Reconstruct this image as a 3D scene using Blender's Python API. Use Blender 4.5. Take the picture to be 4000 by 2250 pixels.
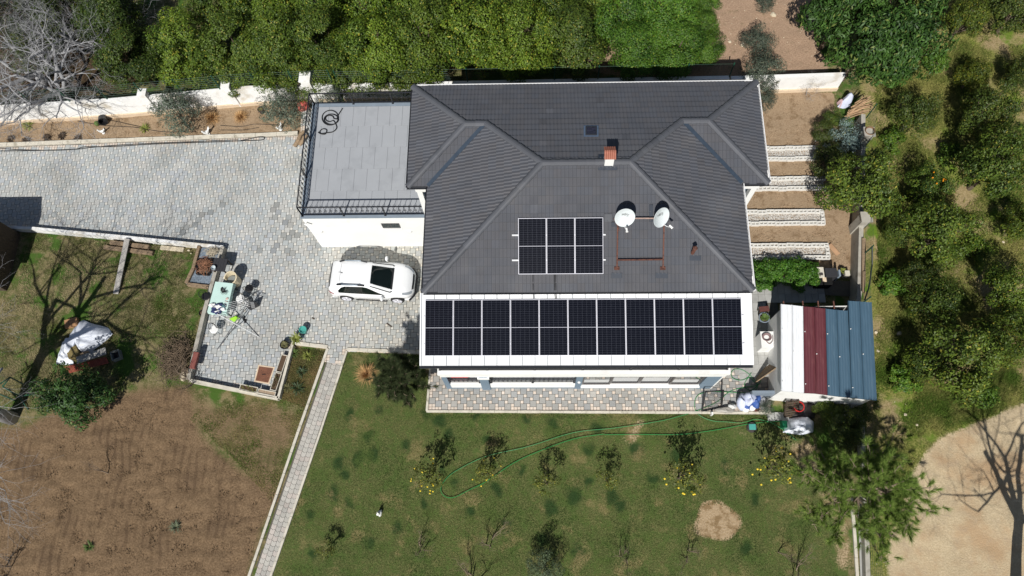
import bpy, bmesh, math, random
import numpy as np
from mathutils import Vector, Matrix

for o in list(bpy.data.objects):
    bpy.data.objects.remove(o)
SC = bpy.context.scene
COL = SC.collection
RNG = np.random.default_rng(7)
random.seed(7)

# ------------------------------------------------------------------ camera, sky, sun
FPX, CX, CY, HC = 2950.0, 2000.0, 1125.0, 34.0      # focal length and centre in photo pixels, flying height
NADIR = (2098.5, 2157.5)
YAW = 0.006
_d = np.array([(NADIR[0]-CX)/FPX, (NADIR[1]-CY)/FPX, 1.0]); _d /= np.linalg.norm(_d)
_z = -_d
_up = np.array([0, -1.0, 0]); _y = _up - _z*(_up@_z); _y /= np.linalg.norm(_y)
_x = np.cross(_y, _z)
_R0 = np.stack([_x, _y, _z], 1)
_c, _s = math.cos(YAW), math.sin(YAW)
RC = _R0 @ np.array([[_c, -_s, 0], [_s, _c, 0], [0, 0, 1.0]])   # columns: world axes seen from the camera
def ray(px, py):
    return RC.T @ np.array([(px-CX)/FPX, (py-CY)/FPX, 1.0])
def P(px, py, z=0.0):
    d = ray(px, py); t = (z-HC)/d[2]
    return Vector((d[0]*t, d[1]*t, z))
def PY(px, py, y):
    d = ray(px, py); t = y/d[1]
    return Vector((d[0]*t, y, HC+d[2]*t))
def PN(px, py, p0, n):
    d = ray(px, py); o = np.array([0, 0, HC]); n = np.array(n)
    t = ((np.array(p0)-o)@n)/(d@n); q = o+d*t
    return Vector(q)
def project(pts):
    c = (np.asarray(pts)-np.array([0, 0, HC]))@RC.T
    return CX+FPX*c[:, 0]/c[:, 2], CY+FPX*c[:, 1]/c[:, 2]

cam = bpy.data.cameras.new('camera'); camo = bpy.data.objects.new('camera', cam); COL.objects.link(camo)
cam.sensor_width = 36; cam.lens = 36*FPX/4000; cam.clip_end = 2000; cam.clip_start = 0.5
_M = Matrix.Identity(4)
for i in range(3):
    _M[i][0] = RC[0, i]; _M[i][1] = -RC[1, i]; _M[i][2] = -RC[2, i]
_M[2][3] = HC
camo.matrix_world = _M
SC.camera = camo

SUN_EL, SUN_AZ = math.radians(47.5), math.radians(194)
to_sun = Vector((math.sin(SUN_AZ)*math.cos(SUN_EL), math.cos(SUN_AZ)*math.cos(SUN_EL), math.sin(SUN_EL)))
W = bpy.data.worlds.new('World'); SC.world = W; W.use_nodes = True
nt = W.node_tree
sky = nt.nodes.new('ShaderNodeTexSky'); sky.sky_type = 'NISHITA'; sky.sun_disc = False
sky.sun_elevation = SUN_EL; sky.sun_rotation = SUN_AZ
bg = nt.nodes['Background']; bg.inputs['Strength'].default_value = 0.05
nt.links.new(sky.outputs[0], bg.inputs['Color'])
sl = bpy.data.lights.new('sun', 'SUN'); sl.energy = 5.0; sl.angle = math.radians(0.5); sl.color = (1.0, 0.968, 0.915)
so = bpy.data.objects.new('sun', sl); COL.objects.link(so)
so.rotation_euler = (-to_sun).to_track_quat('-Z', 'Y').to_euler(); so.location = (0, 0, 60)
vs = SC.view_settings
vs.view_transform = 'Standard'; vs.look = 'None'; vs.exposure = 0.02; vs.gamma = 1; vs.use_curve_mapping = False

# ------------------------------------------------------------------ materials
MATS = {}
def srgb(r, g, b):
    f = lambda c: (c/255/12.92) if c <= 10 else ((c/255+0.055)/1.055)**2.4
    return (f(r), f(g), f(b))
def nd(t, kind, **kw):
    n = t.nodes.new(kind)
    for k, v in kw.items():
        if k in n.inputs: n.inputs[k].default_value = v
        else: setattr(n, k, v)
    return n
def rampf(t, src, a, b):
    n = t.nodes.new('ShaderNodeMapRange'); n.inputs['From Min'].default_value = a; n.inputs['From Max'].default_value = b
    n.interpolation_type = 'SMOOTHSTEP'; t.links.new(src, n.inputs['Value']); return n.outputs['Result']
def mixc(t, fac, a, b, mode='MIX'):
    n = t.nodes.new('ShaderNodeMix'); n.data_type = 'RGBA'; n.blend_type = mode
    for sock, val in ((n.inputs['Factor'], fac), (n.inputs[6], a), (n.inputs[7], b)):
        if hasattr(val, 'links') or isinstance(val, bpy.types.NodeSocket): t.links.new(val, sock)
        elif isinstance(val, (int, float)): sock.default_value = val
        else: sock.default_value = (*val, 1)
    return n.outputs[2]
def mul(t, a, b, op='MULTIPLY'):
    n = t.nodes.new('ShaderNodeMath'); n.operation = op
    for i, v in enumerate((a, b)):
        if isinstance(v, bpy.types.NodeSocket): t.links.new(v, n.inputs[i])
        else: n.inputs[i].default_value = v
    return n.outputs[0]
def noise(t, vec, scale, detail=4, rough=0.55, dist=0.0):
    n = nd(t, 'ShaderNodeTexNoise'); n.inputs['Scale'].default_value = scale; n.inputs['Detail'].default_value = detail
    n.inputs['Roughness'].default_value = rough; n.inputs['Distortion'].default_value = dist
    t.links.new(vec, n.inputs['Vector']); return n.outputs['Fac']
def geopos(t):
    return t.nodes.new('ShaderNodeNewGeometry').outputs['Position']
def objco(t):
    return t.nodes.new('ShaderNodeTexCoord').outputs['Object']
def mat(name, col, rough=0.7, var=0.12, scale=6.0, bump=0.0, bscale=40.0, metal=0.0, spec=0.5, tint=False, ocol=False,
        col2=None, c2scale=2.0, c2lo=0.5, c2hi=0.65, stretch=None, transl=0.0, coat=0.0, alpha=None):
    """procedural paint: base colour, cloudy variation, optional second colour in patches, fine bump"""
    if name in MATS: return MATS[name]
    m = bpy.data.materials.new(name); m.use_nodes = True; t = m.node_tree; b = t.nodes['Principled BSDF']
    pos = objco(t) if ocol or stretch else geopos(t)
    if stretch:
        mp = nd(t, 'ShaderNodeMapping'); mp.inputs['Scale'].default_value = stretch; t.links.new(pos, mp.inputs['Vector']); pos = mp.outputs[0]
    c = mixc(t, 0.0, col, col)
    if col2 is not None:
        f = rampf(t, noise(t, pos, c2scale, 5), c2lo, c2hi); c = mixc(t, f, col, col2)
    if var:
        n = noise(t, pos, scale, 5)
        v = rampf(t, n, 0.25, 0.75)
        mr = t.nodes.new('ShaderNodeMapRange'); mr.inputs['To Min'].default_value = 1-var; mr.inputs['To Max'].default_value = 1+var
        t.links.new(v, mr.inputs['Value'])
        cc = t.nodes.new('ShaderNodeCombineColor')
        for i in range(3): t.links.new(mr.outputs[0], cc.inputs[i])
        c = mixc(t, 1.0, c, cc.outputs[0], 'MULTIPLY')
    if tint:
        a = nd(t, 'ShaderNodeVertexColor', layer_name='tint'); c = mixc(t, 1.0, c, a.outputs['Color'], 'MULTIPLY')
    if ocol:
        oi = t.nodes.new('ShaderNodeObjectInfo'); c = mixc(t, 1.0, c, oi.outputs['Color'], 'MULTIPLY')
    t.links.new(c, b.inputs['Base Color'])
    b.inputs['Roughness'].default_value = rough; b.inputs['Metallic'].default_value = metal
    b.inputs['Specular IOR Level'].default_value = spec
    if coat: b.inputs['Coat Weight'].default_value = coat; b.inputs['Coat Roughness'].default_value = 0.06
    if bump:
        bn = nd(t, 'ShaderNodeBump'); bn.inputs['Strength'].default_value = bump; bn.inputs['Distance'].default_value = 0.02
        t.links.new(noise(t, pos, bscale, 4, 0.65), bn.inputs['Height']); t.links.new(bn.outputs[0], b.inputs['Normal'])
    if transl:
        out = t.nodes['Material Output']; tr = t.nodes.new('ShaderNodeBsdfTranslucent'); mx = t.nodes.new('ShaderNodeMixShader')
        mx.inputs[0].default_value = transl; t.links.new(c, tr.inputs['Color'])
        t.links.new(b.outputs[0], mx.inputs[1]); t.links.new(tr.outputs[0], mx.inputs[2]); t.links.new(mx.outputs[0], out.inputs['Surface'])
    if alpha is not None: b.inputs['Alpha'].default_value = alpha
    MATS[name] = m; return m

# ------------------------------------------------------------------ mesh helpers
def worldloc(o):
    v = Vector((0, 0, 0))
    while o is not None: v += o.location; o = o.parent
    return v
def setprops(o, label=None, cat=None, group=None, kind=None):
    if label: o['label'] = label
    if cat: o['category'] = cat
    if group: o['group'] = group
    if kind: o['kind'] = kind
    return o
def thing(name, label, cat, loc=(0, 0, 0), rz=0.0, group=None):
    o = bpy.data.objects.new(name, None); COL.objects.link(o); o.empty_display_size = 0.2
    o.location = loc; o.rotation_euler = (0, 0, rz)
    return setprops(o, label, cat, group)
def link(name, me, parent=None, loc=None):
    o = bpy.data.objects.new(name, me); COL.objects.link(o)
    if parent is not None: o.parent = parent
    if loc is not None: o.location = loc
    return o
def copy_tree(o, parent=None, **kw):
    c = o.copy(); COL.objects.link(c); c.parent = parent
    for ch in list(o.children): copy_tree(ch, c)
    return c
def arrmesh(name, V, F, mats, tint=None, smooth=False):
    """V (n,3) array, F (m,k) index array with constant k"""
    V = np.asarray(V, np.float32); F = np.asarray(F, np.int32); me = bpy.data.meshes.new(name)
    n, k = F.shape
    me.vertices.add(len(V)); me.vertices.foreach_set('co', V.ravel())
    me.loops.add(n*k); me.loops.foreach_set('vertex_index', F.ravel())
    me.polygons.add(n); me.polygons.foreach_set('loop_start', np.arange(0, n*k, k, dtype=np.int32))
    me.polygons.foreach_set('loop_total', np.full(n, k, np.int32))
    if smooth: me.polygons.foreach_set('use_smooth', np.ones(n, bool))
    me.update(calc_edges=True)
    if tint is not None:
        a = me.color_attributes.new('tint', 'FLOAT_COLOR', 'CORNER')
        c = np.ones((n, k, 4), np.float32); c[:, :, :3] = np.asarray(tint, np.float32)[:, None, :]
        a.data.foreach_set('color', c.ravel())
    for m in (mats if isinstance(mats, (list, tuple)) else [mats]): me.materials.append(m)
    return me
class MB:
    def __init__(s): s.v = []; s.f = []; s.m = []; s.c = []; s.cur = 0; s.col = (1, 1, 1)
    def face(s, pts):
        i = len(s.v); s.v += [tuple(p) for p in pts]; s.f.append(tuple(range(i, i+len(pts)))); s.m.append(s.cur); s.c.append(s.col)
    def add(s, vs, fs):
        i = len(s.v); s.v += [tuple(p) for p in vs]
        for f in fs: s.f.append(tuple(i+k for k in f)); s.m.append(s.cur); s.c.append(s.col)
    def box(s, x0, y0, z0, x1, y1, z1, rz=0, piv=None):
        vs = [(x, y, z) for z in (z0, z1) for y in (y0, y1) for x in (x0, x1)]
        if rz:
            px, py = piv or ((x0+x1)/2, (y0+y1)/2); c, q = math.cos(rz), math.sin(rz)
            vs = [(px+(x-px)*c-(y-py)*q, py+(x-px)*q+(y-py)*c, z) for x, y, z in vs]
        s.add(vs, [(0, 2, 3, 1), (4, 5, 7, 6), (0, 1, 5, 4), (2, 6, 7, 3), (0, 4, 6, 2), (1, 3, 7, 5)])
    def beam(s, p, q, w, h, up=(0, 0, 1)):
        p, q, up = Vector(p), Vector(q), Vector(up); d = (q-p).normalized(); a = d.cross(up)
        if a.length < 1e-5: a = d.cross(Vector((1, 0, 0)))
        a.normalize(); b = a.cross(d); a *= w/2; b *= h/2
        vs = [p-a-b, p+a-b, p+a+b, p-a+b, q-a-b, q+a-b, q+a+b, q-a+b]
        s.add(vs, [(0, 1, 2, 3), (7, 6, 5, 4), (0, 4, 5, 1), (1, 5, 6, 2), (2, 6, 7, 3), (3, 7, 4, 0)])
    def tube(s, pts, r, n=6, caps=True, closed=False):
        pts = [Vector(p) for p in pts]; m = len(pts); rs = r if isinstance(r, (list, tuple)) else [r]*m
        base = len(s.v); prev = None
        for i, p in enumerate(pts):
            if closed: d = pts[(i+1) % m]-pts[i-1]
            else: d = pts[min(i+1, m-1)]-pts[max(i-1, 0)]
            d = d.normalized() if d.length > 1e-9 else Vector((0, 0, 1))
            a = (prev - d*prev.dot(d)) if prev is not None else d.cross(Vector((0, 0, 1)))
            if a.length < 1e-4: a = d.cross(Vector((1, 0, 0)))
            a.normalize(); b = d.cross(a); prev = a
            for k in range(n):
                an = 2*math.pi*k/n; s.v.append(tuple(p+(a*math.cos(an)+b*math.sin(an))*rs[i]))
        rng = m if closed else m-1
        for i in range(rng):
            j = (i+1) % m
            for k in range(n):
                l = (k+1) % n
                s.f.append((base+i*n+k, base+i*n+l, base+j*n+l, base+j*n+k)); s.m.append(s.cur); s.c.append(s.col)
        if caps and not closed:
            s.f.append(tuple(base+k for k in reversed(range(n)))); s.m.append(s.cur); s.c.append(s.col)
            s.f.append(tuple(base+(m-1)*n+k for k in range(n))); s.m.append(s.cur); s.c.append(s.col)
    def lathe(s, prof, c=(0, 0, 0), n=14, sx=1.0, sy=1.0):
        base = len(s.v)
        for r, z in prof:
            for k in range(n):
                an = 2*math.pi*k/n; s.v.append((c[0]+r*math.cos(an)*sx, c[1]+r*math.sin(an)*sy, c[2]+z))
        for i in range(len(prof)-1):
            for k in range(n):
                l = (k+1) % n; s.f.append((base+i*n+k, base+i*n+l, base+(i+1)*n+l, base+(i+1)*n+k)); s.m.append(s.cur); s.c.append(s.col)
        s.f.append(tuple(base+k for k in reversed(range(n)))); s.m.append(s.cur); s.c.append(s.col)
        s.f.append(tuple(base+(len(prof)-1)*n+k for k in range(n))); s.m.append(s.cur); s.c.append(s.col)
    def prism(s, poly, z0, z1):
        n = len(poly); i = len(s.v)
        s.v += [(p[0], p[1], z0) for p in poly]+[(p[0], p[1], z1) for p in poly]
        fs = [tuple(reversed(range(n))), tuple(range(n, 2*n))]+[(k, (k+1) % n, n+(k+1) % n, n+k) for k in range(n)]
        for f in fs: s.f.append(tuple(i+k for k in f)); s.m.append(s.cur); s.c.append(s.col)
    def blob(s, c, rx, ry, rz, seed=0, amp=0.15, nu=10, nv=7, flat=0.0):
        r = random.Random(seed); vs = []; ph = [r.uniform(0, 6.28) for _ in range(6)]
        for j in range(nv+1):
            th = math.pi*j/nv
            for k in range(nu):
                an = 2*math.pi*k/nu
                d = 1+amp*(math.sin(2*an+ph[0])*math.sin(2*th+ph[1])+0.7*math.sin(3*an+ph[2])*math.sin(th+ph[3]))+r.uniform(-amp, amp)*0.35
                z = math.cos(th)*rz*d
                vs.append((c[0]+math.sin(th)*math.cos(an)*rx*d, c[1]+math.sin(th)*math.sin(an)*ry*d, c[2]+max(z, -rz*(1-flat))))
        fs = [(j*nu+k, (j+1)*nu+k, (j+1)*nu+(k+1) % nu, j*nu+(k+1) % nu) for j in range(nv) for k in range(nu)]
        s.add(vs, fs)
    def build(s, name, mats, parent=None, world=True, smooth=False, tint=False, loc=None, bevel=0):
        off = worldloc(parent) if (parent is not None and world) else Vector((0, 0, 0))
        if parent is None and loc is not None: off = Vector(loc)
        me = bpy.data.meshes.new(name)
        me.from_pydata([(x-off.x, y-off.y, z-off.z) for x, y, z in s.v], [], s.f)
        for m in (mats if isinstance(mats, (list, tuple)) else [mats]): me.materials.append(m)
        if any(s.m): me.polygons.foreach_set('material_index', s.m)
        if smooth: me.polygons.foreach_set('use_smooth', [True]*len(s.f))
        if tint:
            a = me.color_attributes.new('tint', 'FLOAT_COLOR', 'CORNER'); buf = []
            for f, c in zip(s.f, s.c): buf += [c[0], c[1], c[2], 1.0]*len(f)
            a.data.foreach_set('color', buf)
        me.update()
        if bevel:
            bm = bmesh.new(); bm.from_mesh(me); bmesh.ops.remove_doubles(bm, verts=bm.verts, dist=1e-5)
            bmesh.ops.bevel(bm, geom=list(bm.edges), offset=bevel, segments=1, affect='EDGES', profile=0.5); bm.to_mesh(me); bm.free()
        o = link(name, me, parent)
        if parent is None and loc is not None: o.location = loc
        return o
def single(mb, name, mats, label, cat, loc=None, group=None, **kw):
    if loc is None:
        a = np.array(mb.v); loc = (a[:, 0].mean(), a[:, 1].mean(), a[:, 2].min())
    return setprops(mb.build(name, mats, loc=loc, **kw), label, cat, group)
def spline(pts, n=8, closed=False):
    pts = [Vector(p) for p in pts]; out = []; m = len(pts)
    for i in range(m if closed else m-1):
        g = (lambda k: pts[k % m]) if closed else (lambda k: pts[min(max(k, 0), m-1)])
        a, b, c, d = g(i-1), g(i), g(i+1), g(i+2)
        for k in range(n):
            t = k/n
            out.append(0.5*((2*b)+(c-a)*t+(2*a-5*b+4*c-d)*t*t+(-a+3*b-3*c+d)*t**3))
    if not closed: out.append(pts[-1])
    return out
def clip_poly(sub, tile):
    """Sutherland-Hodgman: subject polygon clipped by a convex counter-clockwise tile"""
    out = sub
    n = len(tile)
    for i in range(n):
        ax, ay = tile[i]; bx, by = tile[(i+1) % n]; ex, ey = bx-ax, by-ay
        inp = out; out = []
        if not inp: return []
        sx, sy = inp[-1]; ds = ex*(sy-ay)-ey*(sx-ax)
        for x, y in inp:
            d = ex*(y-ay)-ey*(x-ax)
            if (d >= 0) != (ds >= 0):
                t = ds/(ds-d); out.append((sx+(x-sx)*t, sy+(y-sy)*t))
            if d >= 0: out.append((x, y))
            sx, sy, ds = x, y, d
    res = []
    for p in out:
        if not res or abs(p[0]-res[-1][0])+abs(p[1]-res[-1][1]) > 1e-4: res.append(p)
    if len(res) > 1 and abs(res[0][0]-res[-1][0])+abs(res[0][1]-res[-1][1]) < 1e-4: res.pop()
    return res if len(res) > 2 else []
def area(p):
    return 0.5*sum(p[i-1][0]*p[i][1]-p[i][0]*p[i-1][1] for i in range(len(p)))
def inside(poly, x, y):
    """vectorised point in polygon"""
    x = np.asarray(x); r = np.zeros(x.shape, bool); n = len(poly)
    for i in range(n):
        x0, y0 = poly[i-1]; x1, y1 = poly[i]
        if y0 == y1: continue
        c = ((y0 > y) != (y1 > y)) & (x < (x1-x0)*(y-y0)/(y1-y0)+x0)
        r ^= c
    return r
def vnoise(x, y, seed=0):
    r = np.random.default_rng(seed); T = r.random((256, 256))
    xi = np.floor(x).astype(int); yi = np.floor(y).astype(int); fx = x-xi; fy = y-yi
    fx = fx*fx*(3-2*fx); fy = fy*fy*(3-2*fy)
    g = lambda a, b: T[a % 256, b % 256]
    return (g(xi, yi)*(1-fx)+g(xi+1, yi)*fx)*(1-fy)+(g(xi, yi+1)*(1-fx)+g(xi+1, yi+1)*fx)*fy
def fbm(x, y, seed=0, o=4):
    s = 0; a = 0.5
    for k in range(o): s = s+a*vnoise(x*2**k, y*2**k, seed+k); a *= 0.5
    return s/(1-0.5**o)
# ------------------------------------------------------------------ ground sheet
def P2(l, z=0.0): return [tuple(P(x, y, z)[:2]) for x, y in l]
DRIVE_PX = [(-260, 588), (250, 567), (600, 553), (1000, 538), (1175, 530), (1175, 400), (1700, 700), (1700, 1385), (1355, 1374), (1336, 1425), (1262, 1412), (1277, 1362),
            (1140, 1346), (1085, 1550), (742, 1482), (800, 1222), (858, 1010), (872, 972), (130, 897), (-260, 868)]
FRONT_PX = [(1684, 1380), (1670, 1602), (3010, 1609), (3010, 1440), (3025, 1145), (2900, 1143), (2860, 1300)]
PATH_PX = [(1274, 1372), (1262, 1412), (1330, 1424), (1351, 1374)]
YARD_PX = [(100, 905), (870, 975), (740, 1490), (500, 1520), (300, 1560), (60, 1640), (-300, 1600), (-300, 850)]
LAWN_PX = [(1358, 1372), (1660, 1380), (1672, 1612), (3000, 1614), (3090, 1650), (3180, 1700), (3240, 1800), (3310, 2060), (3330, 2600), (940, 2600), (1064, 2250)]
TILL_PX = [(-400, 1680), (100, 1660), (330, 1600), (480, 1545), (700, 1500), (790, 1520), (735, 1640), (900, 1800), (1030, 1890), (1100, 1880), (985, 2210), (860, 2600), (-400, 2600)]
BED_PX = [(-300, 470), (0, 470), (500, 440), (1000, 410), (1240, 420), (1170, 527), (250, 561), (-300, 590)]
RBED_PX = [(2900, 300), (3060, 345), (3260, 360), (3260, 600), (3330, 800), (3335, 1060), (3180, 1050), (3180, 1020), (2900, 1030)]
VEG_PX = [(2900, 1015), (3195, 1010), (3195, 1135), (2900, 1140)]
FIELD_PX = [(2240, -300), (3170, -300), (3180, 150), (3240, 280), (3000, 300), (2600, 310), (2300, 280)]
ROAD_PX = [(4300, 1500), (4000, 1575), (3850, 1615), (3700, 1690), (3600, 1770), (3520, 1900), (3480, 2080), (3475, 2600), (4400, 2600)]
ORCH_PX = [(3360, 330), (3200, -300), (4400, -300), (4400, 1700), (3400, 2600), (3390, 2000)]
LITTER_PX = [(-400, -300), (520, -300), (520, 330), (440, 380), (-400, 430)]
SAND_PX = [(2800+95*math.cos(a)*(1+.13*math.sin(3*a+1)), 2038+82*math.sin(a)*(1+.1*math.sin(2*a))) for a in np.linspace(0, 6.28, 24, endpoint=False)]
SAND2 = [[(2420, 1690), (2480, 1640), (2520, 1620), (2530, 1650), (2500, 1760), (2440, 1770)], [(2840, 1690), (2870, 1670), (2940, 1690), (2930, 1725), (2860, 1720)],
         [(1880, 1745), (1830, 1765), (1850, 1775), (1960, 1760)], [(3170, 1900), (3310, 1900), (3330, 2250), (3290, 2250), (3250, 2000)], [(2570, 1890), (2610, 1895), (2620, 1910), (2590, 1912)], [(3070, 1710), (3210, 1720), (3220, 1900), (3130, 1910), (3080, 1800)], [(3180, 1900), (3310, 1900), (3330, 2250), (3270, 2250), (3220, 2000)]]

xs = np.concatenate([[-400, -200, -100, -60, -42], np.arange(-33, 30.01, 0.11), [38, 55, 90, 180, 400]])
ys = np.concatenate([[-400, -200, -80, -40, -20, -10], np.arange(-3.5, 34.01, 0.11), [40, 55, 90, 180, 400]])
GX, GY = np.meshgrid(xs, ys)
gx, gy = GX.ravel(), GY.ravel()
ipx, ipy = project(np.stack([gx, gy, np.zeros_like(gx)], 1))
ipx = np.where(np.abs(gx) > 45, -9999, ipx)
def blur(m, k):
    m = m.reshape(GX.shape).astype(float)
    for _ in range(k):
        p = np.pad(m, 1, mode='edge')
        m = (p[:-2, 1:-1]+p[2:, 1:-1]+p[1:-1, :-2]+p[1:-1, 2:]+p[1:-1, 1:-1])/5
    return m.ravel()
wob = 26*(fbm(gx*0.9, gy*0.9, 3)-0.5); wob2 = 26*(fbm(gx*0.9+40, gy*0.9, 9)-0.5)
def mask(poly, k=4, wobble=1.0):
    return blur(inside(poly, ipx+wob*wobble, ipy+wob2*wobble), k)
hard = inside(DRIVE_PX, ipx, ipy) | inside(FRONT_PX, ipx, ipy) | ((gx > -4.6) & (gx < 8.6) & (gy > 7) & (gy < 18.6)) | ((gx > -10.4) & (gx < -4) & (gy > 14.1) & (gy < 21))
m_lawn = mask(LAWN_PX, 3, 0.6); m_till = mask(TILL_PX, 45, 6.0); m_bed = np.maximum(mask(BED_PX, 2, 0.4), np.maximum(mask(RBED_PX, 3, 0.6), 0.0))
m_road = mask(ROAD_PX, 20, 4.0); m_orch = mask(ORCH_PX, 5, 0.5); m_field = mask(FIELD_PX, 6, 1.2)
m_till = np.maximum(m_till, .6*mask([(720, 1520), (800, 1570), (1080, 1575), (1200, 1600), (1060, 1990), (900, 1800), (740, 1640)], 12, 3.0))
m_lit = mask(LITTER_PX, 8, 3.0); m_sand = mask(SAND_PX, 5, 1.3)
for q in SAND2: m_sand = np.maximum(m_sand, 0.56*mask(q, 7, 2.5))
m_veg = mask(VEG_PX, 2, .5)
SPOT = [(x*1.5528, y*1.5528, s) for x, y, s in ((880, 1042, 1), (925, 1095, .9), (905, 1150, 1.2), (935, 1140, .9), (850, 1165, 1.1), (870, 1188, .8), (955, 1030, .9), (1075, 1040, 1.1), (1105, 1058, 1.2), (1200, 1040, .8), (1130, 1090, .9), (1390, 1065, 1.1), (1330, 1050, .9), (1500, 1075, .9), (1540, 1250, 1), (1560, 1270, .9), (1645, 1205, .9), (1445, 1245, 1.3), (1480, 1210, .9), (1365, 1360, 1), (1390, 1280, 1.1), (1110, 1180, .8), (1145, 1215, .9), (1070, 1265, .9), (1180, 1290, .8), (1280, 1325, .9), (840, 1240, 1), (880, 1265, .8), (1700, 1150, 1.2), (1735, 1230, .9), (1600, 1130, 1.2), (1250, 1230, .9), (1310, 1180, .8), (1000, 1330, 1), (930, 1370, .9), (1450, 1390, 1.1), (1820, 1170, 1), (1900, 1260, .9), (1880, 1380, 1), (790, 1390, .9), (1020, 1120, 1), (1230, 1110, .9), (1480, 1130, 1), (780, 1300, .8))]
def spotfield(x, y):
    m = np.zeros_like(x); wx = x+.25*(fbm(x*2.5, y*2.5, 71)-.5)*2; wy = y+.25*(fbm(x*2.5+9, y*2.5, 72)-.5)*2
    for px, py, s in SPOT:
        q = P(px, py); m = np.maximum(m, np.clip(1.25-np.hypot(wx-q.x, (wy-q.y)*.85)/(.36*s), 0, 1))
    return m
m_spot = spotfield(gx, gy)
far = (np.abs(gx) > 31) | (gy > 35) | (gy < -4)
m_orch = np.where(far, 1.0, m_orch)
gz = 0.02*(fbm(gx*0.5, gy*0.5, 21)-0.5)
furrow = np.sin(gx*7.5+5*fbm(gx*.25, gy*.12, 5)+1.2*fbm(gx*1.2, gy*.5, 6))*np.clip(2.4*fbm(gx*.35, gy*.2, 8)-.7, .1, 1)
gz += m_till*(0.10*(fbm(gx*3.4, gy*2.2, 31, 3)-0.5)+.10*(fbm(gx*1.3, gy*4.2, 33, 2)-.5)+0.03*furrow)
gz += m_bed*0.07*(fbm(gx*2.2, gy*2.2, 41, 3)-0.5)
gz += m_orch*0.16*(fbm(gx*0.8, gy*0.8, 51)-0.5)+m_field*0.08*(fbm(gx*2, gy*2, 61)-0.5)
gz = np.where(blur(hard, 3) > 0.02, -0.05, gz)
gz = np.where(far, 0.0, gz)
ny_, nx_ = GX.shape
idx = np.arange(ny_*nx_).reshape(ny_, nx_)
FQ = np.stack([idx[:-1, :-1], idx[:-1, 1:], idx[1:, 1:], idx[1:, :-1]], -1).reshape(-1, 4)

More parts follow.
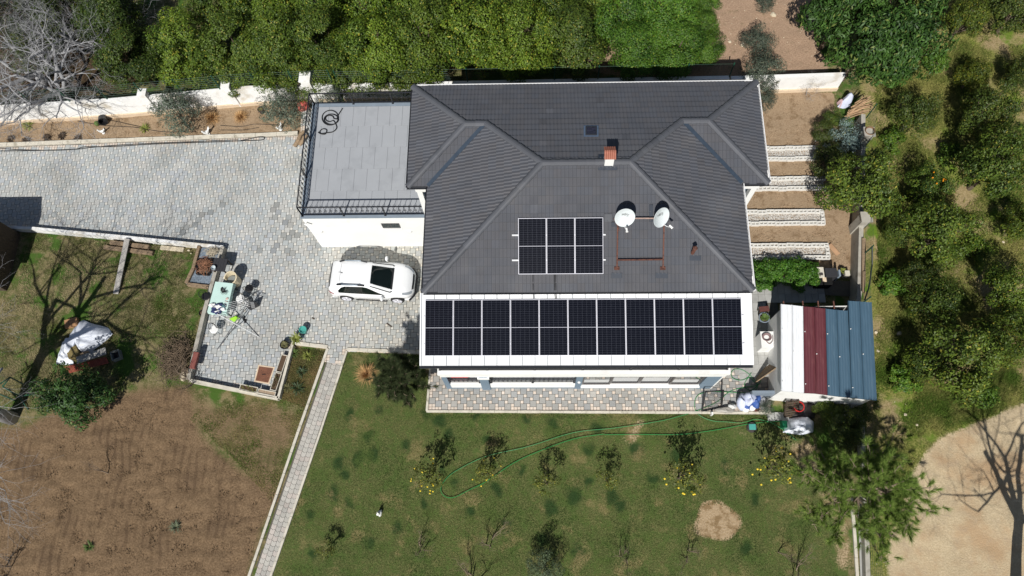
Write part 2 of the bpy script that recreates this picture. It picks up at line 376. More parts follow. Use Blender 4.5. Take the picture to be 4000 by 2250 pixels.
def ground_material():
    m = bpy.data.materials.new('ground_soil_and_grass'); m.use_nodes = True; t = m.node_tree; b = t.nodes['Principled BSDF']
    pos = geopos(t)
    def att(n):
        a = nd(t, 'ShaderNodeVertexColor', layer_name=n); s = t.nodes.new('ShaderNodeSeparateColor'); t.links.new(a.outputs['Color'], s.inputs[0]); return s.outputs
    A, B, C, S_ = att('mA'), att('mB'), att('mC'), att('mD')
    fine = noise(t, pos, 14, 6, 0.7); med = noise(t, pos, 2.3, 5, 0.6); big = noise(t, pos, 0.45, 4, 0.6); grain = noise(t, pos, 45, 4, 0.7)
    # dry yard: straw tufts on dark olive
    yard = mixc(t, rampf(t, med, 0.42, 0.6), srgb(80, 84, 46), srgb(122, 112, 80))
    yard = mixc(t, rampf(t, fine, 0.5, 0.68), yard, srgb(150, 137, 108))
    yard = mixc(t, rampf(t, noise(t, pos, 0.9, 4), 0.47, 0.6), yard, srgb(68, 94, 38))
    # lawn
    lawn = mixc(t, rampf(t, fine, 0.36, 0.66), srgb(62, 74, 37), srgb(106, 109, 67))
    lawn = mixc(t, rampf(t, med, 0.42, 0.62), lawn, mixc(t, rampf(t, grain, 0.3, 0.7), srgb(64, 83, 39), srgb(88, 102, 54)))
    vo = nd(t, 'ShaderNodeTexVoronoi', Scale=0.95, Randomness=1.0)
    wp = t.nodes.new('ShaderNodeVectorMath'); wp.operation = 'ADD'; ns = nd(t, 'ShaderNodeTexNoise', Scale=2.2)
    t.links.new(pos, ns.inputs['Vector']); sc = t.nodes.new('ShaderNodeVectorMath'); sc.operation = 'SCALE'; sc.inputs['Scale'].default_value = 0.35
    t.links.new(ns.outputs['Color'], sc.inputs[0]); t.links.new(pos, wp.inputs[0]); t.links.new(sc.outputs[0], wp.inputs[1]); t.links.new(wp.outputs[0], vo.inputs['Vector'])
    sp = t.nodes.new('ShaderNodeSeparateColor'); t.links.new(vo.outputs['Color'], sp.inputs[0])
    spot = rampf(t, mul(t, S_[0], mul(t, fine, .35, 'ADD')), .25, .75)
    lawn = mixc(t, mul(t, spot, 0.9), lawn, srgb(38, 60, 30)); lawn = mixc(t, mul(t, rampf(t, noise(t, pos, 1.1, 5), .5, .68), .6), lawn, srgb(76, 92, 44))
    lawn = mixc(t, mul(t, rampf(t, noise(t, pos, .8, 5, .65), .52, .66), .75), lawn, mixc(t, rampf(t, fine, .35, .65), srgb(110, 100, 62), srgb(142, 128, 92)))
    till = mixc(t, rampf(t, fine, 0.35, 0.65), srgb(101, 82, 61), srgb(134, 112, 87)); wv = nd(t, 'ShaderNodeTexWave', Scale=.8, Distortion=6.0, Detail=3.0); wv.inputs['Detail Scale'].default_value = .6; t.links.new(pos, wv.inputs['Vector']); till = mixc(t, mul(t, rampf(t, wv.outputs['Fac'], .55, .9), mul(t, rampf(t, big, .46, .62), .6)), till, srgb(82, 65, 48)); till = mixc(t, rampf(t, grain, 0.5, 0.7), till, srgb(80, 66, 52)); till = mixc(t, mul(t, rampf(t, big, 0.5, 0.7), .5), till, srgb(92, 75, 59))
    bed = mixc(t, rampf(t, fine, 0.3, 0.7), srgb(138, 117, 93), srgb(163, 142, 117)); bed = mixc(t, rampf(t, med, 0.5, 0.7), bed, srgb(124, 103, 79))
    road = mixc(t, rampf(t, fine, 0.3, 0.75), srgb(172, 154, 124), srgb(198, 181, 150)); road = mixc(t, rampf(t, big, 0.45, 0.65), road, srgb(172, 146, 114)); road = mixc(t, mul(t, rampf(t, grain, .58, .7), .6), road, srgb(206, 192, 168)); road = mixc(t, mul(t, rampf(t, med, .5, .7), .5), road, srgb(168, 150, 126))
    orch = mixc(t, rampf(t, fine, 0.38, 0.66), srgb(88, 98, 40), srgb(140, 136, 78)); orch = mixc(t, rampf(t, big, 0.45, 0.62), orch, mixc(t, rampf(t, fine, .35, .65), srgb(128, 114, 78), srgb(162, 144, 110)))
    orch = mixc(t, rampf(t, noise(t, pos, 0.7, 4), 0.53, 0.66), orch, mixc(t, rampf(t, grain, .3, .7), srgb(72, 104, 30), srgb(112, 132, 46)))
    field = mixc(t, rampf(t, fine, 0.35, 0.7), srgb(146, 121, 100), srgb(172, 147, 124)); field = mixc(t, rampf(t, med, 0.55, 0.75), field, srgb(118, 104, 80))
    lit = mixc(t, rampf(t, fine, 0.35, 0.65), srgb(50, 42, 32), srgb(98, 80, 62)); lit = mixc(t, rampf(t, med, 0.5, 0.7), lit, srgb(54, 62, 32))
    sand = mixc(t, rampf(t, fine, 0.4, 0.7), srgb(158, 136, 106), srgb(182, 162, 134)); sand = mixc(t, rampf(t, med, .45, .62), sand, srgb(132, 110, 80))
    veg = mixc(t, rampf(t, fine, .35, .65), srgb(60, 70, 30), srgb(96, 88, 58))
    def layer(c, f, col, lo=0.38, hi=0.62):
        k = t.nodes.new('ShaderNodeMath'); k.operation = 'ADD'; t.links.new(f, k.inputs[0])
        e = t.nodes.new('ShaderNodeMapRange'); e.inputs['To Min'].default_value = -0.3; e.inputs['To Max'].default_value = 0.3; t.links.new(fine, e.inputs['Value']); t.links.new(e.outputs[0], k.inputs[1])
        return mixc(t, rampf(t, k.outputs[0], lo, hi), c, col)
    c = yard
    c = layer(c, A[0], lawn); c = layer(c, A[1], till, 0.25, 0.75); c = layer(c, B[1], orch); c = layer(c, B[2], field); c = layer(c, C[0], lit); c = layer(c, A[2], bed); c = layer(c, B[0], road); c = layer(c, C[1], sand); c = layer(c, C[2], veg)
    t.links.new(c, b.inputs['Base Color']); b.inputs['Roughness'].default_value = 0.95; b.inputs['Specular IOR Level'].default_value = 0.15
    bn = nd(t, 'ShaderNodeBump'); bn.inputs['Strength'].default_value = 0.7; bn.inputs['Distance'].default_value = 0.05
    t.links.new(fine, bn.inputs['Height']); t.links.new(bn.outputs[0], b.inputs['Normal'])
    return m
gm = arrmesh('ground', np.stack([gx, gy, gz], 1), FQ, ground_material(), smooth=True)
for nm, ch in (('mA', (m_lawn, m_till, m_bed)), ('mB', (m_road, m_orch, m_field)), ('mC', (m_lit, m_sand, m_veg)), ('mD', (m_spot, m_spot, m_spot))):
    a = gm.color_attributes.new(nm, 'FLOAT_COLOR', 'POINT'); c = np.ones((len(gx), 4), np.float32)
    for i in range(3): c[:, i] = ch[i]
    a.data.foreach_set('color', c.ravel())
setprops(link('ground', gm), kind='structure')

# ------------------------------------------------------------------ paving
m_pav = mat('paver_concrete', (1, 1, 1), 0.85, 0.10, .8, 0.25, 90, tint=True, col2=(.86, .85, .83), c2scale=.35, c2lo=.5, c2hi=.7)
m_joint = mat('joint_sand', srgb(92, 88, 80), 0.95, 0.15, 12)
m_kerb = mat('kerb_concrete', srgb(196, 190, 176), 0.9, 0.12, 5, 0.2, 60, col2=srgb(150, 144, 126), c2scale=3, c2lo=.55, c2hi=.75)
def paver_mesh(mb, poly, z, chamfer=0.006):
    n = len(poly); cx = sum(p[0] for p in poly)/n; cy = sum(p[1] for p in poly)/n
    top = []
    for x, y in poly:
        d = math.hypot(x-cx, y-cy) or 1; k = max(0, 1-chamfer*1.5/d); top.append((cx+(x-cx)*k, cy+(y-cy)*k, z))
    low = [(x, y, z-0.006) for x, y in poly]; bot = [(x, y, z-0.045) for x, y in poly]
    i = 0
    mb.add(top+low+bot, [tuple(range(n))]+[(n+k, n+(k+1) % n, (k+1) % n, k) for k in range(n)]+[(2*n+k, 2*n+(k+1) % n, n+(k+1) % n, n+k) for k in range(n)])
def pave(parent, poly_xy, ang, a, b, z, big, small, edge, seed, flip=-1, keep=300, name='paver', dark=None):
    """large and small squares in a pinwheel lattice, cut at the edge; the larger ones nearest the camera are pieces of their own"""
    r = random.Random(seed); c, s = math.cos(ang), math.sin(ang)
    loc = [(x*c+y*s, -x*s+y*c) for x, y in poly_xy]
    if area(loc) < 0: loc.reverse()
    X = [p[0] for p in loc]; Y = [p[1] for p in loc]; j = 0.008
    e1 = (a, flip*b); e2 = (-flip*b, a)
    out = []
    R = int((max(X)-min(X)+max(Y)-min(Y))/a)+4; x0, y0 = (min(X)+max(X))/2, (min(Y)+max(Y))/2
    def sq(x, y, w): return [(x+j, y+j), (x+w-j, y+j), (x+w-j, y+w-j), (x+j, y+w-j)]
    def emit(q, w, pal, px=1.0):
        k = clip_poly(loc, q); ar = area(k) if k else 0
        if ar < 0.0012: return ar
        col = list(r.choice(pal)); f = r.uniform(0.95, 1.04)
        wx = [(u*c-v*s, u*s+v*c) for u, v in k]
        if dark:
            mx = sum(p[0] for p in wx)/len(wx); my = sum(p[1] for p in wx)/len(wx)
            f *= dark(mx, my, r)
        if dark: wq = min(1, max(0, (mx+13)/7)); col = [col[0]*(.985+.045*wq), col[1], col[2]*(1.01-.07*wq)]
        out.append((ar, wx, tuple(v*f for v in col))); return ar
    for i in range(-R, R):
        for k in range(-R, R):
            x = x0+i*e1[0]+k*e2[0]; y = y0+i*e1[1]+k*e2[1]
            if x < min(X)-a or x > max(X)+a or y < min(Y)-a or y > max(Y)+a: continue
            q = sq(x, y, a); kk = clip_poly(loc, q); ar = area(kk) if kk else 0
            if ar > 0.97*(a-2*j)**2: emit(q, a, big)
            elif ar > 0:
                for u in (0, a/2):
                    for v in (0, a/2): emit(sq(x+u, y+v, a/2), b, edge)
            sx = x+a if flip < 0 else x-b
            emit(sq(sx, y+(a-b if flip < 0 else 0), b), b, small)
    out.sort(key=lambda q: -q[0]*(1-0.012*math.hypot(q[1][0][0], q[1][0][1]))) if False else out.sort(key=lambda q: -(q[0]/(1+0.02*math.hypot(q[1][0][0], q[1][0][1]))))
    rest = MB()
    for n, (ar, wx, col) in enumerate(out):
        mb = MB() if n < keep else rest
        mb.col = col; paver_mesh(mb, wx, z)
        if n < keep: mb.build(name, m_pav, parent, tint=True)
    if rest.f:
        o = rest.build(name+'s_beyond', m_pav, parent, tint=True); setprops(o, kind='stuff')
    return len(out)
def sheet(name, px, z, m, label=None):
    mb = MB(); poly = P2(px)
    if area(poly) < 0: poly.reverse()
    mb.face([(x, y, z) for x, y in poly]); return setprops(mb.build(name, m), kind='structure')
GREYS = [srgb(168, 171, 170), srgb(171, 172, 169), srgb(164, 168, 168), srgb(173, 172, 168), srgb(167, 170, 172)]
PALE = [srgb(198, 196, 190), srgb(202, 198, 190), srgb(195, 194, 190)]
PINK = [srgb(204, 190, 176), srgb(208, 195, 182), srgb(199, 187, 174)]
spots = [P(x, y) for x, y in ((1076, 812), (1070, 850), (1130, 860), (1122, 878), (1152, 918), (1118, 930), (1040, 925), (1014, 967), (1072, 966), (1133, 985), (873, 798), (828, 830), (793, 840), (780, 865), (775, 880), (735, 885), (715, 900), (1085, 820))]
def stain(x, y, r):
    for q in spots:
        if math.hypot(x-q.x, y-q.y) < 0.2: return r.uniform(0.62, 0.8)
    return 1.0
drive = sheet('driveway', DRIVE_PX, 0.015, m_joint)
pave(drive, P2(DRIVE_PX, 0.05), math.radians(-1.5), 0.277, 0.133, 0.06, GREYS, PALE, PINK, 3, dark=stain)
front = sheet('front_terrace_paving', FRONT_PX, 0.018, m_joint)
GREY2 = [srgb(153, 152, 148), srgb(159, 157, 152), srgb(148, 149, 148)]
pave(front, P2(FRONT_PX, 0.06), 0.0, 0.286, 0.143, 0.064, GREY2, PINK, PINK, 5)
# zigzag block path down the lawn
A0, A1 = P(1276, 1405, .05), P(975, 2280, .05); B0, B1 = P(1345, 1405, .05), P(1055, 2280, .05)
cdir = ((A1+B1)/2-(A0+B0)/2); L = cdir.length; cdir.normalize(); side = Vector((-cdir.y, cdir.x, 0))
if side.x < 0: side = -side
wpath = ((B0-A0).dot(side)+(B1-A1).dot(side))/2
mb = MB(); mid0 = (A0+B0)/2
for q in ((-0.2, -wpath/2), ): pass
pp = [mid0-cdir*0.35-side*wpath/2, mid0-cdir*0.35+side*wpath/2, mid0+cdir*(L+3)+side*wpath/2, mid0+cdir*(L+3)-side*wpath/2]
mb.face([(p.x, p.y, 0.012) for p in reversed(pp)]); path = setprops(mb.build('garden_path', m_joint), kind='structure')
PATHC = [srgb(172, 169, 161), srgb(178, 174, 166), srgb(168, 165, 158), srgb(178, 170, 162)]
ncol = 3; cw = (wpath-0.16)/ncol; rh = 0.205; r = random.Random(4)
prects = [(-.5*cw*ncol+cw*k) for k in range(ncol)]
rows = int((L+3)/rh)
for i in range(rows):
    for k in range(ncol):
        u0 = prects[k]; v0 = i*rh+(0.04 if k % 2 else 0); g = 0.005; w, h, zz = cw, rh, 0.03
        # wavy unit: edges step like a two-headed block
        sh = [(g, g), (w*.3, g), (w*.36, g+zz), (w*.64, g+zz), (w*.7, g), (w-g, g), (w-g, h-g), (w*.7, h-g), (w*.64, h-g+zz), (w*.36, h-g+zz), (w*.3, h-g), (g, h-g)]
        pts = [mid0+side*(u0+x)+cdir*(v0+y) for x, y in sh]
        poly = [(p.x, p.y) for p in pts]
        if area(poly) < 0: poly.reverse()
        mbp = MB(); f = r.uniform(.92, 1.07); mbp.col = tuple(c*f for c in r.choice(PATHC)); paver_mesh(mbp, poly, 0.055); mbp.build('path_block', m_pav, path, tint=True)
# kerbs
def kerb(pxs, w=0.13, h=0.11, z0=-0.05, seg=1.0, m=None, name='kerb', zt=0.0):
    pts = [P(x, y, zt) for x, y in pxs]; root = None
    r = random.Random(len(pxs)*7+int(pxs[0][0]))
    mb0 = MB(); mb0.box(0, 0, 0, .01, .01, .01)
    k = thing(name, None, None, (pts[0].x, pts[0].y, 0)); setprops(k, kind='structure')
    for p, q in zip(pts, pts[1:]):
        d = q-p; n = max(1, round(d.length/seg)); 
        for i in range(n):
            a = p+d*(i/n); b = p+d*((i+1)/n); dd = (b-a).normalized()*0.004
            mb = MB(); hh = h+r.uniform(-.006, .006); off = Vector((0, 0, (hh+z0)/2)); 
            mb.beam(a+dd+off, b-dd+off, w+r.uniform(-.008, .008), hh-z0); mb.build('kerbstone', m or m_kerb, k, bevel=0.008)
    return k
kerb([(-260, 578), (250, 558), (600, 545), (1000, 530), (1165, 522)], 0.2)
kerb([(1140, 1340), (1282, 1356)], 0.16); kerb([(1357, 1366), (1520, 1372), (1660, 1378)], 0.16)
kerb([(1282, 1362), (1167, 1687), (965, 2280)], 0.12); kerb([(1356, 1372), (1253, 1689), (1050, 2280)], 0.1)
kerb([(1682, 1440), (1668, 1606)], 0.1); kerb([(1666, 1607), (3012, 1614)], 0.1)
kerb([(3322, 1930), (3334, 2060), (3350, 2300)], 0.13, .1)
# concrete slabs beside the house and under the shed
m_slab = mat('slab_concrete', srgb(160, 160, 156), 0.9, 0.1, 4, 0.2, 60, tint=True)
slabs = sheet('side_yard_slabs', [(2925, 1140), (3060, 1145), (3330, 1160), (3330, 1100), (3185, 1095), (3185, 1140), (3030, 1142), (3060, 1400), (2945, 1400)], 0.066, m_joint)
rr = random.Random(2)
FIELD_CLODS = True
for i in range(14):
    for j in range(12):
        x = 9.2+i*.31; y = 7.3+j*.42
        if x > 10.6 and y < 11.0: continue
        if x > 13.3: continue
        q = project([(x, y, 0.07)])
        mb = MB(); f = rr.uniform(.88, 1.08); mb.col = (f, f, f*1.01); paver_mesh(mb, [(x, y), (x+.302, y), (x+.302, y+.412), (x, y+.412)], 0.078); mb.build('slab', m_slab, slabs, tint=True)
# ------------------------------------------------------------------ house
m_white = mat('white_render', (0.82, 0.82, 0.80), 0.8, 0.04, .8, 0.1, 120, col2=(.70, .69, .66), c2scale=1.1, c2lo=.58, c2hi=.8)
m_blue = mat('blue_grey_render', srgb(112, 130, 146), 0.8, 0.05, 1.5, 0.1, 120)
m_tile = mat('roof_tile_charcoal', srgb(80, 82, 87), 0.55, 0.07, 1.1, 0.15, 90, tint=True, spec=0.4, col2=srgb(90, 91, 94), c2scale=.5, c2lo=.5, c2hi=.8)
m_deck = mat('roof_underlay', srgb(44, 45, 49), 0.8, 0.05)
m_valley = mat('valley_metal', srgb(72, 84, 98), 0.4, 0.1, 5, metal=0.4)
m_gutw = mat('gutter_white', (.8, .8, .8), 0.5, 0.03)
m_gutd = mat('gutter_anthracite', srgb(52, 54, 60), 0.45, 0.05)
m_iron = mat('wrought_iron', srgb(34, 35, 40), 0.45, 0.1, 20, spec=0.5)
m_frame = mat('window_frame_brown_grey', srgb(84, 80, 80), 0.45, 0.05)
m_glass = mat('window_glass', srgb(58, 66, 70), 0.04, 0.0, spec=1.0, coat=1.0)
m_wmetal = mat('white_sheet_metal', (0.80, 0.81, 0.82), 0.4, 0.03, 2)
m_alu = mat('aluminium', (0.74, 0.74, 0.80), 0.4, 0.03, metal=0.2)
m_rust = mat('rusty_steel', srgb(98, 62, 50), 0.8, 0.25, 14, 0.2, 60, col2=srgb(70, 44, 38), c2scale=9)
m_tfloor = mat('grey_floor_tile', srgb(158, 161, 165), 0.5, 0.03, 1.2, 0.05, 60, col2=srgb(152, 155, 159), c2scale=1.6, tint=True)
m_coping = mat('grey_coping', srgb(126, 138, 150), 0.55, 0.08, 3)
m_terra = mat('terracotta_tile', srgb(158, 100, 82), 0.8, 0.12, 10)
m_seam = mat('seam_shade_grey', srgb(150, 154, 158), .5, .05)  # grey puts the seams' shadow lines into the colour
m_dkgrey = mat('flashing_grey', srgb(40, 48, 60), 0.5, 0.1, 6)

ZE, SL = 6.4, 0.365
X0, X1, Y0, Y1, WX0, WX1, YW = -4.372, 8.315, 9.503, 18.83, -5.206, 9.381, 14.061
DW, DM = Y1-YW, Y1-Y0
YR, YRW = (Y0+Y1)/2, (YW+Y1)/2
house = thing('house', 'white and blue grey two storey house under a dark tiled hip roof', 'house', ((X0+X1)/2, (Y0+Y1)/2, 0))
PLANES = {
 'front': ((0, Y0), (1, 0), (0, 1), [(X0, 0), (X1, 0), (X1-DM/2, DM/2), (X0+DM/2, DM/2)]),
 'left': ((X0, 0), (0, 1), (1, 0), [(Y0, 0), (YW, 0), (YRW, DW/2), (YR, DM/2)]),
 'right': ((X1, 0), (0, 1), (-1, 0), [(Y0, 0), (YW, 0), (YRW, DW/2), (YR, DM/2)]),
 'rear': ((0, Y1), (1, 0), (0, -1), [(WX0, 0), (WX1, 0), (WX1-DW/2, DW/2), (X1-DW/2, DW/2), (X1-DM/2, DM/2), (X0+DM/2, DM/2), (X0+DW/2, DW/2), (WX0+DW/2, DW/2)]),
 'wing_left_end': ((WX0, 0), (0, 1), (1, 0), [(YW, 0), (Y1, 0), (YRW, DW/2)]),
 'wing_right_end': ((WX1, 0), (0, 1), (-1, 0), [(YW, 0), (Y1, 0), (YRW, DW/2)]),
 'wing_left_front': ((0, YW), (1, 0), (0, 1), [(WX0, 0), (X0, 0), (X0+DW/2, DW/2), (WX0+DW/2, DW/2)]),
 'wing_right_front': ((0, YW), (1, 0), (0, 1), [(X1, 0), (WX1, 0), (WX1-DW/2, DW/2), (X1-DW/2, DW/2)]),
}
def pl3(pl, u, d, h=0.0):
    O, U, D, _ = PLANES[pl]; return (O[0]+U[0]*u+D[0]*d, O[1]+U[1]*u+D[1]*d, ZE+SL*d+h)
# roof deck with fascia
mb = MB()
for k in PLANES:
    mb.face([pl3(k, u, d, -0.015) for u, d in PLANES[k][3]])
outl = [(X0, Y0), (X1, Y0), (X1, YW), (WX1, YW), (WX1, Y1), (WX0, Y1), (WX0, YW), (X0, YW)]
for i in range(8):
    a, b = outl[i], outl[(i+1) % 8]; mb.face([(a[0], a[1], ZE-.16), (b[0], b[1], ZE-.16), (b[0], b[1], ZE-.015), (a[0], a[1], ZE-.015)])
roof = mb.build('roof', m_deck, house)
mb = MB(); mb.prism([(x*0.9985+.003, y*0.999+.014) for x, y in outl], ZE-.2, ZE-.17); mb.build('soffit', m_white, house)
TW, TL = 0.30, 0.318
PROF = []
for rr_ in range(2):
    PROF += [(0.15*rr_+x, h) for x, h in ((0, 0.003), (0.05, 0.003), (0.075, 0.014), (0.105, 0.018), (0.135, 0.012))]
PROF.append((0.30, 0.004))
def tile_faces(mb, pl, u0, d0, whole):
    poly = PLANES[pl][3]
    if area(poly) < 0: poly = poly[::-1]
    d1 = d0+TL+0.02
    lip = 0.05
    for (a, ha), (b, hb) in zip(PROF, PROF[1:]):
        ua, ub = u0+a+.001, u0+b+.001
        q = [(ua, d0), (ub, d0), (ub, d1), (ua, d1)]
        pg = q if whole else clip_poly(poly, q)
        if not pg: continue
        def hgt(u, d):
            f = (u-ua)/(ub-ua); g = (d-d0)/(d1-d0); return ha+(hb-ha)*f+lip*(1-g)
        mb.face([pl3(pl, u, d, hgt(u, d)) for u, d in pg])
        lo = [(u, d) for u, d in pg if abs(d-d0) < 1e-4]
        if len(lo) >= 2:
            l, r_ = min(lo), max(lo); mb.face([pl3(pl, l[0], d0, hgt(*l)), pl3(pl, r_[0], d0, hgt(*r_)), pl3(pl, r_[0], d0, -.012), pl3(pl, l[0], d0, -.012)])
rest = MB(); rt = random.Random(11); ntile = 0
for pl in PLANES:
    poly = PLANES[pl][3]; us = [p[0] for p in poly]; ds = [p[1] for p in poly]
    du, dd = np.meshgrid(np.arange(min(us)-.02, max(us), TW), np.arange(-0.03, max(ds), TL))
    for u0, d0 in zip(du.ravel(), dd.ravel()):
        cx = np.array([u0, u0+TW, u0+TW, u0, u0+TW/2]); cy = np.array([d0, d0, d0+TL, d0+TL, d0+TL/2])
        ins = inside(poly, cx, np.maximum(cy, 1e-3))
        if not ins.any(): continue
        whole = bool(ins.all())
        f = rt.uniform(0.96, 1.04)*(1.0 if rt.random() > .02 else rt.choice((.88, 1.16)))
        own = pl == 'front' and whole and ntile < 300
        t_ = MB() if own else rest
        hb = rt.uniform(-.03, .03); t_.col = (f*(1.02+hb), f, f*(1.0-hb)); tile_faces(t_, pl, u0, d0, whole)
        if own: t_.build('roof_tile', m_tile, roof, tint=True); ntile += 1
setprops(rest.build('roof_tiles_beyond', m_tile, roof, tint=True), kind='stuff')
# ridge and hip caps
def caps(a, b):
    a, b = Vector(a), Vector(b); d = b-a; n = max(2, round(d.length/0.34)); dn = d.normalized(); s = dn.cross(Vector((0, 0, 1))).normalized(); up = s.cross(dn)
    if up.z < 0: up = -up
    for i in range(n):
        p = a+d*(i/n); q = a+d*((i+1)/n)+dn*0.035; mb = MB(); f = rt.uniform(.96, 1.14); mb.col = (f, f, f*1.01); v = []
        for pt, r0 in ((p, .145), (q, .122)):
            for k in range(8):
                an = math.radians(-12+204*k/7); v.append(pt+s*math.cos(an)*r0*1.05+up*(math.sin(an)*r0*.75+.012))
        mb.add(v, [(k, k+1, 9+k, 8+k) for k in range(7)]+[(0, 1, 2, 3, 4, 5, 6, 7)])
        mb.build('ridge_tile', m_tile, roof, tint=True)
zr = ZE+SL*DM/2; zw = ZE+SL*DW/2
pA, pB = (X0+DM/2, YR, zr), (X1-DM/2, YR, zr); wA, wB = (X0+DW/2, YRW, zw), (X1-DW/2, YRW, zw); eA, eB = (WX0+DW/2, YRW, zw), (WX1-DW/2, YRW, zw)
for a, b in (((X0, Y0, ZE), pA), ((X1, Y0, ZE), pB), (pA, pB), (wA, pA), (wB, pB), (eA, wA), (wB, eB), ((WX0, Y1, ZE), eA), ((WX0, YW, ZE), eA), ((WX1, Y1, ZE), eB), ((WX1, YW, ZE), eB)): caps(a, b)
for a, b in (((X0, YW, ZE+.075), (*wA[:2], zw+.075)), ((X1, YW, ZE+.075), (*wB[:2], zw+.075))): mb = MB(); mb.beam(a, b, 0.16, 0.02); mb.build('valley_flashing', m_valley, roof)
# gutters
for i, m_ in ((5, m_gutw), (6, m_gutd), (4, m_gutw), (3, m_gutw), (2, m_gutd), (1, m_gutw), (7, m_gutd), (0, m_gutd), ):
    pass
gs = [((WX0, Y1), (WX1, Y1), m_gutw), ((WX0, YW), (WX0, Y1), m_gutd), ((WX1, YW), (WX1, Y1), m_gutw), ((WX0-.05, YW), (X0, YW), m_gutd), ((X1, YW), (WX1+.05, YW), m_gutd), ((X0, Y0), (X0, YW), m_gutd), ((X1, Y0), (X1, YW), m_gutw), ((X0, Y0), (X1, Y0), m_gutd)]
cxh, cyh = (X0+X1)/2, (Y0+YR)/2
for a, b, m_ in gs:
    mb = MB(); d = Vector((b[0]-a[0], b[1]-a[1], 0)).normalized(); nrm = Vector((d.y, -d.x, 0)); mid = Vector(((a[0]+b[0])/2, (a[1]+b[1])/2, 0))
    inn = Vector((X0+2, YR, 0)) if mid.x < 1 else Vector((X1-2, YR, 0))
    if nrm.dot(mid-inn) < 0: nrm = -nrm
    pts = [Vector((*p, ZE-.02))+nrm*0.05 for p in (a, b)]
    up = [(-.055, 0.0), (-.05, -.07), (.03, -.07), (.04, 0.0), (.034, 0), (.025, -.062), (-.044, -.062), (-.049, 0)]
    v = [p+nrm*x+Vector((0, 0, z)) for p in pts for x, z in up]
    mb.add(v, [(k, (k+1) % 8, 8+(k+1) % 8, 8+k) for k in range(8)]+[tuple(range(8)), tuple(range(15, 7, -1))])
    n = int((pts[1]-pts[0]).length/0.75)
    for k in range(1, n):
        q = pts[0].lerp(pts[1], k/n); mb.beam(q+nrm*.045+Vector((0, 0, .004)), q-nrm*.05+Vector((0, 0, .004)), .02, .008)
    if m_ is m_gutw: mb.beam(pts[0]+nrm*.035+Vector((0, 0, .03)), pts[1]+nrm*.035+Vector((0, 0, .025)), .032, .03)
    mb.build('gutter', m_, house)
# walls (left out where another storey hides them)
OV = 0.42
mb = MB(); mb.box(X0+OV, 9.92, 0, X1-OV, Y1-OV-.005, ZE-.21); mb.build('wall', m_blue, house)
mb = MB(); mb.box(WX0+OV, YW+OV, 0, WX1-OV, Y1-OV, ZE-.212); mb.build('wing_wall', m_blue, house)
for x in (-4.9, 8.84): mb = MB(); mb.box(x, YW+.02, 0, x+.22, YW+.24, ZE-.5); mb.build('corner_pilaster', m_white, house)
mb = MB()
mb.box(-4.95, YW+.015, ZE-.5, X0+OV-.01, YW+.26, ZE-.205); mb.box(X1-OV+.01, YW+.015, ZE-.5, 9.11, YW+.26, ZE-.205); mb.build('eaves_beam', m_white, house)
w = MB(); w.box(WX0+OV+.32, YW+OV-.03, 3.6, X0+OV-.05, YW+OV-.004, 5.9); wo = w.build('window', m_frame, house)
w = MB(); w.box(WX0+OV+.38, YW+OV-.036, 3.68, X0+OV-.11, YW+OV-.031, 5.82); w.build('pane', m_glass, wo)
# skylight on the rear slope
def RS(px, py, h): 
    n = (0, SL, 1.0); return PN(px, py, (0, Y1, ZE+h), n)
a, b, c_, d_ = RS(2282, 492, .075), RS(2336, 492, .075), RS(2336, 532, .075), RS(2282, 532, .075)
mb = MB(); cx = (a.x+b.x)/2
mb.face([(a.x-.02, a.y+.02, a.z), (b.x+.02, b.y+.02, b.z), (c_.x+.02, c_.y-.02, c_.z), (d_.x-.02, d_.y-.02, d_.z)]); sky_ = mb.build('skylight', mat('skylight_flashing', srgb(86, 102, 124), .4, .1, 6), house)
def inset(k, h): 
    ct = (a+b+c_+d_)/4; return [ct+(p-ct)*k+Vector((0, 0, h)) for p in (a, b, c_, d_)]
mb = MB(); q1, q2 = inset(.82, .05), inset(.66, .055)
for i in range(4): mb.face([q1[i], q1[(i+1) % 4], q2[(i+1) % 4], q2[i]]); mb.face([q1[i], q1[(i+1) % 4], q1[(i+1) % 4]-Vector((0, 0, .06)), q1[i]-Vector((0, 0, .06))])
mb.build('frame', m_gutd, sky_)
mb = MB(); mb.face(inset(.67, .045)); mb.build('pane', mat('skylight_pane', srgb(46, 44, 56), 0.06, 0.5, 9, spec=0.8), sky_)
mb = MB(); q = inset(.6, .066); mb.beam(q[3].lerp(q[2], .3), q[3].lerp(q[2], .34), .03, .03); mb.beam(q[3].lerp(q[2], .66), q[3].lerp(q[2], .7), .03, .03); mb.build('hinge', m_iron, sky_)
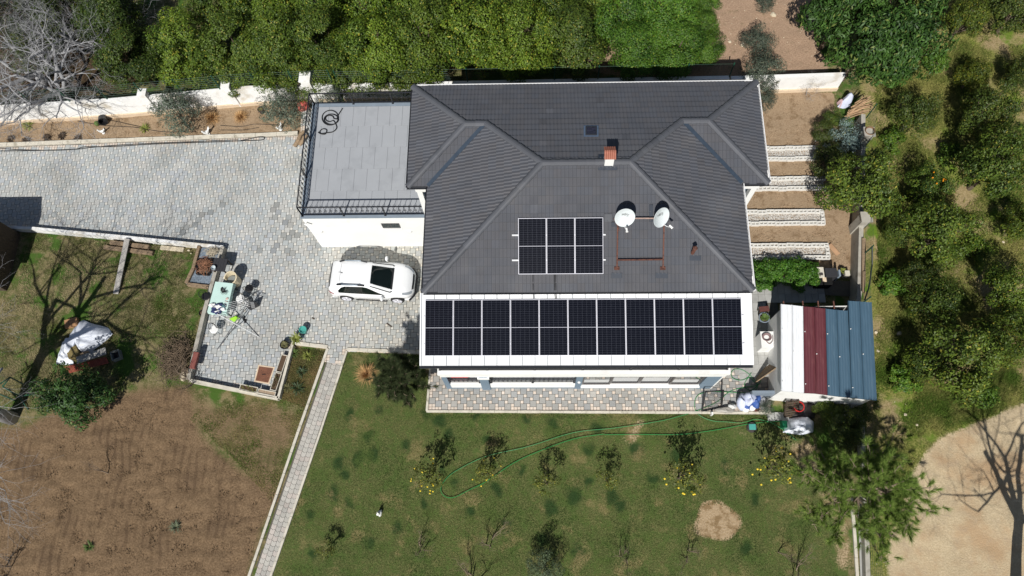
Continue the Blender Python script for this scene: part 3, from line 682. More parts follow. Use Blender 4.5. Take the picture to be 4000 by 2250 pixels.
# chimney
cp = P(2377, 632, zr); mb = MB(); mb.box(cp.x-.17, YR-.16, zr-.25, cp.x+.17, YR+.2, zr+.62); ch = mb.build('chimney', m_white, house)
mb = MB()
for k in range(2):
    s = -1 if k == 0 else 1
    for j in range(6):
        x = cp.x-.22+.073*j
        mb.tube([(x+.036, YR+.02+s*.0, zr+.80), (x+.036, YR+.02+s*.26, zr+.64)], .042, 6)
mb.box(cp.x-.2, YR-.2, zr+.6, cp.x+.2, YR+.24, zr+.64); mb.build('cap', m_terra, ch)
def FS(px, py, h): return PN(px, py, (0, Y0, ZE+h), (0, -SL, 1.0))
def slope_quad(mb, f, x0, y0, x1, y1, h): mb.face([f(x0, y1, h), f(x1, y1, h), f(x1, y0, h), f(x0, y0, h)])
for x0, y0, x1, y1 in ((2337, 652, 2358, 665), (2392, 652, 2410, 665), (2361, 648, 2390, 665), (2388, 1066, 2429, 1087), (2561, 1066, 2608, 1087), (2695, 998, 2737, 1018), (2389, 868, 2430, 886), (2564, 866, 2604, 886), (2362, 836, 2390, 866), (2537, 800, 2550, 866)):
    mb = MB(); slope_quad(mb, FS, x0, y0, x1, y1, .062); q = mb.v
    mb.beam(q[0], q[3], .018, .03); mb.beam(q[1], q[2], .018, .03)
    mb.build('vent_flashing', m_dkgrey if y0 != 836 else m_tile, roof, tint=True)
mb = MB(); slope_quad(mb, RS, 2337, 603, 2412, 629, .06); mb.build('chimney_flashing', m_dkgrey, roof)
a, b = FS(2704, 990, 0), FS(2722, 968, .55)
mb = MB(); mb.tube([a, (a.x+.02, a.y+.02, a.z+.55)], .07, 10); mb.tube([(a.x+.02, a.y+.02, a.z+.5), (a.x+.03, a.y+.03, a.z+.6)], [.1, .03], 10); mb.build('vent_pipe', m_rust, roof)

# patio roof of white standing-seam panels over the balcony
PZ0, PZ1, PYa, PYb = 6.17, 5.5, 9.56, 6.83
psl = (PZ0-PZ1)/(PYa-PYb)
def PR(px, py, h=0.0): return PN(px, py, (0, PYb, PZ1+h), (0, -psl, 1.0))
pz = lambda y, h=0.0: PZ1+(y-PYb)*psl+h
XL, XR = -4.47, 8.27
mb = MB(); mb.add([(XL, PYb, PZ1-.06), (XR, PYb, PZ1-.06), (XR, PYa, PZ0-.06), (XL, PYa, PZ0-.06), (XL, PYb, PZ1-.005), (XR, PYb, PZ1-.005), (XR, PYa, PZ0-.005), (XL, PYa, PZ0-.005)], [(3, 2, 1, 0), (4, 5, 6, 7), (0, 1, 5, 4), (1, 2, 6, 5), (2, 3, 7, 6), (3, 0, 4, 7)])
patio = mb.build('patio_roof', m_wmetal, house)
npan = 26; pw = (XR-XL)/npan
pm = None
for k in range(npan):
    x = XL+k*pw; mb = MB()
    wv = [(x+.004, PYb-.02), (x+pw-.004, PYb-.02)]
    v = []
    for yy in (PYb-.02, PYa):
        for dx, h in ((.004, .0), (.004, .035), (.022, .035), (.026, .003), (pw-.002, .003), (pw-.002, -.01)): v.append((x+dx, yy, pz(yy, h)))
    mb.add(v, [(i, i+1, 7+i, 6+i) for i in range(5)]+[(0, 1, 2, 3, 4, 5)])
    o = mb.build('roof_panel', m_wmetal, patio)
    mb = MB(); mb.beam((x+.013, PYb-.02, pz(PYb-.02, .037)), (x+.013, PYa, pz(PYa, .037)), .03, .006); mb.build('seam', m_seam, patio)  # capping strip on each seam, painted grey as its shadow line
mb = MB(); mb.box(XL-.05, PYb-.105, PZ1-.12, XR+.02, PYb-.02, PZ1-.03); mb.box(XL-.05, PYb-.115, PZ1-.12, XR+.02, PYb-.105, PZ1+.0); mb.build('patio_gutter', m_gutd, house)
mb = MB(); mb.beam((XL-.02, PYb-.02, PZ1-.02), (XL-.02, PYa, PZ0-.02), .05, .11); mb.beam((XR+.02, PYb-.02, PZ1-.02), (XR+.02, PYa, PZ0-.02), .05, .11); mb.build('patio_roof_edge', m_wmetal, house)
# ground floor front, balcony, loggia
FY = 7.03; FX0, FX1 = -4.05, 7.88
mb = MB(); mb.box(FX0-.06, FY-.08, 3.06, FX1+.1, 9.92, 3.32); mb.build('balcony_slab', m_white, house)
mb = MB(); mb.box(FX0-.03, FY-.03, 2.58, FX1+.06, FY+.25, 3.06); mb.build('balcony_beam', m_white, house)
mb = MB(); mb.box(FX0+.01, FY+.21, -.02, 1.715, 9.0, .93); mb.build('loggia_floor', m_tfloor, house, tint=True)
mb = MB(); mb.box(FX0+.02, FY+.09, 3.322, FX1-.02, 9.9, 3.335); mb.build('balcony_floor', mat('dark_floor', srgb(50, 51, 54), .6, .1, 4), house)
mb = MB(); mb.box(FX0+.01, 9.002, .0, 1.7, 9.2, 3.06); mb.build('loggia_back_wall', m_blue, house)
mb = MB(); mb.box(FX0+.0, FY, .3, -2.44, FY+.2, .95); mb.box(-2.06, FY, .3, 1.72, FY+.2, .95); mb.build('loggia_parapet', m_white, house)
mb = MB(); mb.box(FX0+.0, FY+.005, -.05, 1.72, FY+.2, .3); mb.build('plinth', m_blue, house)
mb = MB(); mb.box(-2.44, FY-.06, -.05, -2.06, FY+.6, 2.58); mb.box(FX0-.01, FY-.01, -.05, FX0+.22, FY+.22, 2.58); mb.build('column', m_blue, house)
mb = MB(); mb.box(-2.5, FY-.1, 2.36, -2.0, FY+.6, 2.579); mb.build('column_head', m_white, house)
mb = MB(); mb.box(1.72, FY-.02, -.05, 2.0, 9.92, 2.58); mb.box(7.22, FY-.02, -.05, FX1-.06, 9.92, 2.58); mb.box(2.0, FY+.3, -.05, 7.22, 9.92, 2.58); mb.build('front_wall', m_blue, house)
mb = MB(); mb.box(FX1-.06, FY-.03, -.05, FX1, 9.92, 2.58); mb.build('corner_trim', m_white, house)
mb = MB(); mb.box(2.0, FY-.0, .12, 7.22, FY+.28, .62); mb.build('under_window_wall', m_white, house)
mb = MB(); mb.box(2.0, FY+.002, -.05, 7.22, FY+.28, .12); mb.build('plinth', m_blue, house)
mb = MB(); mb.box(1.98, FY-.1, .62, 7.24, FY+.29, .68); mb.build('window_sill', m_white, house)
edges = [2.02, 3.28, 4.55, 5.88, 7.2]
win = None
for k in range(4):
    a_, b_ = edges[k], edges[k+1]; rec = 0.05 if k in (1, 2) else 0.0; fr = MB(); w_ = .07
    fr.box(a_, FY+.04+rec, .68, a_+w_, FY+.14+rec, 2.56); fr.box(b_-w_, FY+.04+rec, .68, b_, FY+.14+rec, 2.56); fr.box(a_+w_, FY+.04+rec, .68, b_-w_, FY+.14+rec, .68+w_); fr.box(a_+w_, FY+.04+rec, 2.56-w_, b_-w_, FY+.14+rec, 2.56)
    wo = fr.build('window', m_frame, house); g = MB(); g.box(a_+w_, FY+.085+rec, .68+w_, b_-w_, FY+.1+rec, 2.56-w_); g.build('pane', m_glass, wo)
mb = MB(); mb.lathe([(.06, 0), (.07, .03), (.05, .07)], (0, 0, 0), 12)
lamp = mb.build('wall_lamp', m_white, house, world=False); lamp.rotation_euler = (math.pi/2, 0, 0); lamp.location = Vector((1.86, FY-.02, 1.6))-house.location
# railings
_bal = None
def baluster_mesh():
    mb = MB(); mb.tube([(0, 0, 0), (0, 0, .28)], .011, 4); mb.tube([(0, 0, .52), (0, 0, .8)], .011, 4)
    for s in (-1, 1):
        pts = [(s*.062*math.sin(t), 0, .28+.24*t/math.pi) for t in np.linspace(0, math.pi, 7)]; mb.tube(pts, .009, 4)
        mb.tube([(s*.004, 0, .1), (s*.055, 0, .06), (s*.06, 0, .015)], .008, 4)
    mb.tube([(.035*math.cos(t), 0, .40+.035*math.sin(t)) for t in np.linspace(0, 6.28, 9)[:-1]], .009, 4, closed=True)
    me = bpy.data.meshes.new('baluster'); me.from_pydata(mb.v, [], mb.f); me.materials.append(m_iron); me.update(); return me
BAL = baluster_mesh()
def railing(parent, a, b, z, h=0.9, post=1.95, bal=0.24, name='railing', out=None):
    a, b = Vector((*a, z)), Vector((*b, z)); d = b-a; L = d.length; dn = d.normalized(); ang = math.atan2(d.y, d.x)
    mb = MB(); mb.beam(a+Vector((0, 0, h)), b+Vector((0, 0, h)), .045, .04); mb.beam(a+Vector((0, 0, .08)), b+Vector((0, 0, .08)), .035, .03)
    r = mb.build(name, m_iron, parent)
    n = max(1, round(L/post))
    for k in range(n+1):
        p = a+d*(k/n); m2 = MB(); m2.box(p.x-.022, p.y-.022, z-.06, p.x+.022, p.y+.022, z+h-.02, ang, (p.x, p.y)); m2.box(p.x-.05, p.y-.05, z-.002, p.x+.05, p.y+.05, z+.012, ang, (p.x, p.y)); m2.build('post', m_iron, r)
    nb = int(L/bal); wl = worldloc(r)
    for k in range(nb):
        p = a+dn*(bal*(k+.5)+(L-nb*bal)/2); o = link('baluster', BAL, r, p+Vector((0, 0, .08))-wl); o.rotation_euler = (0, 0, ang); o.scale = (1, 1, (h-.08)/.8)
    return r
railing(house, (FX0+.05, FY+.12), (FX1-.05, FY+.12), 3.38, .85, 1.9, .2, 'balcony_railing')
railing(house, (-3.95, FY+.1), (-2.5, FY+.1), .97, .78, 1.5, .2, 'loggia_railing'); railing(house, (-2.0, FY+.1), (1.68, FY+.1), .97, .78, 1.9, .2, 'loggia_railing')

# garage with roof terrace
garage = thing('garage', 'white flat roofed garage with railed roof terrace beside the car', 'garage', (-7.6, 17, 0))
GX0, GX1, GY0, GY1, GZ = -10.46, -4.79, 14.07, 20.0, 3.46
mb = MB(); mb.box(GX0, GY0, -.04, GX1, GY1, GZ-.05); mb.build('wall', m_white, garage)
def flat_pieces(parent, x0, x1, y0, y1, z, tw, th, m, name, gap=.004, stag=0.5, seed=1):
    r = random.Random(seed); j = 0; y = y0
    while y < y1-.02:
        x = x0-(tw*stag*(j % 2)); 
        while x < x1-.02:
            a_, b_, c2, d2 = max(x, x0), min(x+tw, x1), y, min(y+th, y1); x += tw
            if b_-a_ < .03: continue
            mb = MB(); f = r.uniform(.99, 1.012); mb.col = (f, f, f); paver_mesh(mb, [(a_+gap, c2+gap), (b_-gap, c2+gap), (b_-gap, d2-gap), (a_+gap, d2-gap)], z, .003); mb.build(name, m, parent, tint=True)
        y += th; j += 1
mb = MB(); mb.box(GX0+.01, GY0+.01, GZ-.05, GX1-.01, GY1-.01, GZ-.025); flo = mb.build('terrace_floor', mat('grout_pale', srgb(150, 152, 152), .9), garage)
flat_pieces(flo, GX0+.2, GX1-.01, GY0+.2, GY1-.2, GZ, .58, 1.12, m_tfloor, 'floor_tile', .003)
mb = MB(); mb.box(GX0-.04, GY0-.04, GZ-.02, GX1, GY0+.19, GZ+.03); mb.box(GX0-.04, GY1-.19, GZ-.02, GX1, GY1+.04, GZ+.03); mb.box(GX0-.04, GY0+.19, GZ-.02, GX0+.19, GY1-.19, GZ+.03); mb.build('coping', m_coping, garage)
railing(garage, (GX0+.05, GY0+.09), (GX1-.02, GY0+.09), GZ+.03, .86, 1.9, .235); railing(garage, (GX0+.05, GY0+.09), (GX0+.05, GY1-.06), GZ+.03, .86, 1.95, .235); railing(garage, (GX0+.05, GY1-.06), (GX1-.02, GY1-.06), GZ+.03, .86, 1.9, .235)
a_, b_ = PY(1491, 873, GY0), PY(1567, 890, GY0)
zc = (a_.z+b_.z)/2
w = MB(); x0_, x1_ = PY(1492, 882, GY0).x, PY(1563, 882, GY0).x; z0_, z1_ = b_.z-.02, a_.z+.02
w.box(x0_, GY0-.012, z0_, x1_, GY0+.02, z1_); wo = w.build('window', m_frame, garage)
xm = (x0_+x1_)/2
for q in ((x0_+.04, xm-.02), (xm+.02, x1_-.04)):
    g = MB(); g.box(q[0], GY0-.018, z0_+.05, q[1], GY0-.013, z1_-.05); g.build('pane', m_glass, wo)
w = MB(); w.box(x0_-.04, GY0-.06, z0_-.05, x1_+.04, GY0-.0, z0_-.001); w.build('sill', m_white, wo)
for px in (1254, 1602):
    q = PY(px, 903, GY0); mb = MB(); mb.lathe([(.085, 0), (.095, .03), (.06, .08)], (0, 0, 0), 14)
    o = mb.build('wall_lamp', mat('lamp_opal', (.7, .7, .68), .3, 0), garage, world=False); o.rotation_euler = (math.pi/2, 0, 0); o.location = Vector((q.x, GY0-.001, q.z))-garage.location
mb = MB(); q = Vector((GX0+.12, GY0, 3.1)); mb.tube([q, q+Vector((0, -.12, -.02))], .02, 6); mb.tube([q+Vector((-.05, -.14, .03)), q+Vector((.12, -.22, -.06))], .045, 8); mb.build('security_camera', m_white, garage)

# solar panels
m_cell = mat('solar_cell', srgb(11, 12, 20), 0.18, 0.1, 3, spec=0.5)
m_back = mat('solar_backsheet', srgb(80, 84, 96), 0.35, 0.03)
def solar_mesh(w, h):
    fr, bk, ce, dv = MB(), MB(), MB(), MB(); f = .016
    for a in ((-w/2, 0, -w/2+f, h), (w/2-f, 0, w/2, h), (-w/2+f, 0, w/2-f, f), (-w/2+f, h-f, w/2-f, h)): fr.box(a[0], a[1], -.035, a[2], a[3], .004)
    bk.face([(-w/2+f, f, 0), (w/2-f, f, 0), (w/2-f, h-f, 0), (-w/2+f, h-f, 0)])
    cw = (w-2*f-.008)/6; ch_ = (h-2*f-.05)/24
    for i in range(6):
        for j in range(24):
            x = -w/2+f+.004+i*cw; y = f+.012+j*ch_+(.025 if j >= 12 else 0); g = .002
            ce.face([(x+g, y+g, .0015), (x+cw-g, y+g, .0015), (x+cw-g, y+ch_-g, .0015), (x+g, y+ch_-g, .0015)])
    dv.box(-w/2+f, h/2-.0045, .0, w/2-f, h/2+.0045, .0025)
    res = []
    for nm, b, m in (('frame', fr, m_alu), ('backsheet', bk, m_back), ('solar_cells', ce, m_cell), ('centre_bar', dv, m_alu)):
        me = bpy.data.meshes.new(nm); me.from_pydata(b.v, [], b.f); me.materials.append(m); me.update(); res.append((nm, me))
    return res
def solar(parts, loc, tilt, label, group):
    t = thing('solar_panel', label, 'solar panel', loc, 0, group); t.rotation_euler = (tilt, 0, 0)
    for nm, me in parts:
        o = link(nm, me, t)
        if nm == 'solar_cells': o['kind'] = 'stuff'
    return t
tl, tr_, bl, br = PR(1663, 1166, .07), PR(2894, 1171, .07), PR(1655, 1387, .07), PR(2905, 1391, .07)
xa, xb = (tl.x+bl.x)/2, (tr_.x+br.x)/2; ya, yb = (bl.y+br.y)/2, (tl.y+tr_.y)/2
W_ = (xb-xa)/11; hh = (yb-ya)*math.sqrt(1+psl*psl); SP = solar_mesh(W_-.014, hh)
ordn = ['leftmost', 'second', 'third', 'fourth', 'fifth', 'sixth', 'seventh', 'eighth', 'ninth', 'tenth', 'rightmost']
for k in range(11):
    lab = 'black solar panel on the white patio roof, %s of eleven' % (ordn[k] + ('' if k in (0, 10) else ' from left'))
    solar(SP, (xa+W_*(k+.5), ya, pz(ya, .07)), math.atan(psl), lab, 'solar panels in a row on the white patio roof')
for k, yy in enumerate((ya+.45, ya+1.5)):
    mb = MB(); mb.beam((xa-.05, yy, pz(yy, .03)), (xb+.08, yy, pz(yy, .03)), .04, .04)
    single(mb, 'mounting_rail', m_alu, 'aluminium rail under the row of eleven panels, %s one' % ('lower' if k == 0 else 'upper'), 'rail')
tl, tr_, bl, br = FS(2024, 852, .14), FS(2357, 850, .14), FS(2024, 1071, .14), FS(2357, 1070, .14)
xa, xb = (tl.x+bl.x)/2, (tr_.x+br.x)/2; ya, yb = (bl.y+br.y)/2, (tl.y+tr_.y)/2
W_ = (xb-xa)/3; hh = (yb-ya)*math.sqrt(1+SL*SL); SP2 = solar_mesh(W_-.014, hh)
for k, nm in enumerate(('left', 'middle', 'right')):
    solar(SP2, (xa+W_*(k+.5), ya, ZE+SL*(ya-Y0)+.14), math.atan(SL), 'black solar panel on the dark tiled roof, %s one of the group of three' % nm, 'group of three solar panels on the tiled roof')
for k, py in enumerate((918, 1016)):
    p, q = FS(2000, py+1, .085), FS(2366, py-1, .085); mb = MB(); mb.beam(p, q, .05, .045)
    single(mb, 'mounting_rail', m_wmetal, 'white metal rail under the group of three panels, %s one' % ('upper', 'lower')[k], 'rail')
m_cable = mat('black_cable', srgb(18, 18, 20), .6, 0)
for k, px in enumerate((2082, 2166)):
    pts = [FS(px, 1066, .05), FS(px, 1100, .05), FS(px+1, 1134, .05)]; pts += [PR(px+1, 1146, .02), PR(px+3, 1166, .03)]
    mb = MB(); mb.tube(pts, .014, 5)
    if k: mb.tube([p+Vector((.05, 0, 0)) for p in pts], .014, 5)
    single(mb, 'cable', m_cable, ('single thin black cable running down from the left roof panel', 'pair of black cables running down from the middle roof panel')[k], 'cable')
# rusty frame with the two dishes
mb = MB()
fl0, fl1 = FS(2413, 858, .22), FS(2410, 1046, .12); fr0, fr1 = FS(2594, 862, .22), FS(2590, 1046, .12)
mb.beam(fl0, fl1, .05, .05); mb.beam(fr0, fr1, .05, .05); mb.beam(FS(2411, 1016, .16), FS(2593, 1014, .16), .045, .045)
for p in (fl1, fr1): mb.beam(p+Vector((-.1, 0, -.06)), p+Vector((.1, 0, -.06)), .12, .05); mb.beam(p+Vector((0, 0, -.1)), p+Vector((0.01, .12, .05)), .05, .05)
mb.beam(FS(2398, 852, .2), FS(2420, 900, .02), .04, .04)
for p in (fl0, fr0): mb.tube([p+Vector((0, 0, -.25)), p+Vector((0, .0, .36))], .03, 8)
dframe = thing('dish_mast_frame', 'rusty steel frame on the tiled roof carrying both dishes', 'metal frame', fl1)
mb.build('bar', m_rust, dframe)
mb = MB(); mb.beam(FS(2405, 853, .24), FS(2596, 853, .24), .035, .035); mb.build('top_crossbar', mat('pale_crossbar', srgb(176, 150, 138), .6, .2, 9), dframe)
m_dish = mat('dish_grey_white', srgb(205, 212, 214), .4, .03)
m_ink = mat('print_black', srgb(28, 30, 34), .6, 0)
def text_mesh(s, size, m, name):
    cu = bpy.data.curves.new(name, 'FONT'); cu.body = s; cu.size = size; cu.align_x = 'CENTER'; cu.align_y = 'CENTER'; cu.extrude = 0.0006; cu.shear = .15
    o = bpy.data.objects.new(name, cu); COL.objects.link(o); dg = bpy.context.evaluated_depsgraph_get(); me = bpy.data.meshes.new_from_object(o.evaluated_get(dg))
    bpy.data.objects.remove(o); me.materials.clear(); me.materials.append(m); return me
def dish(px, py, z, azdeg, eldeg, label, roll=0):
    c = P(px, py, z); t = thing('satellite_dish', label, 'satellite dish', c, 0, 'satellite dishes on the roof')
    nrm = Vector((math.sin(math.radians(azdeg))*math.cos(math.radians(eldeg)), -math.cos(math.radians(azdeg))*math.cos(math.radians(eldeg)), math.sin(math.radians(eldeg))))
    yv = (Vector((0, 0, 1))-nrm*nrm.z).normalized(); xv = yv.cross(nrm); t.rotation_euler = Matrix((xv, yv, nrm)).transposed().to_euler()
    if roll: t.rotation_euler = (Matrix((xv, yv, nrm)).transposed() @ Matrix.Rotation(math.radians(roll), 3, 'Z')).to_euler()
    R_, mb = .40, MB(); prof = [(R_*k/6, .10*(k/6)**2) for k in range(7)]+[(R_+.012, .105), (R_+.012, .085), (R_, .085)]+[(R_*k/6, .10*(k/6)**2-.014) for k in range(5, -1, -1)]
    prof[0] = (.001, 0); prof[-1] = (.001, -.014); mb.lathe(prof, (0, 0, -.05), 36, 0.94, 1.0); mb.build('reflector', m_dish, t, world=False, smooth=True)
    mb = MB(); mb.tube([(0, -.36, .01), (0, -.40, .2), (0, -.30, .47)], .014, 6); mb.build('arm', m_gutw, t, world=False)
    mb = MB(); mb.tube([(0, -.29, .50), (0, -.22, .40)], .038, 9); mb.tube([(0, -.29, .5), (0, -.31, .53)], .05, 9); mb.build('receiver', m_white, t, world=False)
    mb = MB(); mb.box(-.07, -.1, -.14, .07, .1, -.06); mb.tube([(0, 0, -.1), (0, -.15, -.3)], .03, 6); mb.build('bracket', m_iron, t, world=False)
    for s, sz, x, y in (('MEGA', .13, .06, .10), ('SAT', .05, .12, .01)):
        o = link('lettering', text_mesh(s, sz, m_ink, 'lettering'), t); o.location = (x, y, -.022); o.rotation_euler = (-.1, 0, 0)
    return t
dish(2440, 848, 8.05, 6, 30, 'round pale satellite dish facing the viewer, left of the two on the roof')
dish(2581, 848, 8.05, 42, 30, 'pale satellite dish turned towards the right, right of the two on the roof')
# ------------------------------------------------------------------ boundary walls and fences
m_wallw = mat('old_white_wall', srgb(230, 230, 228), 0.9, 0.06, 2.5, 0.2, 50, col2=srgb(196, 188, 172), c2scale=1.1, c2lo=.5, c2hi=.72)
m_conc = mat('grey_concrete', srgb(164, 160, 150), 0.9, 0.12, 3, 0.25, 50, col2=srgb(120, 114, 102), c2scale=2.2, c2lo=.55, c2hi=.75)
m_green = mat('green_steel', srgb(28, 74, 56), 0.5, 0.1, 10)
m_wood = mat('weathered_wood', srgb(142, 122, 98), 0.9, 0.22, 5, 0.3, 40, col2=srgb(104, 86, 68), c2scale=6, stretch=(1, 9, 9))
m_wood2 = mat('dark_wood', srgb(74, 62, 50), 0.9, 0.22, 5, 0.3, 40, stretch=(9, 9, 1))
m_plasw = mat('white_plastic', (0.78, 0.78, 0.76), 0.45, 0.04, 6)
m_black = mat('black_metal', srgb(28, 28, 30), 0.5, 0.1, 12)
m_rope = mat('white_cord', (0.75, 0.75, 0.75), 0.6, 0)
def wall_run(name, label, pts, h, th, m, cap=None, base=None):
    t = thing(name, label, 'wall', (pts[0][0], pts[0][1], 0))
    mb, mc, ms = MB(), MB(), MB()
    for i, (p, q) in enumerate(zip(pts, pts[1:])):
        p, q = Vector((*p, 0)), Vector((*q, 0)); n = max(1, round((q-p).length/3.0))
        for k in range(n):
            a, b = p.lerp(q, k/n), p.lerp(q, (k+1)/n); m1 = MB(); m1.beam(a+Vector((0, 0, h/2-.1)), b+Vector((0, 0, h/2-.1)), th, h+.2); m1.build('wall_section', m, t)
            if cap: m1 = MB(); m1.beam(a+Vector((0, 0, h+.022)), b+Vector((0, 0, h+.022)), th+.05, .045); m1.build('coping', cap, t)
            if base:
                m1 = MB(); m1.beam(a+Vector((0, 0, .08)), b+Vector((0, 0, .08)), th+.16, .3); m1.build('footing', base, t)
    return t
m_beige = mat('beige_render', srgb(206, 186, 160), .9, .1, 3, .2, 50)
WL = [(-31.5, 21.05), (-28.3, 21.36), (-21.6, 21.75), (-14.7, 22.36), (-10.3, 22.5)]
wl = wall_run('garden_wall', 'long white garden wall behind the soil bed on the left', WL, 1.38, .2, m_wallw, None, m_beige)
for px, py, w, h in ((575, 385, .34, 1.72), (893, 385, .34, 1.75), (1205, 372, .46, 2.0)):
    q = P(px, py, 1.2); k = min(range(3), key=lambda i: abs((WL[i][0]+WL[i+1][0])/2-q.x)); x = q.x
    y = float(np.interp(x, [p[0] for p in WL], [p[1] for p in WL])); mb = MB(); mb.box(x-w/2, y-w/2, -.1, x+w/2, y+w/2, h); mb.box(x-w/2-.05, y-w/2-.05, h, x+w/2+.05, y+w/2+.05, h+.08); mb.build('pillar', m_wallw, wl)
wall_run('garden_wall', 'shaded white garden wall running behind the house', [(-10.0, 22.5), (0, 22.55), (9.8, 22.62)], 1.3, .2, m_wallw, None, m_beige)
wall_run('garden_wall', 'short sunlit white wall behind the right end of the house', [(9.9, 22.62), (15.6, 22.75)], 1.25, .2, m_wallw, None, m_beige)
def wire_fence(name, label, pts, z, hgt, npost, lean=0.0, wires=7):
    t = thing(name, label, 'fence', (pts[0][0], pts[0][1], z)); P_ = [Vector((*p, z)) for p in pts]
    d = [0]
    for a, b in zip(P_, P_[1:]): d.append(d[-1]+(b-a).length)
    def at(s): 
        return Vector((np.interp(s, d, [p.x for p in P_]), np.interp(s, d, [p.y for p in P_]), z))
    for k in range(npost):
        p = at(d[-1]*k/(npost-1)); mb = MB(); mb.tube([p+Vector((0, 0, -.15)), p+Vector((0, 0, hgt))], .03, 7); mb.lathe([(.034, 0), (.02, .03)], (p.x, p.y, hgt+z), 7); mb.build('post', m_green, t)
    for w in range(wires):
        zz = hgt*(w+.6)/wires; mb = MB(); mb.tube([at(s)+Vector((0, 0, zz)) for s in np.linspace(0, d[-1], npost*2-1)], .0055, 4, caps=False); mb.build('wire', m_green, t)
    nv = int(d[-1]/.22)
    mb = MB()
    for k in range(nv): p = at(d[-1]*k/nv); mb.beam(p+Vector((0, 0, .05)), p+Vector((0, 0, hgt-.03)), .004, .004)
    setprops(mb.build('mesh_wires', m_green, t), kind='stuff')
    return t
wire_fence('wire_fence', 'green wire fence on posts along the top of the long white wall', [(x, y+.05) for x, y in WL], 1.38, 1.15, 12)
wire_fence('wire_fence', 'green wire fence on top of the wall behind the house', [(-10.0, 22.55), (9.8, 22.67)], 1.3, 1.1, 10)
RW = [(16.3, 20.6), (15.9, 18.0), (15.35, 14.75), (14.75, 11.2), (14.55, 10.5)]
wall_run('boundary_wall', 'grey concrete boundary wall between the soil beds and the orchard', RW, 0.95, .2, m_conc)
wall_run('boundary_wall', 'low grey concrete wall beside the dirt road at the bottom right', [(14.3, 6.0), (13.95, 2.6), (13.48, -1.6)], .42, .19, m_conc)
for p, lab in ((RW[2], 'square concrete pillar capping the boundary wall beside the citrus tree'), ((16.15, 19.25), 'concrete pillar on the boundary wall with a hose coiled on top')):
    mb = MB(); mb.box(p[0]-.21, p[1]-.21, -.1, p[0]+.21, p[1]+.21, 1.5); mb.box(p[0]-.26, p[1]-.26, 1.5, p[0]+.26, p[1]+.26, 1.57); single(mb, 'pillar', m_conc, lab, 'pillar', loc=(p[0], p[1], 0))
mb = MB()
for k in range(3): mb.tube([(16.15+(.2+.015*k)*math.cos(a), 19.25+(.2+.01*k)*math.sin(a), 1.6+.03*k) for a in np.linspace(0, 6.28, 18)[:-1]], .016, 5, closed=True)
single(mb, 'hose_coil', mat('brown_hose', srgb(120, 92, 66), .6), 'brown hose coil lying on the concrete pillar', 'hose')
wire_fence('wire_fence', 'green wire fence along the boundary wall by the orchard', [(16.5, 20.5), (15.5, 14.5), (14.75, 10.7)], .9, 1.1, 5)
wire_fence('wire_fence', 'green wire fence on the low wall beside the dirt road', [(14.1, 3.0), (13.58, -1.4)], .42, 1.2, 3)
mb = MB(); mb.prism([(13.3, -1.7), (13.42, -1.7), (13.9, 2.7), (13.78, 2.7)], -.05, .05); setprops(mb.build('drain_strip', m_slab, tint=True), kind='structure')
mb = MB(); mb.beam((15.3, 13.9, 1.0), (14.92, 11.5, 1.05), .16, .12); mb.tube([(15.02, 12.2, 1.12), (14.85, 11.2, 1.12)], .06, 8); single(mb, 'timber_post', m_wood, 'old round timber lying along the top of the boundary wall', 'timber')
mb = MB(); mb.tube([(15.45, 13.3, 1.4), (15.5, 12.6, 1.0), (15.3, 11.6, .8), (14.95, 10.9, .9)], .035, 7); single(mb, 'black_pipe', m_black, 'bent black pipe leaning on the fence by the orchard', 'pipe')

# low white wall round the left yard and the breakfast patio
LW = [P(-300, 872, .3), P(130, 893, .3), P(500, 928, .3), P(872, 966, .3), P(855, 1022, .3), P(798, 1228, .3), P(738, 1484, .3)]
wall_run('yard_wall', 'low white wall between the paved drive and the left yard', [(p.x, p.y) for p in LW[:4]], .36, .14, m_wallw)
wall_run('yard_wall', 'low grey wall on the left side of the paved patio', [(p.x, p.y) for p in LW[3:]], .40, .18, m_conc)
q = [P(742, 1486, .25), P(1087, 1556, .25), P(1142, 1348, .25)]
wall_run('yard_wall', 'low white wall along the lower edge of the patio', [(p.x, p.y) for p in q[:2]], .3, .15, m_kerb)
wall_run('yard_wall', 'low white wall between the patio and the succulent bed', [(p.x, p.y) for p in q[1:]], .3, .12, m_kerb)

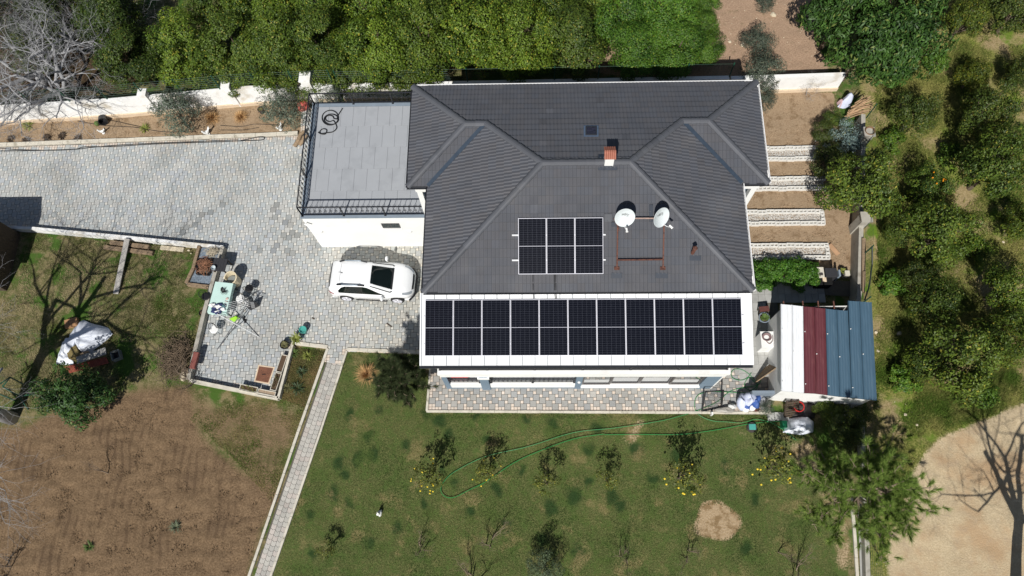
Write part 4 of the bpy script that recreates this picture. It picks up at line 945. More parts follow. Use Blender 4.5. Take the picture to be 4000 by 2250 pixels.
# ------------------------------------------------------------------ car
def make_car():
    t = thing('parked_car', 'white hatchback with roof rails parked beside the garage', 'car', (*((P(1350, 1150, .3)+P(1545, 1160, .3))/2)[:2], 0.06))
    c0 = (P(1294, 1093, .8)+P(1614, 1092, .8))/2; t.location = (c0.x, c0.y, .062); t.rotation_euler = (0, 0, math.radians(-3.0))
    X = [-2.0, -1.95, -1.83, -1.62, -0.9, -0.2, .12, .98, 1.4, 1.72, 1.90, 2.0]
    Wd = [.56, .72, .82, .86, .875, .875, .875, .865, .84, .765, .63, .44]
    ZS = [.72, .93, 1.00, .99, .96, .94, .93, .93, .90, .80, .68, .56]
    WR = [.46, .60, .64, .62, .615, .605, .60, .70, .66, .58, .46, .30]
    ZR = [.76, 1.02, 1.26, 1.43, 1.475, 1.475, 1.44, .985, .945, .85, .72, .60]
    ZC = [.78, 1.05, 1.30, 1.475, 1.53, 1.53, 1.50, 1.03, .985, .885, .745, .62]
    xs_ = np.unique(np.concatenate([np.linspace(-2, 2, 81)]))
    def ip(a):
        y = np.interp(xs_, X, a); k = np.array([.15, .2, .3, .2, .15]); yy = np.convolve(np.pad(y, 2, mode='edge'), k, 'valid'); yy[0] = y[0]; yy[-1] = y[-1]; return yy
    w, zs, wr, zr_, zc = ip(Wd), ip(ZS), ip(WR), ip(ZR), ip(ZC)
    zb = np.interp(xs_, [-2, -1.9, -1.7, 1.7, 1.9, 2], [.42, .3, .24, .24, .28, .36])
    for cx_ in (-1.2, 1.22):
        dx = np.clip(1-((xs_-cx_)/.40)**2, 0, 1); zb = np.maximum(zb, .33+.40*np.sqrt(dx)*(np.abs(xs_-cx_) < .40))
    S = []
    for i, x in enumerate(xs_):
        b = zb[i]; z2 = max(.42, b+.02); z3 = max(.66, z2+.04); z3 = min(z3, zs[i]-.05) if zs[i]-.05 > z2 else z2+.01; z4 = max(zs[i], z3+.015)
        pr = [(w[i]*.95, b), (w[i]*.985, z2), (w[i], z3), (w[i]*.965, z4), (wr[i]+.0, zr_[i]), (wr[i]*.86, zr_[i]+.6*(zc[i]-zr_[i])), (wr[i]*.45, zc[i]-.1*(zc[i]-zr_[i])), (0, zc[i])]
        S.append([(x, y, z) for y, z in pr]+[(x, -y, z) for y, z in reversed(pr[:-1])])
    n = len(S[0])
    mb = MB(); v = [p for s in S for p in s]
    mb.add(v, [(i*n+k, (i+1)*n+k, (i+1)*n+k+1, i*n+k+1) for i in range(len(S)-1) for k in range(n-1)]+[tuple(range(n)), tuple(reversed([(len(S)-1)*n+k for k in range(n)]))])
    # floor
    mb.add([(-1.9, -.8, .3), (1.85, -.8, .3), (1.85, .8, .3), (-1.9, .8, .3)], [(0, 1, 2, 3)])
    mw = mat('car_white_paint', (.80, .81, .82), .25, .0, coat=0.6); mgl = mat('car_glass', srgb(16, 24, 24), .05, .15, 3, spec=.6); mdk = mat('car_black_trim', srgb(30, 31, 35), .4, .05)
    mrd = mat('car_red_lens', srgb(150, 16, 30), .2, .1, 8); mlens = mat('car_clear_lens', srgb(150, 156, 162), .12, .15, 12, spec=.7)
    body = mb.build('body', mw, t, world=False, smooth=True)
    def patch(name, x0, x1, k0, k1, m, off=.008, trim=None, f0=0.0, f1=1.0, parent=None):
        mb = MB(); rows = []
        for x in np.linspace(x0, x1, 14):
            i = min(np.searchsorted(xs_, x), len(xs_)-1); j = max(i-1, 0); g = (x-xs_[j])/(xs_[i]-xs_[j]) if i > j else 0
            row = []
            ks = np.linspace(k0+f0, k1-1+f1, 5) if trim is None else np.linspace(*trim((x-x0)/(x1-x0)), 5)
            for kk in ks:
                k = int(min(kk, n-2)); h = kk-k
                a = np.array(S[j][k])*(1-h)+np.array(S[j][k+1])*h; b = np.array(S[i][k])*(1-h)+np.array(S[i][k+1])*h; p = a*(1-g)+b*g
                nr = np.array([0.15*np.sign(x)*(abs(x) > 1), p[1]/.87, max(0, (p[2]-.75))*1.3]); nr /= np.linalg.norm(nr)+1e-6; row.append(p+nr*off)
            rows.append(row)
        v = [tuple(p) for r_ in rows for p in r_]; mb.add(v, [(a*5+b, (a+1)*5+b, (a+1)*5+b+1, a*5+b+1) for a in range(13) for b in range(4)])
        return mb.build(name, m, parent or t, world=False, smooth=True)
    patch('windscreen', .10, 1.0, 4, n-5, mgl, .009, lambda s: (4.04, 9.96)); patch('wiper_panel', .98, 1.06, 4, n-5, mdk, .012, lambda s: (4.4, 9.6))
    for s_ in (0, 1):
        def tr(s): 
            a, b = 3.12, 3.12+.80*min(1, (1-s)/.42, .35+s/.16)
            return (a, b) if s_ == 0 else (14-a, 14-b)
        patch('side_window', -1.42, .80, 0, 0, mgl, .006, tr)
    patch('rear_window', -1.97, -1.80, 4, n-5, mdk, .01, lambda s: (4.0+.5*s, 10-.5*s))
    for s_ in (0, 1):
        patch('tail_light', -1.985, -1.66, 0, 0, mrd, .012, (lambda s: (2.7, 3.35-.45*s)) if s_ == 0 else (lambda s: (11.3, 10.65+.45*s)))
        patch('headlight', 1.52, 1.93, 0, 0, mlens, .010, (lambda s: (3.0+.35*(1-s), 3.95)) if s_ == 0 else (lambda s: (11-.35*(1-s), 10.05)))
    patch('grille', 1.90, 1.975, 0, 0, mdk, .016, lambda s: (4.6, 9.4))
    patch('roof_seam', -1.335, -1.325, 0, 0, mdk, .006, lambda s: (4.6, 9.4))
    mb = MB(); mb.tube([(-1.9, .5, .35), (-1.9, -.5, .35)], .05, 6); mb.build('rear_bumper_trim', mdk, t, world=False)
    mb = MB(); mb.tube([(2.0, .55, .36), (2.03, 0, .36), (2.0, -.55, .36)], .06, 6); mb.tube([(1.78, .82, .34), (2.0, .55, .36)], .05, 6); mb.tube([(1.78, -.82, .34), (2.0, -.55, .36)], .05, 6); mb.build('front_bumper_trim', mdk, t, world=False)
    for s in (-1, 1):
        mb = MB(); mb.tube([(-1.36, s*.585, 1.50), (-1.2, s*.60, 1.575), (-.45, s*.60, 1.585), (-.18, s*.585, 1.51)], [.03, .034, .034, .028], 8); mb.build('roof_rail', mat('rail_grey', srgb(128, 138, 148), .35, .05, metal=.4), t, world=False, smooth=True)
        mb = MB(); mb.tube([(-1.42, s*.575, 1.485), (-1.18, s*.60, 1.59)], .040, 8); mb.tube([(-.42, s*.6, 1.6), (-.14, s*.58, 1.505)], .036, 8); mb.build('rail_foot', mdk, t, world=False)
        mb = MB(); mb.blob((.62, s*1.0, .99), .075, .13, .085, 3, .03, 10, 6); mb.tube([(.66, s*.86, .95), (.63, s*.95, .97)], .03, 6); mb.build('mirror', mw, t, world=False, smooth=True)
        for xh in (-.95, .0): mb = MB(); mb.box(xh, s*.878-.012, .80, xh+.16, s*.878+.012, .825); mb.build('door_handle', mw, t, world=False)
        mb = MB(); mb.tube([(-.75, s*.865, .27), (.75, s*.865, .27)], .03, 6); mb.build('sill_trim', mdk, t, world=False)
        for xw in (-1.2, 1.22):
            mb = MB(); prof = [(.20, -.09), (.30, -.10), (.325, -.06), (.325, .06), (.30, .10), (.21, .09)]; mb.lathe(prof, (0, 0, 0), 26); wh = mb.build('wheel', mat('tyre_rubber', srgb(38, 38, 40), .8, .1, 20), t, world=False, smooth=False)
            wh.rotation_euler = (math.pi/2, 0, 0); wh.location = (xw, s*.775, .325)
            mb = MB()
            for k in range(5):
                a = 2*math.pi*k/5
                for g in (-.16, .16): mb.tube([(.05*math.cos(a), .05*math.sin(a), -s*.095), (.215*math.cos(a+g), .215*math.sin(a+g), -s*.102)], .022, 5)
            mb.tube([(.215*math.cos(a), .215*math.sin(a), -s*.098) for a in np.linspace(0, 6.28, 21)[:-1]], .018, 5, closed=True); mb.lathe([(.06, -.01), (.06, .01)], (0, 0, -s*.1), 10); mb.build('rim', m_alu, wh, world=False)
    mb = MB(); mb.tube([(-1.26, 0, 1.52), (-1.42, 0, 1.60)], .008, 5); mb.lathe([(.03, 0), (.015, .03)], (-1.25, 0, 1.515), 8); mb.build('antenna', mdk, t, world=False)
    return t
make_car()

# ------------------------------------------------------------------ shed on the right
m_red = mat('maroon_sheet', srgb(94, 46, 52), .5, .12, 3, stretch=(7, 1, 1), col2=srgb(112, 66, 68), c2scale=1.0, c2lo=.5, c2hi=.8); m_bl = mat('blue_sheet', srgb(66, 92, 110), .5, .10, 3, stretch=(9, .6, 1), col2=srgb(84, 108, 122), c2scale=1.2, c2lo=.55, c2hi=.8); m_ws = mat('white_sheet', (.74, .76, .78), .45, .06, 3, stretch=(7, 1, 1), col2=(.62, .62, .60), c2scale=.9, c2lo=.55, c2hi=.85)
shed = thing('garden_shed', 'white walled shed with white, maroon and blue striped metal roof', 'shed', (12.4, 8.3, 0))
zt, zb_ = 2.5, 2.2
top = [(3049, 1188, 0), (3093, 1192, 0), (3136, 1197, 1), (3180, 1201, 1), (3223, 1206, 2), (3267, 1211, 2), (3312, 1175, 2), (3356, 1178, 2), (3404, 1181, 2)]
bot = [(3050, 1526), (3094, 1530), (3140, 1535), (3186, 1537), (3231, 1543), (3278, 1549), (3325, 1554), (3372, 1559), (3424, 1564)]
cols = [m_ws, m_ws, m_red, m_red, m_bl, m_bl, m_bl, m_bl]
topx = [P(x, y, zt) for x, y, _ in top]
topx2 = list(topx)
for k in range(8):
    if k < 6: a, b = P(top[k][0], top[k][1], zt), P(top[k+1][0] if k < 5 else 3311, top[k+1][1] if k < 5 else 1214, zt)
    else: a, b = P(top[k][0], top[k][1], zt), P(top[k+1][0], top[k+1][1], zt)
    c, d = P(*bot[k+1], zb_), P(*bot[k], zb_); mb = MB(); up = Vector((0, 0, .03)); n = 9; v = []
    for e, f_ in ((d, c), (a, b)):
        for j in range(n+1):
            s = j/n; q = e.lerp(f_, .012+.976*s); hgt = .045 if j in (0, n) else (.012 if j % 2 else 0.0); v.append(q+Vector((0, 0, hgt)))
    mb.add(v, [(j, j+1, n+2+j, n+1+j) for j in range(n)]); lo = [p-Vector((0, 0, .06)) for p in (d, c, b, a)]; mb.add([d, c, b, a]+lo, [(4, 7, 6, 5), (0, 1, 5, 4), (1, 2, 6, 5), (2, 3, 7, 6), (3, 0, 4, 7)])
    o = mb.build('roof_sheet', cols[k], shed)
    for j, s in enumerate((.3, .55, .9)):
        if (k+j) % 2 == 0: q = a.lerp(d, s); m2 = MB(); m2.lathe([(.025, 0), (.02, .02)], (q.x+.06, q.y, q.z+.045), 7); m2.build('screw_cap', m_white, o)
c = [P(*bot[0], zb_), P(*bot[8], zb_), P(3404, 1181, zt), P(3049, 1188, zt)]
wv = [(c[0].x+.1, c[0].y+.04), (c[1].x-.18, c[1].y+.04), (c[2].x-.18, c[2].y-.1), (c[3].x+.12, c[3].y-.1)]
mb = MB(); i = [(x, y, -.05) for x, y in wv]+[(wv[0][0], wv[0][1], 2.1), (wv[1][0], wv[1][1], 2.1), (wv[2][0], wv[2][1], 2.4), (wv[3][0], wv[3][1], 2.4)]
mb.add(i, [(0, 1, 5, 4), (1, 2, 6, 5), (2, 3, 7, 6), (3, 0, 4, 7)]); mb.build('wall', m_white, shed)
mb = MB(); mb.box(c[0].x-.85, c[0].y+.12, 0, c[0].x+.12, c[0].y+.25, 1.0); mb.build('side_wall', m_coping, shed)
for px in (3062, 3137, 3197, 3258):
    q = P(px, 1185, 2.46); mb = MB(); mb.beam((q.x, q.y-.7, 2.38), (q.x, q.y+.12, 2.42), .05, .06); mb.build('rafter', m_rust, shed)
mb = MB(); a, b = P(2948, 1475, 0.1), P(3040, 1418, 1.2); mb.beam((a.x+.1, a.y, .08), (a.x+.95, a.y+.55, 1.15), .9, .04, up=(-.5, .8, .5)); single(mb, 'leaning_board', m_wood, 'weathered brown board propped up at an angle beside the shed', 'board')

# ------------------------------------------------------------------ block edged gravel beds
m_block = mat('pale_block', srgb(214, 212, 206), .9, .08, 8, .2, 60)
def block_mesh():
    mb = MB(); w, d, h = .385, .185, .19; xs3 = [0, .035, .165, .215, .345, w]; ys3 = [0, .035, .15, d]
    for i in range(5):
        for j in range(3):
            x0, x1, y0, y1 = xs3[i], xs3[i+1], ys3[j], ys3[j+1]
            hole = i in (1, 3) and j == 1; z = .06 if hole else h
            mb.face([(x0, y0, z), (x1, y0, z), (x1, y1, z), (x0, y1, z)])
            if hole:
                for a, b in (((x0, y0), (x1, y0)), ((x1, y0), (x1, y1)), ((x1, y1), (x0, y1)), ((x0, y1), (x0, y0))): mb.face([(*a, h), (*b, h), (*b, z), (*a, z)])
    for a, b in (((0, 0), (w, 0)), ((w, 0), (w, d)), ((w, d), (0, d)), ((0, d), (0, 0))): mb.face([(*a, 0), (*b, 0), (*b, h), (*a, h)])
    me = bpy.data.meshes.new('concrete_block'); me.from_pydata([(x-w/2, y-d/2, z) for x, y, z in mb.v], [], mb.f); me.materials.append(m_block); me.update(); return me
BLK = block_mesh()
m_grav = mat('gravel_stones', (1, 1, 1), .9, .05, 30, tint=True)
def gravel(parent, x0, x1, y0, y1, z, n, seed, name='gravel'):
    r = np.random.default_rng(seed); px = r.uniform(x0, x1, n); py = r.uniform(y0, y1, n); s = r.uniform(.012, .03, n); mb_v = []; F = []; col = []
    oct_ = np.array([(1, 0, 0), (0, 1, 0), (-1, 0, 0), (0, -1, 0), (0, 0, .8)])
    ang = r.uniform(0, 6.28, n); c, q = np.cos(ang), np.sin(ang); V = np.zeros((n, 5, 3))
    for k in range(5):
        ox, oy, oz = oct_[k]; jx = r.uniform(.7, 1.3, n)
        V[:, k, 0] = px+s*jx*(ox*c-oy*q); V[:, k, 1] = py+s*jx*(ox*q+oy*c); V[:, k, 2] = z+s*oz*jx
    b = np.arange(n)[:, None]*5; F = np.concatenate([b+np.array([[k, (k+1) % 4, 4]]) for k in range(4)], 1).reshape(-1, 3)
    g = r.uniform(.28, .62, n); T = np.repeat(np.stack([g*1.03, g*.98, g*.9], 1), 4, 0)
    off = worldloc(parent); V = V.reshape(-1, 3)-np.array(off)
    return setprops(link(name, arrmesh(name, V, F, m_grav, T), parent), kind='stuff')
rb = random.Random(5)
for si, (ya, yb, xe, nm) in enumerate(((19.22, 18.62, 14.15, 'farthest'), (17.52, 16.97, 14.35, 'second farthest'), (15.72, 15.1, 14.0, 'third'), (13.95, 13.3, 14.0, 'nearest'))):
    x0 = 9.6; lab = 'gravel strip edged with white hollow blocks right of the house, ' + ('farthest of four' if si == 0 else 'nearest the green leafy bed' if si == 3 else nm+' of four')
    t = thing('gravel_bed', lab, 'garden bed', (x0, yb, 0), 0, 'gravel strips edged with blocks')
    nb = int((xe-x0)/.395)
    for yy in (ya, yb):
        for k in range(nb):
            o = link('concrete_block', BLK, t, (xe-x0-.395*(k+.5)+rb.uniform(-.006, .006), yy-yb+rb.uniform(-.015, .015), -.02)); o.rotation_euler = (0, 0, rb.uniform(-.02, .02))
    if si >= 2:
        for k in (0.33, .67):
            o = link('concrete_block', BLK, t, (xe-x0-.08, (ya-yb)*k, -.02)); o.rotation_euler = (0, 0, math.pi/2)
    gravel(t, x0, xe-.1, yb+.1, ya-.1, .03, 2600, 40+si)
# ------------------------------------------------------------------ patio, yard and side-yard things
m_mint = mat('mint_cloth', srgb(186, 214, 206), .8, .04, 3); m_stripe = mat('navy_cloth', srgb(44, 54, 96), .85, .1, 9); m_cream = mat('cream_plastic', srgb(206, 192, 162), .5, .05)
m_greyp = mat('grey_plastic', srgb(120, 124, 122), .6, .08); m_teal = mat('teal_plastic', srgb(74, 156, 146), .4, .05); m_soil = mat('pot_soil', srgb(84, 66, 50), .95, .2, 30)
m_stone = mat('pale_stone', srgb(196, 184, 160), .9, .15, 8, .3, 40); m_slate = mat('slate_paving', srgb(118, 130, 142), .8, .1, 6, tint=True); m_char = mat('charcoal_top', srgb(44, 44, 48), .7, .15, 12)
m_redb = mat('brick_red', srgb(128, 74, 66), .85, .12, 9); m_lime = mat('lime_plastic', srgb(140, 196, 40), .5, .05); m_tarp = mat('white_tarp', srgb(216, 221, 231), .6, .05, 3, .15, 12)
m_gtarp = mat('dark_tarp', srgb(62, 56, 54), .7, .15, 4, .3, 9); m_fig = mat('white_ceramic', (.78, .78, .76), .4, .04); m_skin = mat('blue_sack', srgb(52, 84, 148), .6, .15, 7, .3, 15)
m_sackw = mat('white_sack', srgb(196, 202, 222), .7, .08, 8, .4, 16); m_hose = mat('green_hose', srgb(30, 128, 66), .45, .08, 6); m_leafb = mat('plain_leaf', srgb(74, 96, 40), .7, .25, 12)
m_straw = mat('straw', srgb(188, 150, 102), .9, .2, 14); m_bark = mat('branch_bark', srgb(128, 112, 96), .9, .2, 14); m_redm = mat('red_oxide_metal', srgb(150, 72, 56), .7, .25, 9)

# table with mint cloth and what lies on it
tc = [P(841, 1100, .76), P(911, 1107, .76), P(884, 1226, .76), P(809, 1219, .76)]
ct = sum(tc, Vector())/4; tb = thing('patio_table', 'long table under a pale mint cloth beside the low wall', 'table', (ct.x, ct.y, .06))
mb = MB(); q = [(p.x, p.y) for p in tc]
if area(q) < 0: q.reverse()
mb.prism(q, .70, .76); n0 = len(mb.v); r = random.Random(3)
for i in range(4):
    a, b = Vector((*q[i], .74)), Vector((*q[(i+1) % 4], .74)); m_ = 8
    for k in range(m_):
        p, s = a.lerp(b, k/m_), a.lerp(b, (k+1)/m_); o = (p-ct); o.z = 0; o.normalize(); dz = .2+.03*math.sin(k*2)
        mb.face([p+o*.004, s+o*.004, s+o*(.03+.02*math.sin(k+1))-Vector((0, 0, dz)), p+o*(.03+.02*math.sin(k))-Vector((0, 0, dz))])
mb.build('tablecloth', m_mint, tb)
for p in tc: w = p.lerp(ct, .12); mb = MB(); mb.box(w.x-.025, w.y-.025, .06, w.x+.025, w.y+.025, .70); mb.build('leg', m_black, tb)
mb = MB(); q = P(848, 1205, .8)
for k in range(12): mb.cur = k % 2; mb.blob((q.x+r.uniform(-.26, .26), q.y+r.uniform(-.24, .24), .82), .16, .09, .06, k, .3, 8, 5)
single(mb, 'striped_cloth', [m_stripe, m_fig], 'crumpled navy and white striped cloth on the mint table', 'cloth')
q = P(864, 1203, .8); mb = MB(); mb.lathe([(.09, 0), (.11, .05), (.07, .12), (.01, .14)], (q.x+.12, q.y+.08, .77), 12); single(mb, 'cap', mat('teal_cap', srgb(70, 104, 112), .8), 'teal cap lying beside the striped cloth on the table', 'cap')
q = P(876, 1138, .77); mb = MB()
for k in range(70):
    a = r.uniform(0, 6.28); l = r.uniform(.06, .22); mb.beam((q.x, q.y, .80), (q.x+l*math.cos(a), q.y+l*math.sin(a), r.uniform(.77, .85)), .006, .006)
single(mb, 'twig_bundle', m_black, 'small bundle of dark dry twigs on the mint table', 'twigs')
q = P(866, 1129, .78); mb = MB(); mb.blob((q.x, q.y, .79), .05, .09, .04, 2, .2); single(mb, 'dark_glove', m_black, 'small dark glove lying on the mint table near the twigs', 'glove')
q = P(887, 1167, .78); mb = MB(); mb.blob((q.x, q.y, .785), .08, .06, .02, 6, .2, 10, 6); mb.tube([(q.x-.1, q.y-.12, .79), (q.x+.06, q.y-.16, .79)], .012, 5); single(mb, 'cutting_plate', mat('pinkish', srgb(196, 170, 160), .6, .2), 'pale plate with a knife near the table edge', 'plate')
# chairs: round seat, bent back and legs
def chair(px, py, rz, seat, label, lie=False, frame=None, z=0.06, h=.45):
    c = P(px, py, h); t = thing('patio_chair', label, 'chair', (c.x, c.y, z), rz, 'chairs around the patio table'); frame = frame or m_black
    mb = MB(); mb.lathe([(.17, .42), (.2, .43), (.2, .46), (.16, .47)], (0, 0, 0), 18); mb.build('seat', seat, t, world=False)
    pts = [(.18*math.cos(a), .19*math.sin(a)+.02, .46+.36*math.sin((a)/1.0)**.6 if math.sin(a) > 0 else .46) for a in np.linspace(0, math.pi, 11)]
    mb = MB(); mb.tube(pts, .014, 5); mb.tube([(x*.7, y+.005, .46+(zz-.46)*.7) for x, y, zz in pts], .01, 5); mb.build('backrest', frame, t, world=False)
    for a in (.8, 2.34, 3.94, 5.5): mb = MB(); mb.tube([(.13*math.cos(a), .13*math.sin(a), .43), (.21*math.cos(a), .21*math.sin(a), 0)], .013, 5); mb.build('leg', frame, t, world=False)
    if lie: t.rotation_euler = (math.radians(82), 0, rz); t.location.z = .26
    return t
chair(940, 1168, -.6, m_plasw, 'white round seated chair between the mint table and the drying rack')
chair(838, 1288, .2, m_plasw, 'white round seated chair alone below the mint table')
chair(931, 1203, 2.2, m_plasw, 'white chair tipped on its side against the table', True)
chair(804, 1158, 1.2, m_black, 'black metal chair outside the low wall on the grass side', False, None, .02)
chair(975, 1128, 2.6, m_black, 'black chair with a bent rail back to the right of the table')
# barrel armchair
q = P(908, 1092, .5); t = thing('barrel_armchair', 'cream and grey tub armchair beside the dark square table', 'armchair', (q.x, q.y, .06), -.5)
mb = MB(); ring = np.linspace(-2.2, 2.2, 13); v = []
for a in ring:
    s, c_ = math.sin(a), math.cos(a)
    for rr2, zz in ((.30, .05), (.32, .8-.12*abs(a)/2.2), (.27, .8-.12*abs(a)/2.2), (.25, .4)): v.append((rr2*s, rr2*c_, zz))
mb.add(v, [(i*4+k, (i+1)*4+k, (i+1)*4+k+1, i*4+k+1) for i in range(12) for k in range(3)]+[(0, 1, 2, 3), (51, 50, 49, 48)]); mb.build('backrest', m_cream, t, world=False)
mb = MB(); mb.lathe([(.24, .0), (.27, .3), (.26, .42), (.2, .44)], (0, -.04, 0), 16); mb.build('seat', m_greyp, t, world=False)
# dark square table with bowl, fire pit bed, branch pile
q = P(858, 1034, .72); t = thing('side_table', 'dark square slatted table at the corner of the fire bed', 'table', (q.x, q.y, .06), -.12)
for k in range(5): mb = MB(); mb.box(-.33+.133*k, -.33, .64, -.33+.133*k+.128, .33, .68); mb.build('slat', m_char, t, world=False)
for sx in (-.28, .28):
    for sy in (-.28, .28): mb = MB(); mb.box(sx-.025, sy-.025, 0, sx+.025, sy+.025, .64); mb.build('leg', m_wood2, t, world=False)
q = P(836, 1048, .76); mb = MB(); mb.lathe([(.06, 0), (.11, .03), (.115, .12), (.105, .12), (.09, .04), (.02, .03)], (q.x, q.y, .745), 16); single(mb, 'glass_bowl', mat('pale_glass', srgb(176, 186, 190), .1, .1), 'round pale glass bowl on the dark slatted table', 'bowl')
fb = [P(783, 965, .3), P(862, 972, .3), P(838, 1075, .3), P(812, 1112, .3), P(725, 1108, .3)]
mb = MB(); q = [(p.x, p.y) for p in fb]
if area(q) < 0: q.reverse()
ctr = sum(fb, Vector())/5; fire = thing('fire_bed', 'raised fire bed with slate paving and timber edging', 'fire pit', (ctr.x, ctr.y, 0)); mb.prism(q, -.02, .24); mb.build('base', m_joint, fire)
bx0, bx1 = min(p[0] for p in q), max(p[0] for p in q); by0, by1 = min(p[1] for p in q), max(p[1] for p in q)
hole = [P(775, 1013, .3), P(833, 1013, .3), P(818, 1075, .3), P(768, 1070, .3)]; hx = [(p.x, p.y) for p in hole]
for i in range(int((bx1-bx0)/.2)+1):
    for j in range(int((by1-by0)/.1)+1):
        x, y = bx0+i*.2+(.1 if j % 2 else 0), by0+j*.1
        k = clip_poly(q, [(x+.003, y+.003), (x+.197, y+.003), (x+.197, y+.097), (x+.003, y+.097)])
        if k and area(k) > .003 and not inside(hx, np.array([x+.1]), np.array([y+.05]))[0]:
            m2 = MB(); f = r.uniform(.85, 1.12); m2.col = (f, f, f); paver_mesh(m2, k, .262); m2.build('paver', m_slate, fire, tint=True)
for a, b, w in ((P(780, 962, .3), P(757, 1050, .3), .16), (P(757, 1050, .3), P(729, 1108, .3), .17), (P(735, 1112, .25), P(818, 1122, .25), .18)): m2 = MB(); m2.beam(a, b, w, .22); m2.build('timber_edge', m_wood, fire, bevel=.015)
for i in range(4): m2 = MB(); m2.beam(hole[i], hole[(i+1) % 4], .07, .06); m2.build('pit_frame', m_black, fire)
def branch_pile(c, rx, ry, h, n, seed, th=.012, l=.5, ang=None, spread=3.14):
    mb = MB(); r = random.Random(seed)
    for k in range(n):
        a = r.uniform(-spread, spread)+(ang or 0); p = Vector((c.x+r.gauss(0, .4)*rx, c.y+r.gauss(0, .4)*ry, c.z+r.uniform(.02, h))); d = Vector((math.cos(a), math.sin(a), r.uniform(-.2, .25)))*l*r.uniform(.5, 1.2); mid = p+Vector((r.uniform(-.05, .05), r.uniform(-.05, .05), .03)); mb.tube([p-d/2, mid, p+d/2], [th, th*.9, th*.5], 4)
    return mb
single(branch_pile(P(803, 1040, .3), .32, .38, .25, 130, 4, .013, .4), 'branch_pile', mat('red_brown_twigs', srgb(140, 100, 76), .9, .25, 12), 'heap of reddish dry branches in the fire bed', 'branches')
single(branch_pile(P(835, 988, .3), .3, .2, .3, 120, 8, .01, .4), 'dead_plant', mat('grey_straw', srgb(178, 168, 148), .9, .2), 'pale dead plant in the upper corner of the fire bed', 'plant')
# timbers in the yard
for (a, b, w, h, lab, m_) in (((497, 932, .45), (452, 1148, .1), .27, .06, 'long pale plank leaning from the low wall into the yard', mat('pale_plank', srgb(166, 162, 156), .85, .1, 5, .2, 30, stretch=(6, 1, 6))), ((432, 948, .12), (584, 966, .12), .2, .2, 'weathered timber beam lying nearest the low wall', m_wood), ((408, 966, .1), (598, 990, .1), .2, .18, 'weathered timber beam lying farther from the low wall', m_wood), ((628, 967, .05), (718, 976, .05), .22, .1, 'short flat sandstone beam on the grass by the wall', m_stone)):
    mb = MB(); mb.beam(P(*a), P(*b), w, h); single(mb, 'timber_beam', m_, lab, 'beam', bevel=.012)
# drying rack
dr = thing('drying_rack', 'folding metal clothes drying rack standing on the patio', 'drying rack', (*P(930, 1290, 0)[:2], .06))
def rod(a, b, w, nm, m_): mb = MB(); mb.tube([a, b], w, 5); mb.build(nm, m_, dr)
m_gst = mat('grey_steel', srgb(120, 122, 124), .4, .1, metal=.4)
A, B, C, D = P(848, 1366, .08), P(848, 1226, .9), P(1012, 1316, .08), P(974, 1176, .9)
rod(A, D, .02, 'leg', m_gst); rod(C, B, .02, 'leg', m_gst); A2, D2 = A+Vector((.45, .12, 0)), D+Vector((.3, .3, 0)); rod(P(930, 1265, .5), P(965, 1180, .9), .018, 'leg', m_gst); rod(P(885, 1310, .3), P(927, 1272, .5), .018, 'leg', m_gst)
rod(B, P(884, 1228, .92), .012, 'frame', m_gst); rod(D, P(990, 1185, .92), .012, 'frame', m_gst); rod(P(884, 1210, .95), P(966, 1170, .95), .013, 'frame', m_gst)
for k in range(6):
    a = P(876+2*k, 1188+7*k, .93); b = P(962+3*k, 1166+6*k, .93); rod(a, b, .006, 'line', m_rope)
    if k < 5: rod(P(978+3*k, 1180, .93), P(984+3*k, 1204, .93), .005, 'line', m_rope)
for k in range(4): rod(P(852+6*k, 1256, .3), P(856+6*k, 1282, .3), .005, 'line', m_rope)
q = P(925, 1246, .1); mb = MB(); mb.add([P(895, 1245, .12), P(924, 1233, .26), P(937, 1243, .14), P(914, 1258, .1), P(924, 1246, .2)], [(0, 4, 1), (1, 4, 2), (2, 4, 3), (3, 4, 0), (0, 1, 2, 3)]); single(mb, 'lime_cloth', m_lime, 'lime green folded cloth lying under the drying rack', 'cloth')
for k, (px, py) in enumerate(((953, 1243), (959, 1254))):
    q = P(px, py, .07); mb = MB(); mb.blob((q.x, q.y, .09), .055, .12, .03, k, .08); single(mb, 'slipper', m_black, ('upper', 'lower')[k]+' of two black slippers beside the drying rack', 'slipper', group='slippers')
q = P(988, 1196, .35); mb = MB(); mb.box(q.x-.23, q.y-.02, .08, q.x+.23, q.y+.02, .62, .5); single(mb, 'folded_board', m_char, 'dark flat board standing under the right end of the drying rack', 'board')
